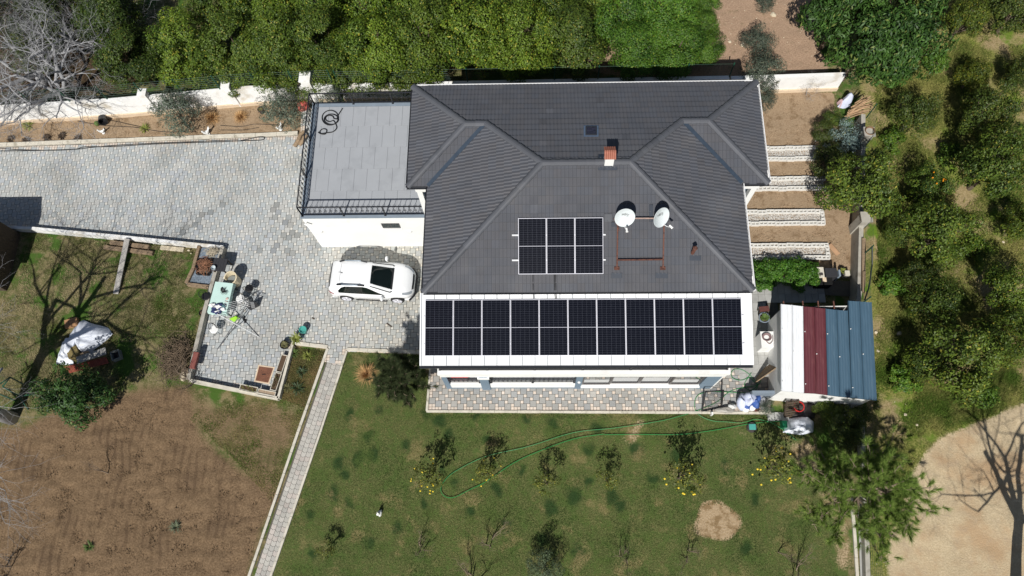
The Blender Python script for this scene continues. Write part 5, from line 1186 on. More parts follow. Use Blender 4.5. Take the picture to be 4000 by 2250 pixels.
# pots
def pot(px, py, z, rad, h, m, label, plant=None, name='plant_pot', z0=.06, soil=True, cat='plant pot'):
    c = P(px, py, z0+h); t = thing(name, label, cat, (c.x, c.y, z0))
    mb = MB(); mb.lathe([(rad*.72, 0), (rad*.97, h*.9), (rad*1.06, h*.92), (rad*1.06, h), (rad*.9, h), (rad*.82, h*.8), (.02, h*.78)], (0, 0, 0), 18); mb.build('pot', m, t, world=False)
    if soil: mb = MB(); mb.lathe([(rad*.85, h*.8), (rad*.5, h*.86), (.02, h*.87)], (0, 0, 0), 14); mb.build('soil', m_soil, t, world=False)
    if plant: plant(t, rad, h)
    return t
def spiky(m, n=22, l=.4, w=.05, up=.7, seed=1):
    def f(t, rad, h):
        mb = MB(); r = random.Random(seed)
        for k in range(n):
            a = r.uniform(0, 6.28); e = r.uniform(.25, 1.0)*up; L_ = l*r.uniform(.6, 1.1); d = Vector((math.cos(a)*math.cos(e*1.4), math.sin(a)*math.cos(e*1.4), math.sin(e*1.4))); s = Vector((-math.sin(a), math.cos(a), 0))*w/2; p0 = Vector((0, 0, h*.85)); p1 = p0+d*L_*.55; p2 = p0+d*L_-Vector((0, 0, L_*.18))
            mb.add([p0-s*.4, p0+s*.4, p1+s, p1-s, p2], [(0, 1, 2, 3), (3, 2, 4)])
        mb.build('leaves', m, t, world=False)
    return f
m_yg = mat('yellow_green_leaf', srgb(128, 136, 62), .7, .25, 9, transl=.2); m_dg = mat('dark_succulent', srgb(58, 74, 44), .6, .25, 9); m_ol = mat('olive_brown_leaf', srgb(92, 90, 56), .8, .3, 14)
pot(1182, 1287, 0, .17, .34, m_teal, 'teal plastic bucket standing at the corner of the patio', None, 'bucket', soil=False, cat='bucket')
pot(1156, 1322, 0, .21, .34, mat('pot_white', (.7, .7, .68), .6, .08), 'white pot with a spiky yellowish succulent by the kerb', spiky(m_yg, 34, .42, .05, .6, 3))
pot(1110, 1346, 0, .2, .3, m_black, 'black pot with a dull olive plant by the patio edge', spiky(m_ol, 40, .24, .07, .5, 5))
for k, (px, py, rz, lab) in enumerate(((1101, 1420, -.22, 'rectangular white planter with bare soil at the right edge of the patio, upper one'), (1078, 1491, -.22, 'rectangular white planter with dry stalks at the right edge of the patio, lower one'), (971, 1519, 1.38, 'rectangular white planter with yellow green plants along the lower wall'), (1041, 1537, 1.38, 'rectangular white planter with pale soil in the patio corner'))):
    c = P(px, py, .3); t = thing('planter', lab, 'planter', (c.x, c.y, .06), rz, 'rectangular planters on the patio'); a, b, h = .15, .42, .27
    mb = MB()
    for q in ((-a, -b, -a+.03, b), (a-.03, -b, a, b), (-a+.03, -b, a-.03, -b+.03), (-a+.03, b-.03, a-.03, b)): mb.box(q[0], q[1], 0, q[2], q[3], h)
    mb.build('trough', m_kerb, t, world=False); mb = MB(); mb.box(-a+.031, -b+.031, .02, a-.031, b-.031, h-.06); mb.build('soil', mat('pale_soil', srgb(150, 132, 112), .95, .2, 18) if k == 3 else m_soil, t, world=False)
    if k in (1, 2):
        mb = MB()
        for j in range(40): x, y = r.uniform(-.1, .1), r.uniform(-.35, .35); mb.beam((x, y, h-.06), (x+r.uniform(-.08, .08), y+r.uniform(-.1, .1), h+r.uniform(.02, .16)), .014, .004)
        mb.build('stalks', m_yg if k == 2 else m_ol, t, world=False)
# rusty grate set in a pale frame
g4 = [P(1012, 1430, .07), P(1068, 1438, .07), P(1048, 1496, .07), P(997, 1487, .07)]; cg = sum(g4, Vector())/4
t = thing('manhole_cover', 'square rusty brown chequered cover in a pale concrete frame', 'manhole cover', (cg.x, cg.y, .06))
def quadz(s, z): return [(cg.x+(p.x-cg.x)*s, cg.y+(p.y-cg.y)*s, z) for p in g4]
mb = MB(); mb.face(list(reversed(quadz(1.16, .068)))); mb.build('frame', m_beige, t); mb = MB(); mb.face(list(reversed(quadz(.98, .074)))); mb.build('plate', mat('rust_plate', srgb(136, 92, 68), .8, .2, 5, .3, 70), t)
mb = MB(); qq = [Vector(p) for p in quadz(.96, .077)]
for k in range(1, 16): mb.beam(qq[0].lerp(qq[1], k/16), qq[3].lerp(qq[2], k/16), .008, .006); mb.beam(qq[0].lerp(qq[3], k/16), qq[1].lerp(qq[2], k/16), .008, .006)
setprops(mb.build('ribs', m_rust, t), kind='stuff'); mb = MB(); mb.beam((cg.x-.08, cg.y, .085), (cg.x+.08, cg.y, .085), .03, .02); mb.build('handle', m_black, t)
mb = MB(); a, b = P(770, 1376, .55), P(752, 1440, .55); mb.beam(a, b, .24, .2); single(mb, 'wall_trough', m_redb, 'reddish brown trough sitting on the low patio wall', 'planter', bevel=.02)
for k, (px, py, rx, ry, lab) in enumerate(((722, 1462, .22, .3, 'pale rough boulder outside the lower left patio corner'), (737, 978, .07, .05, 'small pale stone on the grass near the fire bed'), (746, 990, .04, .03, 'tiny pale stone below the small one near the fire bed'))):
    q = P(px, py, .1); mb = MB(); mb.blob((q.x, q.y, .1), rx, ry, .2 if k == 0 else .05, k+9, .15, 12, 8, .5); single(mb, 'stone', m_stone, lab, 'stone')
for k, (a, b) in enumerate((((1218, 1241), (1228, 1247)), ((1510, 1263), (1530, 1277)))):
    mb = MB(); mb.beam(P(*a, .075), P(*b, .075), .05, .03); single(mb, 'wood_offcut', m_wood2, ('small dark wood offcut on the paving near the teal bucket', 'longer dark wood offcut on the paving in front of the pine')[k], 'wood piece')
for k, (px, py) in enumerate(((788, 1222),)):
    pot(px, py, 0, .14, .3, m_black, 'empty black pot outside the low wall near the table', None, z0=.0)
# garden figurines
def figure(px, py, h, kind, label, rz=0, col=None):
    c = P(px, py, .02); mb = MB(); b = h
    if kind == 'rooster':
        mb.blob((0, 0, .42*b), .17*b, .27*b, .19*b, 2, .04, 12, 8); mb.tube([(0, .16*b, .5*b), (0, .26*b, .72*b), (0, .27*b, .84*b)], [.15*b, .10*b, .075*b], 8); mb.blob((0, .29*b, .88*b), .07*b, .09*b, .075*b, 3, .03)
        mb.tube([(0, .36*b, .87*b), (0, .43*b, .85*b)], [.03*b, .005*b], 6)
        for k in range(4): mb.tube([(0, -.18*b, .5*b), (.03*b*(k-1.5), -.34*b-.03*k*b, .66*b+.04*k*b), (.04*b*(k-1.5), -.46*b, .56*b+.08*k*b)], [.08*b, .06*b, .02*b], 6)
        for s in (-1, 1): mb.tube([(s*.07*b, 0, .3*b), (s*.07*b, .02*b, .05*b)], .035*b, 6)
        for k in range(3): mb.blob((0, (.25+.04*k)*b, (.97-.01*k)*b), .015*b, .03*b, .04*b, k, .02, 6, 5)
        mb.lathe([(.2*b, 0), (.17*b, .08*b)], (0, 0, 0), 12)
    else:
        mb.blob((0, -.05*b, .25*b), .19*b, .24*b, .25*b, 1, .03, 12, 8); mb.tube([(0, .02*b, .4*b), (0, .06*b, .58*b)], [.15*b, .11*b], 8); mb.blob((0, .09*b, .68*b), .12*b, .15*b, .13*b, 2, .02, 10, 8)
        for s in (-1, 1): mb.tube([(s*.05*b, .05*b, .75*b), (s*.07*b, -.01*b, .9*b), (s*.08*b, -.02*b, 1.02*b)], [.04*b, .045*b, .012*b], 6); mb.tube([(s*.1*b, .14*b, .3*b), (s*.1*b, .2*b, .05*b)], [.07*b, .06*b], 7); mb.blob((s*.13*b, .1*b, .06*b), .08*b, .16*b, .06*b, 4, .02)
        mb.blob((0, -.3*b, .2*b), .07*b, .07*b, .07*b, 5, .03)
    o = mb.build('garden_figurine', col or m_fig, world=False); o.location = c; o.rotation_euler = (0, 0, rz); md = o.modifiers.new('fuse', 'REMESH'); md.mode = 'VOXEL'; md.voxel_size = .014; md.use_smooth_shade = True
    return setprops(o, label, 'figurine')
figure(814, 525, .55, 'rooster', 'white rooster figurine at the edge of the soil bed', 2.4); figure(405, 520, .42, 'rooster', 'small white bird figurine on the far left of the soil bed', 1.9); figure(1097, 506, .5, 'rooster', 'white bird figurine under the silvery shrub next to the garage', 2.6)
figure(1484, 2006, .5, 'rabbit', 'white rabbit figurine sitting alone on the lawn', 2.6)
q = P(1186, 432, 0); t = thing('mushroom_ornament', 'white stemmed garden mushroom ornament with a red cap', 'ornament', (q.x+.1, q.y-.4, 0)); mb = MB(); mb.lathe([(.2, 0), (.16, .3), (.14, .72), (.1, .78)], (0, 0, 0), 14); mb.build('stem', m_fig, t, world=False); mb = MB(); mb.lathe([(.14, .70), (.31, .70), (.29, .8), (.2, .92), (.02, .98)], (0, 0, 0), 18); mb.build('cap', mat('faded_red', srgb(192, 96, 84), .6, .15, 7), t, world=False)
t.location = (*P(1186, 420, .6)[:2], 0)
for k, (px, lab) in enumerate(((1083, 'small dark pot on the wall, leftmost of the wall pots'), (1126, 'small dark pot on the wall, second of the wall pots'), (1141, 'small dark pot on the wall, third of the wall pots'), (1157, 'small square dark pot on the wall, rightmost of the wall pots'))):
    q = P(px, 362, 1.6); y = float(np.interp(q.x, [p[0] for p in WL], [p[1] for p in WL])); t = thing('plant_pot', lab, 'plant pot', (q.x, y, 1.38), 0, 'pots on the white wall'); mb = MB(); mb.lathe([(.08, 0), (.13, .2), (.14, .22), (.11, .22), (.02, .17)], (0, 0, 0), 12); mb.build('pot', m_gtarp, t, world=False)
    mb = MB(); mb.blob((0, 0, .2), .10, .10, .06, k, .25, 8, 5); mb.build('plant', m_ol, t, world=False)
pot(1017, 426, 0, .16, .3, m_gtarp, 'dark pot standing on the soil between the two silvery shrubs', spiky(m_ol, 16, .2, .05, .6, 8), z0=0)
q = P(400, 460, .2); mb = MB(); mb.lathe([(.2, 0), (.24, .34), (.2, .34), (.16, .1), (.02, .08)], (0, 0, 0), 16); o = mb.build('plant_pot', m_black, world=False); o.location = (q.x, q.y, .2); o.rotation_euler = (1.3, 0, .4); setprops(o, 'black pot tipped over at the foot of the white wall', 'plant pot')
q = P(378, 482, .1); mb = MB(); mb.blob((q.x, q.y, .1), .14, .14, .13, 5, .05, 12, 8); single(mb, 'ball_plant', m_leafb, 'small round green cushion plant in the soil bed', 'plant')
for k, (a, b, rad) in enumerate(((((1150, 572)), (1188, 512), .10), ((1170, 566), (1200, 528), .09))):
    p, q = P(*a, .15), P(*b, .35); mb = MB(); mb.tube([p, p.lerp(q, .35)+Vector((.05, .02, .06)), p.lerp(q, .7)+Vector((-.04, .03, .04)), q], [rad, rad*1.15, rad, rad*.8], 9); single(mb, 'driftwood_log', m_wood, ('left one of two gnarled logs leaning by the garage corner', 'right one of two gnarled logs leaning by the garage corner')[k], 'log')
# hoses
def hose(name, pts, z, r_, m, label, closed=False, n=8):
    mb = MB(); mb.tube(spline([P(x, y, z) for x, y in pts], n, closed), r_, 5, closed=closed); return single(mb, name, m, label, 'hose')
hose('black_hose', [(0, 590), (150, 588), (290, 583), (330, 574), (450, 572), (600, 563), (800, 556), (980, 549), (1020, 547), (1034, 540), (1020, 533), (985, 540), (940, 549)], .08, .022, m_black, 'long black hose lying along the edge of the paved drive')
hose('black_hose', [(0, 580), (120, 586), (260, 586), (420, 570), (560, 561), (760, 553), (930, 546)], .075, .018, m_cable, 'second thinner black hose beside the edge of the paved drive')
for k, pts in enumerate(([(300, 472), (400, 490), (520, 497), (640, 515), (760, 515)], [(420, 467), (500, 485), (560, 498)], [(860, 490), (940, 494), (1000, 485), (1100, 490)], [(860, 508), (950, 508), (1010, 498)])):
    hose('drip_line', pts, .05, .012, m_black, 'thin black drip line on the soil bed, ' + ('longest on the left', 'short one by the tipped pot', 'upper one near the rooster', 'lower one near the rooster')[k])
tz = GZ+.035
crc = lambda cx, cy, rx, ry, a0, a1, n: [(cx+rx*math.cos(a), cy+ry*math.sin(a)) for a in np.linspace(a0, a1, n)]
pts = [(1338, 423), (1322, 448), (1316, 465)]+crc(1290, 460, 32, 29, 0, -6.0, 10)+crc(1294, 466, 28, 20, 0, -6.2, 10)+crc(1288, 463, 17, 12, 0, -5.6, 8)+[(1310, 482), (1315, 500), (1300, 515), (1275, 519), (1252, 522), (1250, 512), (1262, 503), (1276, 508), (1270, 524), (1252, 522), (1243, 516)]
hose('black_hose', pts, tz, .024, m_black, 'coiled black hose lying on the grey terrace floor', n=5)
gh = [(3110, 1720), (3060, 1680), (3010, 1650), (2955, 1638), (2925, 1645), (2890, 1652), (2840, 1648), (2790, 1645), (2745, 1630), (2718, 1606), (2713, 1575), (2725, 1545), (2760, 1531), (2810, 1530), (2880, 1533), (2930, 1534), (2955, 1520), (2955, 1495), (2930, 1465), (2900, 1445), (2870, 1442), (2856, 1458), (2865, 1478), (2895, 1485), (2920, 1475), (2935, 1455)]
hose('green_hose', gh, .09, .0145, m_hose, 'green hose looping round the wire gate beside the house corner')
gh2 = [(2975, 1460), (2970, 1490), (2955, 1510), (2935, 1524), (2915, 1518), (2908, 1500), (2925, 1475), (2945, 1490), (2958, 1505), (2900, 1514), (2850, 1530), (2800, 1570), (2720, 1605), (2640, 1630), (2560, 1648), (2400, 1672), (2240, 1690), (2060, 1745), (1900, 1782), (1780, 1840), (1735, 1880), (1722, 1915), (1740, 1940), (1775, 1942), (1830, 1915), (1900, 1880), (2000, 1812), (2100, 1765), (2240, 1715), (2360, 1695)]
hose('green_hose', gh2, .08, .0145, m_hose, 'long green hose running in a narrow loop across the lawn')
hose('green_hose', [(2360, 1698), (2500, 1697), (2650, 1697), (2760, 1685), (2860, 1668), (2930, 1655), (3000, 1648), (3060, 1646)], .07, .0145, m_hose, 'green hose stretched straight across the lawn towards the teal valve box')
# valve boxes
def valve(px, py, rz, label):
    q = P(px, py, .1); t = thing('valve_box', label, 'valve box', (q.x, q.y, 0), rz); mb = MB(); mb.lathe([(.24, 0), (.2, .14)], (0, 0, 0), 18); mb.build('rim', m_gtarp, t, world=False); mb = MB(); mb.box(-.15, -.13, .14, .15, .13, .19); mb.build('lid', m_teal, t, world=False, bevel=.02)
valve(2938, 1668, 0, 'teal lidded valve box on a dark round rim at the lawn edge')
mb = MB(); q = P(3064, 1658, .3); mb.box(q.x-.11, q.y-.15, 0, q.x+.1, q.y+.15, .42); single(mb, 'green_crate', mat('green_plastic', srgb(30, 130, 88), .4), 'small bright green plastic box beside the white sheeted bin', 'box', bevel=.02)
mb = MB(); q = P(2780, 1617, .2); mb.box(q.x-.035, q.y-.06, 0, q.x+.035, q.y+.06, .35); single(mb, 'tap_post', m_plasw, 'short white post at the kerb near the wire gate', 'post')
# wire gate cage with sacks
c = [P(2742, 1606, .1), P(2818, 1590, .1), P(2826, 1524, .9), P(2755, 1530, .9)]
t = thing('wire_gate', 'black framed wire mesh gate leaning on the front paving', 'gate', c[0])
mb = MB(); mb.beam(c[0], c[3], .06, .06); mb.build('frame', m_black, t)
mb = MB(); mb.beam(c[3], c[2], .05, .05); mb.build('frame', m_black, t)
mb = MB(); mb.beam(c[2], c[1], .06, .06); mb.build('frame', m_black, t); mb = MB(); mb.beam(c[0], c[1], .05, .05); mb.build('frame', m_black, t)
mb = MB()
for k in range(1, 16): mb.beam(c[0].lerp(c[1], k/16), c[3].lerp(c[2], k/16), .005, .005); mb.beam(c[0].lerp(c[3], k/16), c[1].lerp(c[2], k/16), .005, .005)
setprops(mb.build('mesh', m_black, t), kind='stuff')
for k, (px, py, rx, ry, rz_, m_, lab) in enumerate(((2893, 1572, .16, .3, .34, m_sackw, 'white sack, left one in the pile by the wire gate'), (2922, 1562, .2, .26, .42, m_sackw, 'bulging white sack standing tallest in the pile'), (2918, 1583, .2, .16, .22, m_skin, 'blue sack behind the two white tubs'), (2951, 1570, .19, .24, .32, m_skin, 'blue sack, right one in the pile'), (2972, 1562, .16, .2, .3, mat('clear_bag', srgb(150, 152, 156), .3, .15, 9), 'grey translucent bag at the right of the sacks'), (2862, 1586, .14, .12, .16, mat('clear_bag2', srgb(190, 190, 188), .4, .15, 9), 'small crumpled pale bag left of the sacks'), (2835, 1600, .3, .14, .12, mat('clear_bag3', srgb(150, 146, 138), .5, .2, 9), 'flattened grey bag under the mesh'))):
    q = P(px, py, .25); mb = MB(); mb.blob((q.x, q.y, rz_*.8+.06), rx*1.25, ry*1.2, rz_*.9, k+20, .22, 14, 10, .3); single(mb, 'sack', m_, lab, 'sack', smooth=True)
for k, (px, py) in enumerate(((2914, 1599), (2939, 1593))):
    q = P(px, py, .3); t = thing('white_tub', ('left', 'right')[k]+' of two round white lidded tubs in front of the sacks', 'tub', (q.x, q.y, .06), 0, 'white tubs'); mb = MB(); mb.lathe([(.11, 0), (.125, .24)], (0, 0, 0), 16); mb.build('tub', m_plasw, t, world=False); mb = MB(); mb.lathe([(.135, .24), (.135, .27), (.12, .275)], (0, 0, 0), 18); mb.build('lid', m_plasw, t, world=False)
pot(2958, 1597, 0, .11, .22, m_redb, 'small brown pot beside the white tubs', None)
# side yard: pot and stool, white table with coil, outdoor kitchen
pot(2986, 1240, 0, .24, .34, m_coping, 'grey pot with a shaggy plant on the side yard slabs', spiky(m_leafb, 40, .3, .07, .7, 12))
q = P(2985, 1207, .5); t = thing('brown_stool', 'dark brown wooden stool behind the potted plant', 'stool', (q.x, q.y, .07), .1); mb = MB(); mb.box(-.22, -.12, .42, .22, .12, .46); mb.build('seat', mat('brown_paint', srgb(92, 52, 46), .7, .15), t, world=False)
for sx in (-.18, .18):
    for sy in (-.09, .09): mb = MB(); mb.box(sx-.02, sy-.02, 0, sx+.02, sy+.02, .42); mb.build('leg', m_wood2, t, world=False)
q = P(2995, 1330, .8); t = thing('white_cabinet', 'white square cabinet beside the shed with a hose on top', 'cabinet', (q.x, q.y, .07)); mb = MB(); mb.box(-.28, -.36, 0, .28, .36, .85); mb.build('body', m_plasw, t, world=False, bevel=.015); mb = MB(); mb.box(-.3, -.38, .852, .3, .38, .88); mb.build('top', m_plasw, t, world=False)
mb = MB()
for k in range(4): mb.tube([(q.x-.05+(.13+.025*k)*math.cos(a), q.y+.1+(.12+.02*k)*math.sin(a), .98+.02*k) for a in np.linspace(0, 6.28, 16)[:-1]], .016, 5, closed=True)
mb.tube(spline([(q.x-.1, q.y-.05, .98), (q.x+.05, q.y-.2, .98), (q.x+.2, q.y-.05, .98), (q.x+.22, q.y+.2, .98)], 5), .016, 5); single(mb, 'hose_coil', mat('mauve_hose', srgb(130, 108, 108), .5, .2), 'coiled mauve hose on top of the white cabinet', 'hose')
kt = thing('outdoor_kitchen', 'small L shaped outdoor kitchen counter with a dark hob', 'counter', (*P(3250, 1080, 0)[:2], .0))
def kb(nm, a, b, z0, z1, m_): p, q = P(*a, z1), P(*b, z1); mb = MB(); mb.box(min(p.x, q.x), min(p.y, q.y), z0, max(p.x, q.x), max(p.y, q.y), z1); mb.build(nm, m_, kt, bevel=.008)
kb('counter', (3190, 1043), (3222, 1083), 0, .8, m_kerb); kb('hob', (3222, 1047), (3273, 1080), 0, .86, m_char); kb('counter', (3190, 1084), (3254, 1110), 0, .7, m_slab); kb('tray', (3213, 1083), (3230, 1100), .7, .74, m_beige); kb('shelf', (3275, 1053), (3286, 1078), 0, .8, m_coping); kb('bench', (3300, 1056), (3322, 1075), 0, .4, m_kerb)
kb('bowl_stand', (3202, 1066), (3216, 1074), .8, .86, m_gtarp)
pot(3293, 1058, 0, .15, .3, m_black, 'pot with a yellow green cushion plant by the outdoor kitchen', spiky(m_yg, 60, .2, .07, .9, 31), z0=.02)
# items around the shed front
q = P(3094, 1598, .5); t = thing('wooden_pallet', 'dark weathered pallet leaning in front of the shed', 'pallet', (q.x, q.y, .02), 0); t.rotation_euler = (math.radians(58), 0, math.radians(8))
for k in range(7): mb = MB(); mb.box(-.28, -.5+.15*k, 0, .28, -.5+.15*k+.1, .022); mb.build('slat', m_wood2, t, world=False)
for x in (-.26, 0, .26): mb = MB(); mb.box(x-.03, -.5, -.09, x+.03, .5, -.001); mb.build('bearer', m_wood2, t, world=False)
t.location.z = .45
q = P(3118, 1590, .4); mb = MB(); mb.lathe([(.2, 0), (.22, .45), (.24, .46), (.24, .5), (.2, .5), (.18, .1), (.02, .1)], (q.x, q.y, .02), 16); single(mb, 'red_tub', mat('red_plastic', srgb(186, 44, 40), .4), 'red plastic tub half covered by the dark tarp', 'tub')
def drape(px, z, n, seed, amp, m, name, label, cat, zf=None, sub=None):
    """crumpled cloth over a heap: polygon in photo pixels at height z"""
    pts = [P(x, y, z) for x, y in px]; cxy = sum(pts, Vector())/len(pts); r = np.random.default_rng(seed); V = []; F = []; rings = 7; N = n
    per = []; 
    d = [0]
    cl = pts+[pts[0]]
    for a, b in zip(cl, cl[1:]): d.append(d[-1]+(b-a).length)
    for k in range(N):
        s = d[-1]*k/N; i = max(j for j in range(len(d)) if d[j] <= s+1e-9); i = min(i, len(pts)-1); f = (s-d[i])/(d[i+1]-d[i]); per.append(cl[i].lerp(cl[i+1], f))
    for j in range(rings+1):
        g = j/rings
        for k in range(N):
            p = cxy.lerp(per[k], g); hz = z*(1-g**3)+.02
            hz += amp*(vnoise(np.array([p.x*3.1+seed]), np.array([p.y*3.1]), seed)[0]-.5)*2+amp*.6*(vnoise(np.array([p.x*9]), np.array([p.y*9]), seed+1)[0]-.5)
            if zf: hz = zf(p.x, p.y, hz, g)
            V.append((p.x, p.y, max(hz, .03)))
    for j in range(rings):
        for k in range(N): F.append((j*N+k, j*N+(k+1) % N, (j+1)*N+(k+1) % N, (j+1)*N+k))
    mb = MB(); mb.add(V, F); return single(mb, name, m, label, cat, smooth=True)
drape([(3105, 1562), (3195, 1557), (3196, 1625), (3150, 1640), (3105, 1625)], .45, 44, 5, .14, m_gtarp, 'dark_tarp', 'dark brown tarp draped over things in front of the shed', 'tarp')
drape([(3098, 1625), (3165, 1615), (3197, 1640), (3195, 1680), (3150, 1692), (3072, 1683)], .6, 52, 6, .12, m_tarp, 'white_sheet', 'white plastic sheet covering a bin in front of the shed', 'sheet')
drape([(3285, 395), (3310, 360), (3330, 345), (3345, 365), (3340, 395), (3310, 400)], .6, 40, 9, .16, m_sackw, 'white_rag', 'white rags heaped beside the cane pile', 'cloth')
drape([(3278, 385), (3290, 375), (3300, 395), (3288, 410)], .4, 20, 10, .1, mat('pink_rag', srgb(206, 176, 180), .8, .1), 'pink_rag', 'pale pink rag beside the white rags', 'cloth')
drape([(195, 1413), (262, 1415), (280, 1350), (310, 1385), (420, 1295), (400, 1268), (330, 1250), (298, 1236), (255, 1290), (252, 1320), (218, 1322)], .55, 70, 11, .12, m_tarp, 'white_tarp', 'large crumpled white tarp over a heap in the left yard', 'tarp')
drape([(3260, 1600), (3330, 1580), (3360, 1600), (3330, 1640), (3270, 1650)], .5, 40, 14, .12, mat('grey_sheet', srgb(120, 122, 130), .6, .1, 4), 'grey_sheet', 'grey plastic sheet in the shade below the shed', 'sheet')
q = P(272, 1262, .3); t = thing('brick_stack', 'stack of hollow clay bricks beside the white tarp', 'bricks', (q.x, q.y, 0), .3)
for k in range(3):
    for j in range(3):
        for i in range(2): mb = MB(); mb.box(-.3+.2*k, -.14+.14*j, .1*i, -.3+.2*k+.19, -.14+.14*j+.13, .1*i+.095); mb.build('brick', mat('clay_brick', srgb(160, 122, 86), .9, .15, 8), t, world=False)
for k, (px, py, sx, sy, h, rz, m_, lab) in enumerate(((282, 1375, .5, .5, .5, .5, mat('osb_board', srgb(120, 106, 66), .9, .2, 9, .2, 30), 'mossy brown wooden box resting on the white tarp'), (322, 1390, .5, .34, .42, .4, m_wood, 'brown board box at the lower edge of the white tarp'))):
    q = P(px, py, h); mb = MB(); mb.box(q.x-sx/2, q.y-sy/2, 0, q.x+sx/2, q.y+sy/2, h, rz); single(mb, 'wooden_box', m_, lab, 'box', bevel=.01)
mb = MB(); mb.beam(P(300, 1408, .45), P(414, 1370, .45), .34, .05); single(mb, 'grey_board', mat('grey_board', srgb(148, 146, 142), .85, .15, 5), 'grey board lying along the lower edge of the tarp heap', 'board')
t = thing('red_lattice', 'red oxide metal lattice panel lying below the tarp heap', 'metal panel', (*P(330, 1435, 0)[:2], 0))
for k in range(6): mb = MB(); a, b = P(250+4*k, 1436+4*k, .25), P(415+2*k, 1396+4*k, .25); mb.beam(a, b, .04, .03); mb.build('bar', m_redm, t)
for k in range(7): mb = MB(); mb.beam(P(258+25*k, 1434-6*k, .27), P(280+22*k, 1456-6*k, .27), .025, .02); mb.build('bar', m_redm, t)
q = P(449, 1386, .3); t = thing('plastic_crate', 'grey open plastic crate beside the tarp heap', 'crate', (q.x, q.y, 0), .4); mb = MB()
for a in ((-.2, -.22, -.17, .22), (.17, -.22, .2, .22), (-.17, -.22, .17, -.19), (-.17, .19, .17, .22)): mb.box(a[0], a[1], 0, a[2], a[3], .3)
mb.build('sides', m_greyp, t, world=False); mb = MB(); mb.box(-.17, -.19, 0, .17, .19, .03); mb.build('bottom', m_char, t, world=False)
single(branch_pile(P(690, 1400, .15), .75, 1.0, .45, 420, 14, .012, .8), 'brush_pile', mat('grey_twigs', srgb(112, 96, 78), .9, .25, 12), 'heap of grey cut brushwood outside the left patio wall', 'branches')
t = thing('green_swing_frame', 'green tubular metal swing frame at the left edge', 'frame', (*P(60, 1540, 0)[:2], 0))
for a, b in (((0, 1500, 1.2), (40, 1472, 1.2)), ((40, 1474, 1.2), (90, 1500, .6)), ((10, 1510, .8), (75, 1548, .2)), ((-20, 1480, 1.3), (0, 1500, 1.2)), ((75, 1548, .2), (110, 1600, .05)), ((75, 1548, .3), (140, 1538, .3)), ((0, 1540, .4), (60, 1565, .1)), ((40, 1474, 1.2), (10, 1510, .8))): mb = MB(); mb.tube([P(*a), P(*b)], .03, 6); mb.build('tube', m_green, t)
# cane pile
t = thing('cane_pile', 'pile of long dry canes leaning over the corner of the wall', 'canes', (*P(3370, 430, 0)[:2], 0))
for k in range(26):
    a = P(3302+k*1.5+r.uniform(-6, 6), 455-k*1.9+r.uniform(-8, 14), .3+.02*k); b = P(3395+r.uniform(-8, 28), 410-k*1.5+r.uniform(-10, 30), 1.15+.015*k); mb = MB(); mb.tube([a, a.lerp(b, .5)+Vector((0, 0, .05)), b], [.03, .026, .015], 5); mb.build('cane', mat('dry_cane', srgb(172, 142, 110), .8, .2, 6), t)
mb = MB(); mb.beam(P(3183, 543, .2), P(3256, 541, .2), .26, .08); single(mb, 'white_plank', m_plasw, 'white plank lying on the soil beside the grey green shrub', 'plank')
q = P(3232, 565, .2); mb = MB(); mb.blob((q.x, q.y, .15), .2, .16, .15, 3, .15, 12, 8, .4); single(mb, 'white_bundle', m_sackw, 'small white bundle below the white plank', 'sack')
mb = MB(); mb.beam(P(3240, 955, .12), P(3275, 995, .12), .22, .03); single(mb, 'brown_board', mat('tan_board', srgb(176, 140, 108), .85, .12, 5), 'short tan board lying on the soil near the nearest gravel strip', 'board')
for k, (x, y) in enumerate(((3012, 1628), (3040, 1626), (3067, 1628))): q = P(x, y, .05); mb = MB(); mb.box(q.x-.15, q.y-.18, -.03, q.x+.15, q.y+.18, .06); single(mb, 'paving_slab', m_slab, ('left', 'middle', 'right')[k]+' of three grey slabs laid at the lawn edge below the sacks', 'slab', group='three grey slabs', tint=True)
# red chair in the loggia, cabin at the left edge
q = P(1795, 1488, 1.3); q = Vector((q.x+.15, 7.54, .93)); t = thing('red_armchair', 'red cushioned chair behind the left loggia railing', 'chair', q); mb = MB(); mb.box(-.55, -.3, .3, .25, .3, .55); mb.build('seat', mat('red_fabric', srgb(196, 30, 40), .8, .1), t, world=False, bevel=.05); mb = MB(); mb.box(-.55, .22, .55, .25, .36, 1.0); mb.build('backrest', MATS['red_fabric'], t, world=False, bevel=.05)
for sx in (-.5, .2):
    for sy in (-.24, .3): mb = MB(); mb.box(sx-.03, sy-.03, 0, sx+.03, sy+.03, .3); mb.build('leg', m_wood2, t, world=False)
mb = MB(); mb.blob((8.0, 7.25, 3.75), .1, .08, .3, 2, .15, 10, 8); single(mb, 'red_towel', MATS['red_fabric'], 'red cloth hanging at the right end of the upper balcony', 'cloth')
cab = thing('wooden_cabin', 'dark brown plank cabin at the left edge of the yard', 'cabin', (-27, 13.2, 0)); cx0, cx1, cy0, cy1, ch = -29.0, -25.75, 11.9, 14.9, 2.1
mb = MB(); mb.box(cx0, cy0, 0, cx1-.03, cy1, ch); mb.build('core', m_wood2, cab)
for k in range(20): m1 = MB(); y = cy0+(cy1-cy0)*k/20; m1.box(cx1-.028, y+.004, 0, cx1, y+(cy1-cy0)/20-.004, ch); m1.build('plank', m_wood2, cab)
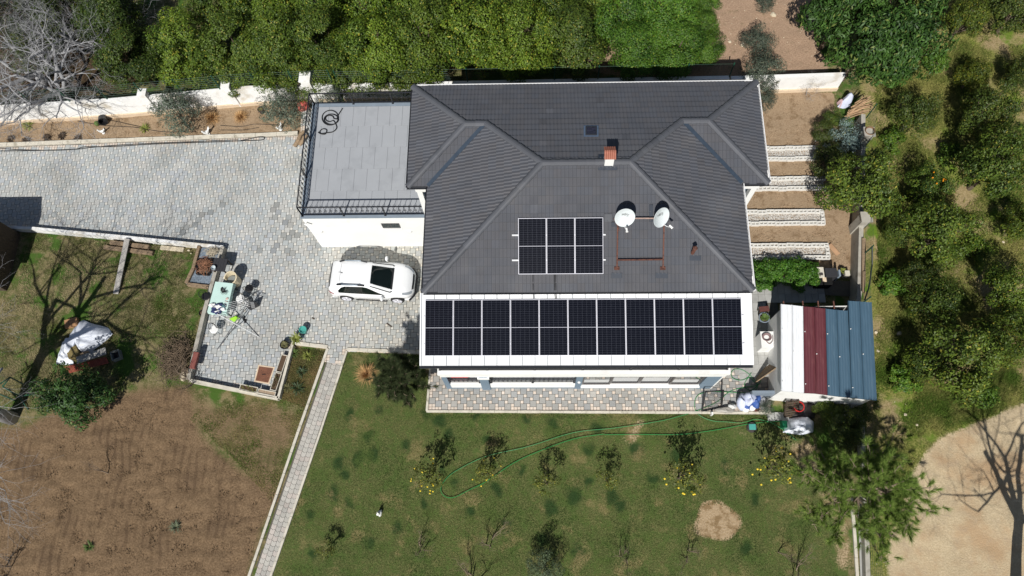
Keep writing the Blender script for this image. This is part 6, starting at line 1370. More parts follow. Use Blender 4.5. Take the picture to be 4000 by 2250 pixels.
for s in (0, 1):
    for k in range(16):
        x0_ = cx0-.3+(cx1-cx0+.55)*k/16; x1_ = x0_+(cx1-cx0+.55)/16-.008; ym = (cy0+cy1)/2; ya_ = cy0-.3 if s == 0 else cy1+.3; m1 = MB()
        m1.add([(x0_, ya_, ch-.12), (x1_, ya_, ch-.12), (x1_, ym, ch+.75), (x0_, ym, ch+.75), (x0_, ya_, ch-.07), (x1_, ya_, ch-.07), (x1_, ym, ch+.80), (x0_, ym, ch+.80)], [(0, 1, 2, 3), (4, 5, 6, 7), (0, 1, 5, 4), (1, 2, 6, 5), (2, 3, 7, 6), (3, 0, 4, 7)]); m1.build('roof_board', m_wood2, cab)
mb = MB(); mb.add([(cx1-.001, cy0, ch), (cx1-.001, cy1, ch), (cx1-.001, (cy0+cy1)/2, ch+.7)], [(0, 1, 2)]); mb.build('gable', m_wood2, cab)
# ------------------------------------------------------------------ vegetation
m_leaf = mat('tree_leaves', (1, 1, 1), .55, 0, tint=True, ocol=True, transl=.14, spec=.35)
m_grass = mat('grass_blades', (1, 1, 1), .8, 0, tint=True, transl=.25, spec=.2)
m_trunk = mat('tree_bark', srgb(96, 84, 70), .95, .25, 9, .4, 30)
m_pale = mat('pale_bark', srgb(152, 152, 154), .9, .18, 7, .3, 20)
def unit(v): return v/(np.linalg.norm(v, axis=1, keepdims=True)+1e-9)
def leaves(C, N, size, aspect, rng, bend=.25):
    """diamond leaves at C with rough normals N"""
    n = len(C); N = unit(N+rng.normal(0, .55, (n, 3))); A = unit(np.cross(N, rng.normal(0, 1, (n, 3)))); B = np.cross(N, A)
    L = size*rng.uniform(.65, 1.25, (n, 1)); w = L*aspect
    V = np.stack([C-A*L/2, C+B*w/2-A*L*.05+N*L*bend*.3, C+A*L/2-N*L*bend*.3, C-B*w/2-A*L*.05+N*L*bend*.3], 1).reshape(-1, 3)
    return V, np.arange(n*4).reshape(n, 4)
def crown_mesh(name, seed, rx, ry, rz, zc, nclump, cr, nleaf, size, aspect, pal, low=-.55, fill=.25):
    rng = np.random.default_rng(seed)
    d = unit(rng.normal(0, 1, (nclump*3, 3))); d = d[d[:, 2] > low][:nclump]; k = len(d)
    rad = np.where(rng.random(k) < fill, rng.uniform(.35, .75, k), rng.uniform(.78, 1.04, k))
    bump = 1+.16*np.sin(d[:, 0]*3+seed)*np.cos(d[:, 1]*3.3+seed*2)
    ctr = d*(rad*bump)[:, None]*np.array([rx, ry, rz])+np.array([0, 0, zc])
    crs = cr*rng.uniform(.6, 1.25, k); per = (crs**2/np.sum(crs**2)*nleaf).astype(int)
    ci = np.repeat(np.arange(k), per); n = len(ci)
    q = unit(rng.normal(0, 1, (n, 3))); q[:, 2] = q[:, 2]*.8+.15; off = q*(crs[ci]*rng.uniform(.45, 1.0, n)**.6)[:, None]
    C = ctr[ci]+off; C[:, 2] = np.maximum(C[:, 2], .08)
    V, F = leaves(C, q*.9+d[ci]*.5+np.array([0, 0, .45]), size, aspect, rng)
    pal = np.array(pal); cl = rng.random(k); f = np.clip(cl[ci]*.6+rng.random(n)*.55-.08, 0, 1)[:, None]
    T = (pal[0]*(1-f)+pal[1]*f)*rng.uniform(.75, 1.2, (n, 1)); yel = rng.random(n) < .05; T[yel] = pal[2]*rng.uniform(.8, 1.1, (yel.sum(), 1))
    return arrmesh(name, V, F, m_leaf, T), ctr
def limb_mesh(name, ctr, zc, seed, r0, m, trunk_h=None):
    mb = MB(); r = random.Random(seed); th = trunk_h or zc*.45; mb.tube([(0, 0, -.1), (.02, .01, th*.5), (0, 0, th)], [r0*1.25, r0, r0*.85], 8)
    idx_ = sorted(range(len(ctr)), key=lambda i: r.random())[:9]
    for i in idx_:
        c = Vector(ctr[i]); p = Vector((0, 0, th*.9)); md_ = p.lerp(c, .5)+Vector((r.uniform(-.1, .1), r.uniform(-.1, .1), .1)); mb.tube([p, md_, c], [r0*.55, r0*.36, r0*.12], 5)
    me = bpy.data.meshes.new(name); me.from_pydata(mb.v, [], mb.f); me.materials.append(m); me.update(); return me
LG = lambda *a: srgb(*a)
PAL_C = [LG(42, 68, 22), LG(104, 128, 44), LG(140, 140, 54)]; PAL_D = [LG(42, 64, 26), LG(98, 114, 44), LG(142, 136, 60)]; PAL_O = [LG(62, 74, 62), LG(116, 126, 108), LG(136, 138, 112)]; PAL_K = [LG(34, 60, 26), LG(78, 110, 46), LG(120, 130, 70)]; PAL_B = [LG(104, 128, 126), LG(150, 170, 164), LG(150, 150, 110)]; PAL_V = [LG(48, 88, 24), LG(104, 146, 50), LG(140, 160, 70)]
KIND = {}
def kind(name, n, *a, trunk=(.09, None), **k):
    vs = []
    for i in range(n):
        cm, ctr = crown_mesh(name+'_crown', 100*len(KIND)+i*7+3, *a, **k); vs.append((cm, limb_mesh(name+'_trunk', ctr, a[3], i+5, trunk[0], m_trunk)))
    KIND[name] = vs
kind('citrus', 6, 1.4, 1.4, 1.45, 2.0, 56, .48, 22000, .092, .5, PAL_C, low=-.9)
kind('orchard', 5, 1.15, 1.15, .95, 1.2, 42, .37, 9500, .09, .5, PAL_D)
kind('loquat', 4, 1.5, 1.5, 1.3, 1.8, 44, .5, 6500, .2, .34, PAL_K)
kind('olive', 3, 1.0, 1.0, 1.0, 1.25, 60, .30, 5200, .10, .28, PAL_O, fill=.4, trunk=(.06, None))
kind('bush', 3, .62, .62, .5, .42, 34, .2, 2600, .10, .55, PAL_V, low=-.2, trunk=(.03, None))
kind('bluebush', 1, .9, .9, .7, .75, 44, .28, 3200, .10, .3, PAL_B, fill=.4, trunk=(.04, None))
kind('sparse', 4, .62, .62, .62, 1.15, 30, .17, 850, .095, .5, [LG(60, 72, 34), LG(102, 108, 50), LG(140, 132, 60)], fill=.5, trunk=(.035, None))
tr = random.Random(77)
def plant(k, px, py, z, s, label, col=(1, 1, 1), name=None, cat='tree', group=None, sz=None, world=None, v=None):
    """px,py: where the crown's middle (height z) shows in the photograph"""
    c = world or P(px, py, z); vs = KIND[k]; cm, lm = vs[tr.randrange(len(vs)) if v is None else v % len(vs)]
    t = thing(name or {'citrus': 'citrus_tree', 'orchard': 'citrus_tree', 'loquat': 'loquat_tree', 'olive': 'olive_shrub', 'bush': 'leafy_bush', 'bluebush': 'silver_shrub', 'sparse': 'lemon_tree'}[k], label, cat, (c[0], c[1], 0), tr.uniform(0, 6.28), group)
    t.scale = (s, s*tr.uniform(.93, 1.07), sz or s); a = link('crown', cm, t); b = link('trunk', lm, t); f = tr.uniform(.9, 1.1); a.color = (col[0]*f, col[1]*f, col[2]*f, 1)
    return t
N2 = ['first', 'second', 'third', 'fourth', 'fifth', 'sixth', 'seventh', 'eighth', 'ninth', 'tenth']
x = -17.6
for k in range(9):
    yoff = .1 if x > -5 else 0
    f = tr.uniform(.75, 1.15); plant('citrus', 0, 0, 0, tr.uniform(1.05, 1.22), 'yellow green citrus tree behind the wall, %s from left in front row' % N2[k], (1.05*f, 1.0*f, .85), group='citrus trees behind the wall', world=(x+tr.uniform(-.15, .15), 23.85+yoff*1.6+tr.uniform(-.2, .2)), sz=tr.uniform(1.15, 1.6), v=k); x += 2.42
for k in range(7):
    plant('orchard', 0, 0, 0, tr.uniform(.8, 1.0), 'low green shrub filling the foot of the citrus row by the fence, %s from left' % N2[k], (.95, 1.0, .75), name='shrub', cat='shrub', group='low shrubs along the fence', world=(-16.8+1.75*k+tr.uniform(-.3, .3), 23.1+tr.uniform(-.1, .1)), sz=1.1)
x = -16.6
for k in range(9):
    f = tr.uniform(.75, 1.15); plant('citrus', 0, 0, 0, tr.uniform(1.05, 1.22), 'yellow green citrus tree at the top edge, %s from left in back row' % N2[k], (1.05*f, 1.02*f, .85), group='citrus trees behind the wall', world=(x+tr.uniform(-.2, .2), 27.1+tr.uniform(-.2, .2)), sz=tr.uniform(1.05, 1.45), v=k+2); x += 2.5
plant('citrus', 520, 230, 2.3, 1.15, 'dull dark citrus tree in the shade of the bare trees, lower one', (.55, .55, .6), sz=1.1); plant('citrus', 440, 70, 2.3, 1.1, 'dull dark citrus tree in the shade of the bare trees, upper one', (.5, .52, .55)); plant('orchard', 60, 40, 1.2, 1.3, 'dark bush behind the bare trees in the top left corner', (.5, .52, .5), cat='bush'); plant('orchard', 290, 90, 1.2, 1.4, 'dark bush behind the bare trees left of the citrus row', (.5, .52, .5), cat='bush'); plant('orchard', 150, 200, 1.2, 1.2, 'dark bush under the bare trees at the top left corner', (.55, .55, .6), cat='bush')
for k, (px, py, s, lab) in enumerate(((2430, 60, 1.15, 'bright green broad tree at the top edge, left half'), (2600, 60, 1.15, 'bright green broad tree at the top edge, right half'), (2480, 200, 1.0, 'bright green broad tree behind the house, left of the pair'), (2630, 190, .95, 'bright green broad tree behind the house, right of the pair'))): plant('citrus', px, py, 2.0, s, lab, (.72, .95, .75), group='bright green trees behind the house', v=k)
for k, (px, py, s) in enumerate(((2742, 15, .52), (2738, 110, .56), (2752, 190, .60))): plant('citrus', px, py, 1.2, s, 'slim bright green sapling in the narrow row, '+('topmost', 'middle', 'lowest')[k]+' one', (.8, 1.0, .8), name='sapling', cat='tree', sz=.62, group='narrow row of saplings')
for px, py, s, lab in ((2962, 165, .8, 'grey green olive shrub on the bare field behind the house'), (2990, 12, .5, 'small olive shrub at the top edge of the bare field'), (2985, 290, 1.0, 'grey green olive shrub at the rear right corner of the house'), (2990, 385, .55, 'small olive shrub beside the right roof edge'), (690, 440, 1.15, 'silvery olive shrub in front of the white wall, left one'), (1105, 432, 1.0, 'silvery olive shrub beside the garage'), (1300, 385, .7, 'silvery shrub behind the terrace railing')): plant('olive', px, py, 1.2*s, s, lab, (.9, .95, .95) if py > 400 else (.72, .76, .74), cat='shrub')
for k, (px, py, s, lab) in enumerate(((3280, 60, 1.05, 'large dark glossy tree at the top right, left part by the field'), (3480, 50, 1.1, 'large dark glossy tree at the top edge of the right orchard'), (3370, 190, 1.02, 'large dark glossy tree above the cane pile'), (3530, 200, 1.0, 'large dark glossy tree right of the cane pile'))): plant('loquat', px, py, 2.6, s, lab, (.95, 1.0, .9), sz=s*1.5, v=k)
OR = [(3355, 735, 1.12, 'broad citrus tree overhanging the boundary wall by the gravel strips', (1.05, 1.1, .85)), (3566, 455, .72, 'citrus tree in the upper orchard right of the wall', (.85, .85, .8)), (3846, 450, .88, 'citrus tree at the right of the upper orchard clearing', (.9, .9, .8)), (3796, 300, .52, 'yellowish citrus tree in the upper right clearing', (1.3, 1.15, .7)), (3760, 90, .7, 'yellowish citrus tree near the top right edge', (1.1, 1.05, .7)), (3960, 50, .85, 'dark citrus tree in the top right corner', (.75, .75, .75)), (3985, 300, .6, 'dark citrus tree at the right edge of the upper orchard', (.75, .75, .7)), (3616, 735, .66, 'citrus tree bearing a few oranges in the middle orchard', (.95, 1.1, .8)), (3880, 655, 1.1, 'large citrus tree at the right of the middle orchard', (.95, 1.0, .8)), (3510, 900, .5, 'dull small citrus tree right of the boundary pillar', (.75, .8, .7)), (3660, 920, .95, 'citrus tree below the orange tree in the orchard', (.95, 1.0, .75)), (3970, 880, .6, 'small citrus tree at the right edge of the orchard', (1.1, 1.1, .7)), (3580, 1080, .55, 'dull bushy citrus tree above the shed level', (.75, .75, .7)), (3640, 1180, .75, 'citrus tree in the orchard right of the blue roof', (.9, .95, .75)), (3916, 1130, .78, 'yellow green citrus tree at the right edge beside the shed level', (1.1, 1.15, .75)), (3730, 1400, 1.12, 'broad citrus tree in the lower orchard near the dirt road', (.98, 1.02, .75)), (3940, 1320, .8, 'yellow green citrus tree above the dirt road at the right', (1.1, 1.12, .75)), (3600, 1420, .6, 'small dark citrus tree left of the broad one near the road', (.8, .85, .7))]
for k, (px, py, s, lab, c) in enumerate(OR): plant('orchard', px, py, 1.9*s, s*1.2, lab, c, group='citrus trees in the right orchard', v=k, sz=s*1.75)
BR = [(3480, 560, 'low weedy bush on the bright grass right of the coil pillar'), (3700, 610, 'low weedy bush between the orange tree and the large citrus tree'), (3480, 1110, 'low weedy bush right of the green fence near the shed'), (3810, 980, 'low weedy bush in the gap below the large right citrus tree'), (3530, 1490, 'low weedy bush right of the lower shed corner'), (3830, 1540, 'low weedy bush at the edge of the dirt road'), (3650, 250, 'low weedy bush at the foot of the large dark trees')]
for k, (px, py, lab) in enumerate(BR): plant('bush', px, py, .3, tr.uniform(.7, 1.1), lab, (tr.uniform(.75, .95), tr.uniform(.65, .8), .6), cat='bush', group='low weedy bushes in the right orchard')
# oranges on the one tree
m_or = mat('orange_fruit', srgb(224, 140, 20), .5, .1, 9); m_lem = mat('lemon_fruit', srgb(222, 196, 50), .5, .1, 9)
def fruits(t, n, spread, z0, z1, m, seed, r_=.04, nm='fruit'):
    r = random.Random(seed); me = None
    for k in range(n):
        if me is None:
            b = MB(); b.blob((0, 0, 0), r_, r_, r_, 1, .03, 7, 5); me = bpy.data.meshes.new(nm); me.from_pydata(b.v, [], b.f); me.materials.append(m); me.update()
        a = r.uniform(0, 6.28); q = spread*math.sqrt(r.uniform(.1, 1)); link(nm, me, t, (q*math.cos(a), q*math.sin(a), r.uniform(z0, z1)))
ot = [o for o in bpy.data.objects if o.get('label') == OR[7][3]][0]; fruits(ot, 6, .45, 2.0, 2.15, m_or, 3, .045, 'orange')
LEM = [((1686, 1866), 1.05, 'leafless looking lemon tree with yellow fruit, leftmost on the lawn', 16), ((1906, 1850), .95, 'small lemon tree inside the green hose loop on the lawn', 8), ((2136, 1892), .85, 'small sparse lemon tree in the middle of the lawn', 0), ((2366, 1876), .75, 'small crooked citrus sapling right of the lawn centre', 0), ((2648, 1868), 1.25, 'lemon tree with scattered yellow fruit at the right of the lawn', 14), ((2996, 1835), 1.25, 'lemon tree full of yellow fruit near the white sheeted bin', 22), ((1288, 2152), .6, 'tiny sapling beside the garden path', 0)]
for k, ((px, py), s, lab, nf) in enumerate(LEM):
    t = plant('sparse', 0, 0, 0, s, lab, (1.15, 1.15, .9), world=tuple(P(px, py)[:2]), group='young lemon trees on the lawn', sz=s*1.15, v=k)
    if nf: fruits(t, nf, .75, .35, 1.1, m_lem, k, .04, 'lemon')
plant('olive', 0, 0, 0, .68, 'dark bushy young tree low in the middle of the lawn', (.75, .85, .6), name='young_tree', world=tuple(P(2128, 2212)[:2]), cat='tree')
plant('loquat', 300, 1545, 1.6, .85, 'dark big leaved loquat shrub at the edge of the tilled soil', (.75, .85, .9), cat='shrub', sz=.95)
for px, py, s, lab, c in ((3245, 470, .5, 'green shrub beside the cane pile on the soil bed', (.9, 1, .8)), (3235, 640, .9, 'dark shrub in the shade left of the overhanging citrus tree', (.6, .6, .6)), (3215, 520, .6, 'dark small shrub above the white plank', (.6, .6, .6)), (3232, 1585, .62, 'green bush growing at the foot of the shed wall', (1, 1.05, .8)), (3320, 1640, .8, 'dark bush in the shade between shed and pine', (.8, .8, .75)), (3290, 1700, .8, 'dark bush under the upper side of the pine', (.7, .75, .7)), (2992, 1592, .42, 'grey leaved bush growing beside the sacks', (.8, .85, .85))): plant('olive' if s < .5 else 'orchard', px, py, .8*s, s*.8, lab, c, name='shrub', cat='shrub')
plant('bluebush', 3305, 540, .8, .95, 'pale blue green shrub below the cane pile', cat='shrub')
for k, (px, py, s) in enumerate(((2945, 1060, .8), (3000, 1056, .85), (3055, 1058, .85), (3110, 1056, .85), (3160, 1068, .85), (2960, 1098, .85), (3010, 1100, .6), (3090, 1092, .7), (3140, 1095, .95))): plant('bush', px, py, .3, s, ('leftmost lush green leafy plant in the bed right of the house', 'lush green leafy plant, second in the upper line of the leafy bed', 'lush green leafy plant, third in the upper line of the leafy bed', 'lush green leafy plant, fourth in the upper line of the leafy bed', 'lush green leafy plant nearest the outdoor kitchen', 'lush green leafy plant at the roof edge in the lower line of the bed', 'small leafy plant, second in the lower line of the bed', 'small leafy plant, third in the lower line of the bed', 'lush leafy plant, last in the lower line of the bed')[k], (.62, .72, .6), cat='plant', group='leafy plants in the bed right of the house')

# bare trees: recursive limbs
def bare_mesh(name, seed, h, r0, levels, m, spread=.55, split=(2, 3), up=.35, n0=6, trunk=None, limbs=0, tilt=.8):
    mb = MB(); r = random.Random(seed)
    def grow(p, d, L_, rad, lv):
        pts = [p]; rs = [rad]; q = p.copy(); dd = d.copy(); seg = 4
        for i in range(seg):
            dd = (dd+Vector((r.gauss(0, .15), r.gauss(0, .15), r.gauss(0, .1)+up*.06))).normalized(); q = q+dd*(L_/seg); pts.append(q.copy()); rs.append(rad*(1-.42*(i+1)/seg))
        mb.tube(pts, rs, n0 if lv >= levels-1 else (5 if lv > 2 else 3), caps=False)
        if lv <= 0: return
        for k in range(r.randint(*split)+(1 if lv < levels else 0)):
            j = r.choice((2, 3, 4, 4)); a = Vector((r.gauss(0, 1), r.gauss(0, 1), r.gauss(0, .55)+up)); a = (a-dd*a.dot(dd)).normalized(); nd_ = (dd*(1-spread*.55)+a*spread*r.uniform(.7, 1.35)).normalized()
            grow(pts[j], nd_, L_*r.uniform(.56, .86), rs[j]*r.uniform(.55, .78), lv-1)
    if limbs:
        mb.tube([(0, 0, -.1), (.03, 0, trunk*.5), (0, .02, trunk)], [r0*1.3, r0*1.05, r0], 9)
        for k in range(limbs):
            a = 6.283*k/limbs+r.uniform(-.35, .35); e = tilt*r.uniform(.45, 1.1); d = Vector((math.cos(a)*math.sin(e), math.sin(a)*math.sin(e), math.cos(e))); grow(Vector((0, 0, trunk*r.uniform(.75, 1))), d, h*.34*r.uniform(.85, 1.15), r0*r.uniform(.55, .75), levels-1)
    else: grow(Vector((0, 0, -.1)), Vector((r.uniform(-.1, .1), r.uniform(-.1, .1), 1)).normalized(), h*.30, r0, levels)
    me = bpy.data.meshes.new(name); me.from_pydata(mb.v, [], mb.f); me.materials.append(m); me.polygons.foreach_set('use_smooth', [True]*len(me.polygons)); me.update(); return me
BT = [bare_mesh('bare_tree', s, 8.5, .24, 6, m_pale, .66, (2, 3), .12, 6, 1.2, 5, .95) for s in (3, 8)]
BIG = bare_mesh('bare_tree', 17, 12, .25, 6, m_pale, .62, (2, 3), .2, 8, 3.4, 4, .62)
BIG2 = bare_mesh('bare_tree', 29, 12, .24, 6, m_pale, .62, (2, 3), .2, 8, 5.0, 4, .55)
def bare(me, loc, s, rz, label, col=None, name='bare_tree', cat='tree', group=None):
    t = thing(name, label, cat, (loc[0], loc[1], 0), rz, group); t.scale = (s, s, s); link('limbs', me, t); return t
bare(BT[0], P(275, 400)[:2], .8, .4, 'pale leafless tree just behind the white wall at the left', group='bare trees at the left'); bare(BT[1], P(180, 330)[:2], .78, 2.0, 'pale leafless tree in the top left corner', group='bare trees at the left'); bare(BT[0], P(400, 215)[:2], .75, 4.0, 'pale leafless tree between the corner and the dark citrus', group='bare trees at the left')
bare(BIG, P(50, 1635)[:2], .98, 1.0, 'tall leafless tree at the left edge below the cabin', group='bare trees at the left')
bare(BIG2, P(3965, 2370)[:2], .85, 2.6, 'tall leafless tree at the lower right whose shadow falls on the dirt road')
SH = [bare_mesh('bare_shrub', s, 2.2, .026, 3, m_bark, .5, (2, 3), .5, 4) for s in (21, 22, 23)]
SHL = [((1646, 2146), .95, 'leafless multi stemmed shrub on the lower left lawn'), ((1912, 2128), 1.1, 'taller leafless shrub low on the lawn left of centre'), ((1850, 2260), 1.3, 'leafless shrub cut by the bottom edge of the lawn'), ((2435, 2172), .95, 'leafless shrub low on the lawn right of centre'), ((2690, 2156), .95, 'leafless shrub left of the bare sand circle'), ((3028, 2146), 1.1, 'slim leafless sapling right of the bare sand circle'), ((3126, 1806), .8, 'leafless sapling in the shade above the pine'), ((3110, 2250), 1.2, 'leafless shrub at the bottom edge beside the wall'), ((432, 1856), 1.1, 'leafless sapling standing in the tilled soil'), ((748, 1478), 1.25, 'small bare tree at the lower left corner of the patio wall'), ((30, 2220), 1.4, 'leafless bush in the lower left corner of the tilled soil')]
for k, (p, s, lab) in enumerate(SHL):
    t = thing('bare_shrub', lab, 'shrub', (*P(*p)[:2], 0), k*1.1, 'leafless shrubs in the garden'); t.scale = (s, s, s)
    for j in range(1 if k in (5, 6, 8) else 3 if k != 9 else 5): o = link('stem', SH[(k+j) % 3], t, (.12*math.cos(2*j), .12*math.sin(2*j), 0)); o.rotation_euler = (.25*math.sin(3*j), .25*math.cos(2*j), j*1.9); o.scale = (1, 1, 1)
TW = bare_mesh('twig_bush', 31, 3.6, .035, 5, m_pale, .85, (3, 4), .1, 4)
bare(TW, P(3150, 372)[:2], .55, .3, 'grey leafless twig bush in front of the short white wall', name='twig_bush', cat='shrub'); bare(TW, P(3170, 345)[:2], .45, 2.3, 'smaller grey twig bush leaning on the short white wall', name='twig_bush', cat='shrub')
# pines
def pine_mesh(seed, h, rad, nb, per, nl, col, trunk_r):
    rng = np.random.default_rng(seed); mb = MB(); mb.tube([(0, 0, -.1), (.05, .03, h*.5), (0, 0, h)], [trunk_r, trunk_r*.7, .02], 7); tips = []
    for k in range(nb):
        t = (k+.5)/nb; z = h*(.22+.74*t); L_ = rad*(1-.72*t**1.4)*rng.uniform(.75, 1.1); a = k*2.4+rng.uniform(-.4, .4); d = Vector((math.cos(a), math.sin(a), .18+.5*t)); p = Vector((0, 0, z)); q = p+d*L_*.55-Vector((0, 0, .05)); e = p+d*L_+Vector((0, 0, .12*L_)); mb.tube([p, q, e], [trunk_r*.32, trunk_r*.2, .012], 5)
        for j in range(int(per*(.5+L_/rad))):
            s = rng.uniform(.35, 1.05); b = p.lerp(q, s*2) if s < .5 else q.lerp(e, (s-.5)*2); sd = Vector((rng.normal(0, .22), rng.normal(0, .22), rng.normal(.05, .1)))*L_*.5*s; tp = b+sd; mb.tube([b, tp], [.012, .006], 3, caps=False); tips.append((tp, (d*.5+sd.normalized()+Vector((0, 0, .35))).normalized()))
    tips.append((Vector((0, 0, h)), Vector((0, 0, 1))))
    n = len(tips); B = np.repeat(np.array([t[0] for t in tips]), nl, 0); D = np.repeat(np.array([t[1] for t in tips]), nl, 0); m = len(B)
    B = B-D*rng.uniform(0, .22, (m, 1)); D = unit(D*.95+rng.normal(0, .42, (m, 3))); S = unit(np.cross(D, rng.normal(0, 1, (m, 3)))); L = rng.uniform(.16, .32, (m, 1))
    V = np.stack([B-S*.0065, B+S*.0065, B+D*L], 1).reshape(-1, 3); F = np.arange(m*3).reshape(m, 3); f = rng.random((m, 1)); T = np.array(col[0])*(1-f)+np.array(col[1])*f
    tm = bpy.data.meshes.new('pine_trunk'); tm.from_pydata(mb.v, [], mb.f); tm.materials.append(m_bark); tm.update()
    return arrmesh('pine_needles', V, F, m_grass, T), tm
def pine(px, py, args, label):
    nm, tm = pine_mesh(*args); t = thing('pine_tree', label, 'tree', (*P(px, py)[:2], 0)); link('crown', nm, t); link('trunk', tm, t); return t
pine(3262, 1945, (4, 5.4, 2.5, 52, 17, 105, (srgb(80, 112, 42), srgb(150, 170, 86)), .15), 'feathery green pine beside the low wall and the dirt road')
pine(1580, 1512, (9, 3.6, 1.2, 46, 12, 90, (srgb(42, 56, 36), srgb(88, 98, 62)), .1), 'dark bushy young pine at the left front corner of the house')
# spiky garden plants and dry grasses
def tuft(name, px, py, n, l, w, m, label, cat, up=1.0, seed=1, droop=.3, z0=0):
    c = P(px, py, .1); r = random.Random(seed); mb = MB()
    for k in range(n):
        a = r.uniform(0, 6.28); e = r.uniform(.15, 1.15)*up; L_ = l*r.uniform(.6, 1.1); d = Vector((math.cos(a)*math.cos(e), math.sin(a)*math.cos(e), math.sin(e))); s = Vector((-math.sin(a), math.cos(a), 0))*w/2; p0 = Vector((c.x, c.y, z0))+Vector((math.cos(a), math.sin(a), 0))*.05*l; p1 = p0+d*L_*.55; p2 = p0+d*L_-Vector((0, 0, L_*droop)); mb.add([p0-s*.5, p0+s*.5, p1+s, p1-s, p2], [(0, 1, 2, 3), (3, 2, 4)])
    return single(mb, name, m, label, cat, loc=(c.x, c.y, z0))
for px, py, l, lab, sd in ((828, 462, .75, 'tuft of dry straw coloured grass by the white wall, left one', 2), (940, 458, .7, 'tuft of dry straw coloured grass by the white wall, right one', 3), (1432, 1462, .95, 'large tuft of dry straw coloured grass beside the young pine', 4)): tuft('dry_grass', px, py, 420, l*.75, .012, m_straw, lab, 'grass tuft', 1.35, sd, .2)
for k, (px, py, l, m_, lab) in enumerate(((1200, 1388, .4, m_yg, 'yellow green agave at the top of the bed beside the path'), (1178, 1452, .42, m_dg, 'dark spiky agave in the middle of the bed beside the path'), (1160, 1515, .55, m_dg, 'largest dark spiky agave at the bottom of the bed beside the path'), (1120, 1512, .35, m_ol, 'brownish spiky plant at the patio side of the bed'), (1148, 1378, .4, m_leafb, 'leafy green plant by the kerb at the top of the bed'), (108, 486, .5, m_yg, 'spiky plant at the far left of the soil bed'), (565, 500, .45, m_yg, 'spiky yucca in the middle of the soil bed'), (345, 2135, .4, m_leafb, 'small green plant alone in the tilled soil'), (685, 2058, .45, mat('sage_leaf', srgb(98, 106, 82), .8, .3, 12), 'pale grey green plant on a light patch of tilled soil'))): tuft('spiky_plant', px, py, 60, l*.85, .03, m_, lab, 'plant', 1.0, 30+k, .25)
rr3 = random.Random(8)
for k, (px, py) in enumerate(((40, 540), (100, 545), (180, 535), (240, 530), (300, 540))): tuft('withered_plant', px, py, 60, .3, .05, mat('withered_leaf', srgb(66, 54, 42), .9, .3, 12), 'withered dark plant low in the soil bed, %s from the left' % N2[k], 'plant', .7, 60+k, .2)
# white stones lying about
sm = []
for k in range(4): b = MB(); b.blob((0, 0, .02), .06, .05, .04, 50+k, .18, 8, 6, .4); me = bpy.data.meshes.new('field_stone'); me.from_pydata(b.v, [], b.f); me.materials.append(m_stone); me.update(); sm.append(me)
STN = [((3510, 1303), 1.6, 'largest pale stone in the orchard right of the shed'), ((3421, 1298), 1.1, 'pale stone at the right edge of the shed roof, upper one'), ((3428, 1372), 1.1, 'pale stone at the right edge of the shed roof, lower one'), ((3020, 60), 2.2, 'largest pale stone on the bare field'), ((2900, 177), 1.8, 'pale stone on the bare field near the house'), ((3977, 1265), 1.2, 'pale stone at the right edge beside the orchard'), ((3535, 1620), 1.0, 'pale stone near the dirt road edge, upper one'), ((3580, 1660), .9, 'pale stone near the dirt road edge, lower one'), ((3918, 946), .9, 'small white stone in the right orchard'), ((2850, 165), 1.2, 'second pale stone on the bare field near the house')]
for k, (p, s, lab) in enumerate(STN): o = link('field_stone', sm[k % 4]); q = P(*p); o.location = (q.x, q.y, .01); o.scale = (s*1.3, s*1.3, s); o.rotation_euler = (0, 0, k); setprops(o, lab, 'stone', 'pale stones on the ground')
def scatter_stones(name, poly, n, seed, s0, s1):
    xs_ = [p[0] for p in poly]; ys_ = [p[1] for p in poly]; r = np.random.default_rng(seed); V = []; F = []; T = []; base = np.array([v.co[:] for v in sm[0].vertices]); fb = [list(p.vertices) for p in sm[0].polygons]; k = 0
    while k < n:
        x, y = r.uniform(min(xs_), max(xs_)), r.uniform(min(ys_), max(ys_))
        if not inside(poly, np.array([x]), np.array([y]))[0]: continue
        q = P(x, y); s = r.uniform(s0, s1)**1.5; F += [[i+len(V) for i in f] for f in fb]; V += [tuple(v*s+np.array([q.x, q.y, 0])) for v in base]; k += 1
    setprops(link(name, arrmesh(name, V, F, m_stone)), 'small pale stones scattered on the ground', 'stones', kind='stuff')
scatter_stones('scattered_stones', [(2640, 0), (3160, 0), (3200, 260), (2760, 250)], 130, 3, .25, .7); scatter_stones('roadside_stones', [(3480, 1560), (3800, 1580), (3600, 1760), (3450, 2250), (3400, 2250), (3420, 1700)], 140, 5, .25, .6)
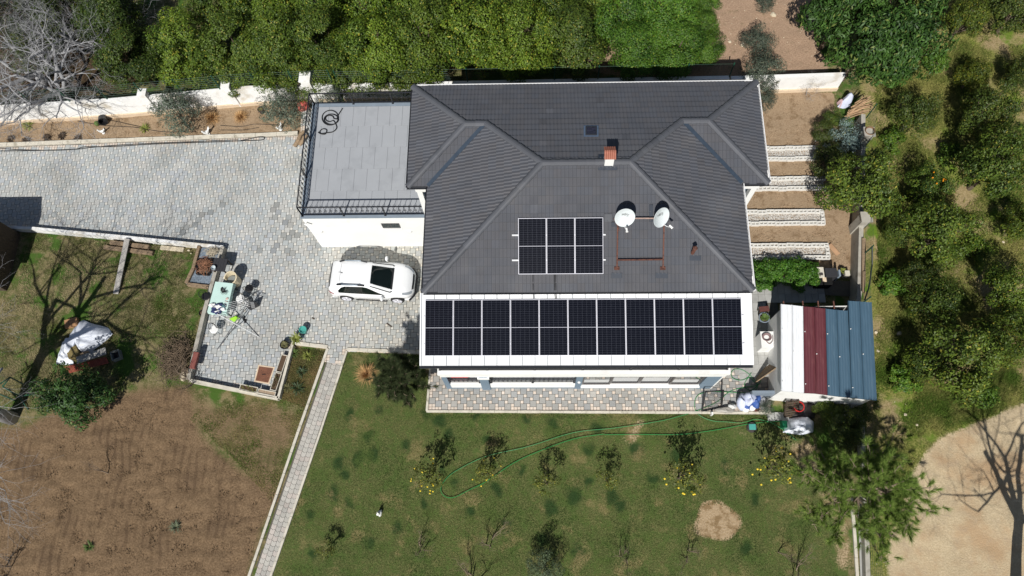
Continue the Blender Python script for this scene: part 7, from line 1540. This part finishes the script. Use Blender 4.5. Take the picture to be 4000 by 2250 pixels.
# grass and weeds
def blades(name, label, poly, n, hmin, hmax, w, pal, seed, skip=None, lean=.8, clump=None):
    r = np.random.default_rng(seed); X = [p[0] for p in poly]; Y = [p[1] for p in poly]; pts = []; tot = 0
    while tot < n:
        px, py = r.uniform(min(X), max(X), n*2), r.uniform(min(Y), max(Y), n*2); ok = inside(poly, px, py)
        for s in (skip or []): ok &= ~inside(s, px, py)
        px, py = px[ok], py[ok]; d = np.stack([(px-CX)/FPX, (py-CY)/FPX, np.ones_like(px)], 1)@RC; t = -HC/d[:, 2]; wx, wy = d[:, 0]*t, d[:, 1]*t
        if clump: ok = fbm(wx*clump[0], wy*clump[0], seed)+r.uniform(-.12, .12, len(wx)) > clump[1]; wx, wy = wx[ok], wy[ok]
        pts.append(np.stack([wx, wy, np.zeros_like(wx)], 1)); tot += len(wx)
    B = np.concatenate(pts)[:n]; a = r.uniform(0, 6.28, n); h = r.uniform(hmin, hmax, n); ln = r.uniform(.3, 1, n)*lean*2.6
    D = np.stack([np.cos(a)*ln, np.sin(a)*ln, np.ones(n)], 1); D = unit(D)*h[:, None]; S = np.stack([-np.sin(a), np.cos(a), np.zeros(n)], 1)*w/2
    V = np.stack([B-S, B+S, B+D], 1).reshape(-1, 3); V[:, 2] += .004; f = r.random((n, 1)); big_ = fbm(B[:, 0]*.8, B[:, 1]*.8, seed+4)[:, None]; f = np.clip(f*.6+(big_-.40)*2.6, 0, 1); pal = np.array(pal); T = (pal[0]*(1-f)+pal[1]*f)*r.uniform(.6, 1.35, (n, 1))
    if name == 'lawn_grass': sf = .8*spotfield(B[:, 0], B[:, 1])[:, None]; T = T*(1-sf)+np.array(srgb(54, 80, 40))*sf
    setprops(link(name, arrmesh(name, V, np.arange(n*3).reshape(n, 3), m_grass, T)), label, 'grass', kind='stuff')
VIS = [(1358, 1372), (1660, 1380), (1672, 1612), (3000, 1614), (3090, 1650), (3180, 1700), (3240, 1800), (3310, 2060), (3330, 2280), (1060, 2280)]
blades('lawn_grass', 'short mottled lawn grass', VIS, 110000, .02, .06, .022, [srgb(62, 84, 37), srgb(128, 128, 80)], 5, [[(2800+(x-2800)*.84, 2038+(y-2038)*.82) for x, y in SAND_PX]]+SAND2)
blades('orchard_weeds', 'rough weeds and grass under the orchard trees', [(3420, 330), (3640, 0), (4000, 0), (4000, 1580), (3700, 1680), (3480, 1900), (3400, 1900), (3430, 1100)], 110000, .08, .26, .024, [srgb(74, 98, 32), srgb(150, 146, 84)], 7, None, 1.0, (.9, .43))
blades('yard_grass', 'patchy straw grass in the left yard', [(110, 915), (860, 985), (735, 1480), (500, 1520), (300, 1570), (0, 1620), (0, 1180), (60, 1160)], 42000, .04, .12, .024, [srgb(84, 92, 44), srgb(160, 148, 112)], 9, None, 1.0, (1.1, .45))
blades('field_weeds', 'thin green weeds at the edge of the tilled soil', [(800, 1570), (1080, 1560), (1220, 1420), (1270, 1380), (1170, 1680), (1060, 1960), (900, 1780), (740, 1640)], 8000, .03, .09, .024, [srgb(80, 96, 40), srgb(134, 122, 80)], 11, None, 1.0, (1.0, .46))
blades('succulent_bed_grass', 'dry grass in the bed beside the path', [(1150, 1360), (1275, 1372), (1190, 1590), (1100, 1560)], 9000, .03, .08, .022, [srgb(80, 84, 44), srgb(136, 116, 78)], 13)

# clods on the worked soil
def clods(name, label, poly, n, s0, s1, pal, seed):
    r = np.random.default_rng(seed); X = [p[0] for p in poly]; Y = [p[1] for p in poly]; px, py = r.uniform(min(X), max(X), n*3), r.uniform(min(Y), max(Y), n*3); ok = inside(poly, px, py) & (vnoise(px/38, py/24, seed)*.6+vnoise(px/9, py/7, seed+1)*.4 > .5); px, py = px[ok][:n], py[ok][:n]; n = len(px)
    d = np.stack([(px-CX)/FPX, (py-CY)/FPX, np.ones_like(px)], 1)@RC; t = -HC/d[:, 2]; wx, wy = d[:, 0]*t, d[:, 1]*t
    s = s0+(s1-s0)*r.random(n)**3; ang = r.uniform(0, 6.28, n); V = np.zeros((n, 5, 3))
    for k in range(4): j = r.uniform(.6, 1.3, n); V[:, k, 0] = wx+s*j*np.cos(ang+k*1.571); V[:, k, 1] = wy+s*j*np.sin(ang+k*1.571); V[:, k, 2] = -.03
    V[:, 4, 0] = wx+s*r.uniform(-.3, .3, n); V[:, 4, 1] = wy+s*r.uniform(-.3, .3, n); V[:, 4, 2] = .035+s*.9
    b = np.arange(n)[:, None]*5; F = np.concatenate([b+np.array([[k, (k+1) % 4, 4]]) for k in range(4)], 1).reshape(-1, 3); g = r.random((n, 1)); pal = np.array(pal); T = np.repeat(pal[0]*(1-g)+pal[1]*g, 4, 0)
    setprops(link(name, arrmesh(name, V.reshape(-1, 3), F, m_grav, T)), label, 'soil', kind='stuff')
clods('soil_clods', 'clods of tilled brown soil', [(0, 1690), (110, 1670), (330, 1610), (480, 1560), (690, 1520), (760, 1540), (730, 1640), (890, 1810), (1020, 1900), (1075, 1890), (985, 2200), (970, 2250), (0, 2250)], 15000, .008, .028, [srgb(104, 86, 64), srgb(128, 108, 84)], 3)
clods('bed_clods', 'small clods on the soil beds right of the house', [(2960, 420), (3060, 380), (3220, 420), (3190, 560), (3230, 900), (3320, 950), (3320, 1040), (2930, 1010)], 5000, .01, .05, [srgb(128, 106, 82), srgb(162, 140, 114)], 4)
clods('wall_bed_clods', 'small clods in the soil bed by the white wall', [(0, 500), (500, 460), (1000, 425), (1170, 430), (1150, 515), (250, 548), (0, 562)], 4000, .008, .035, [srgb(126, 106, 84), srgb(160, 140, 114)], 6)
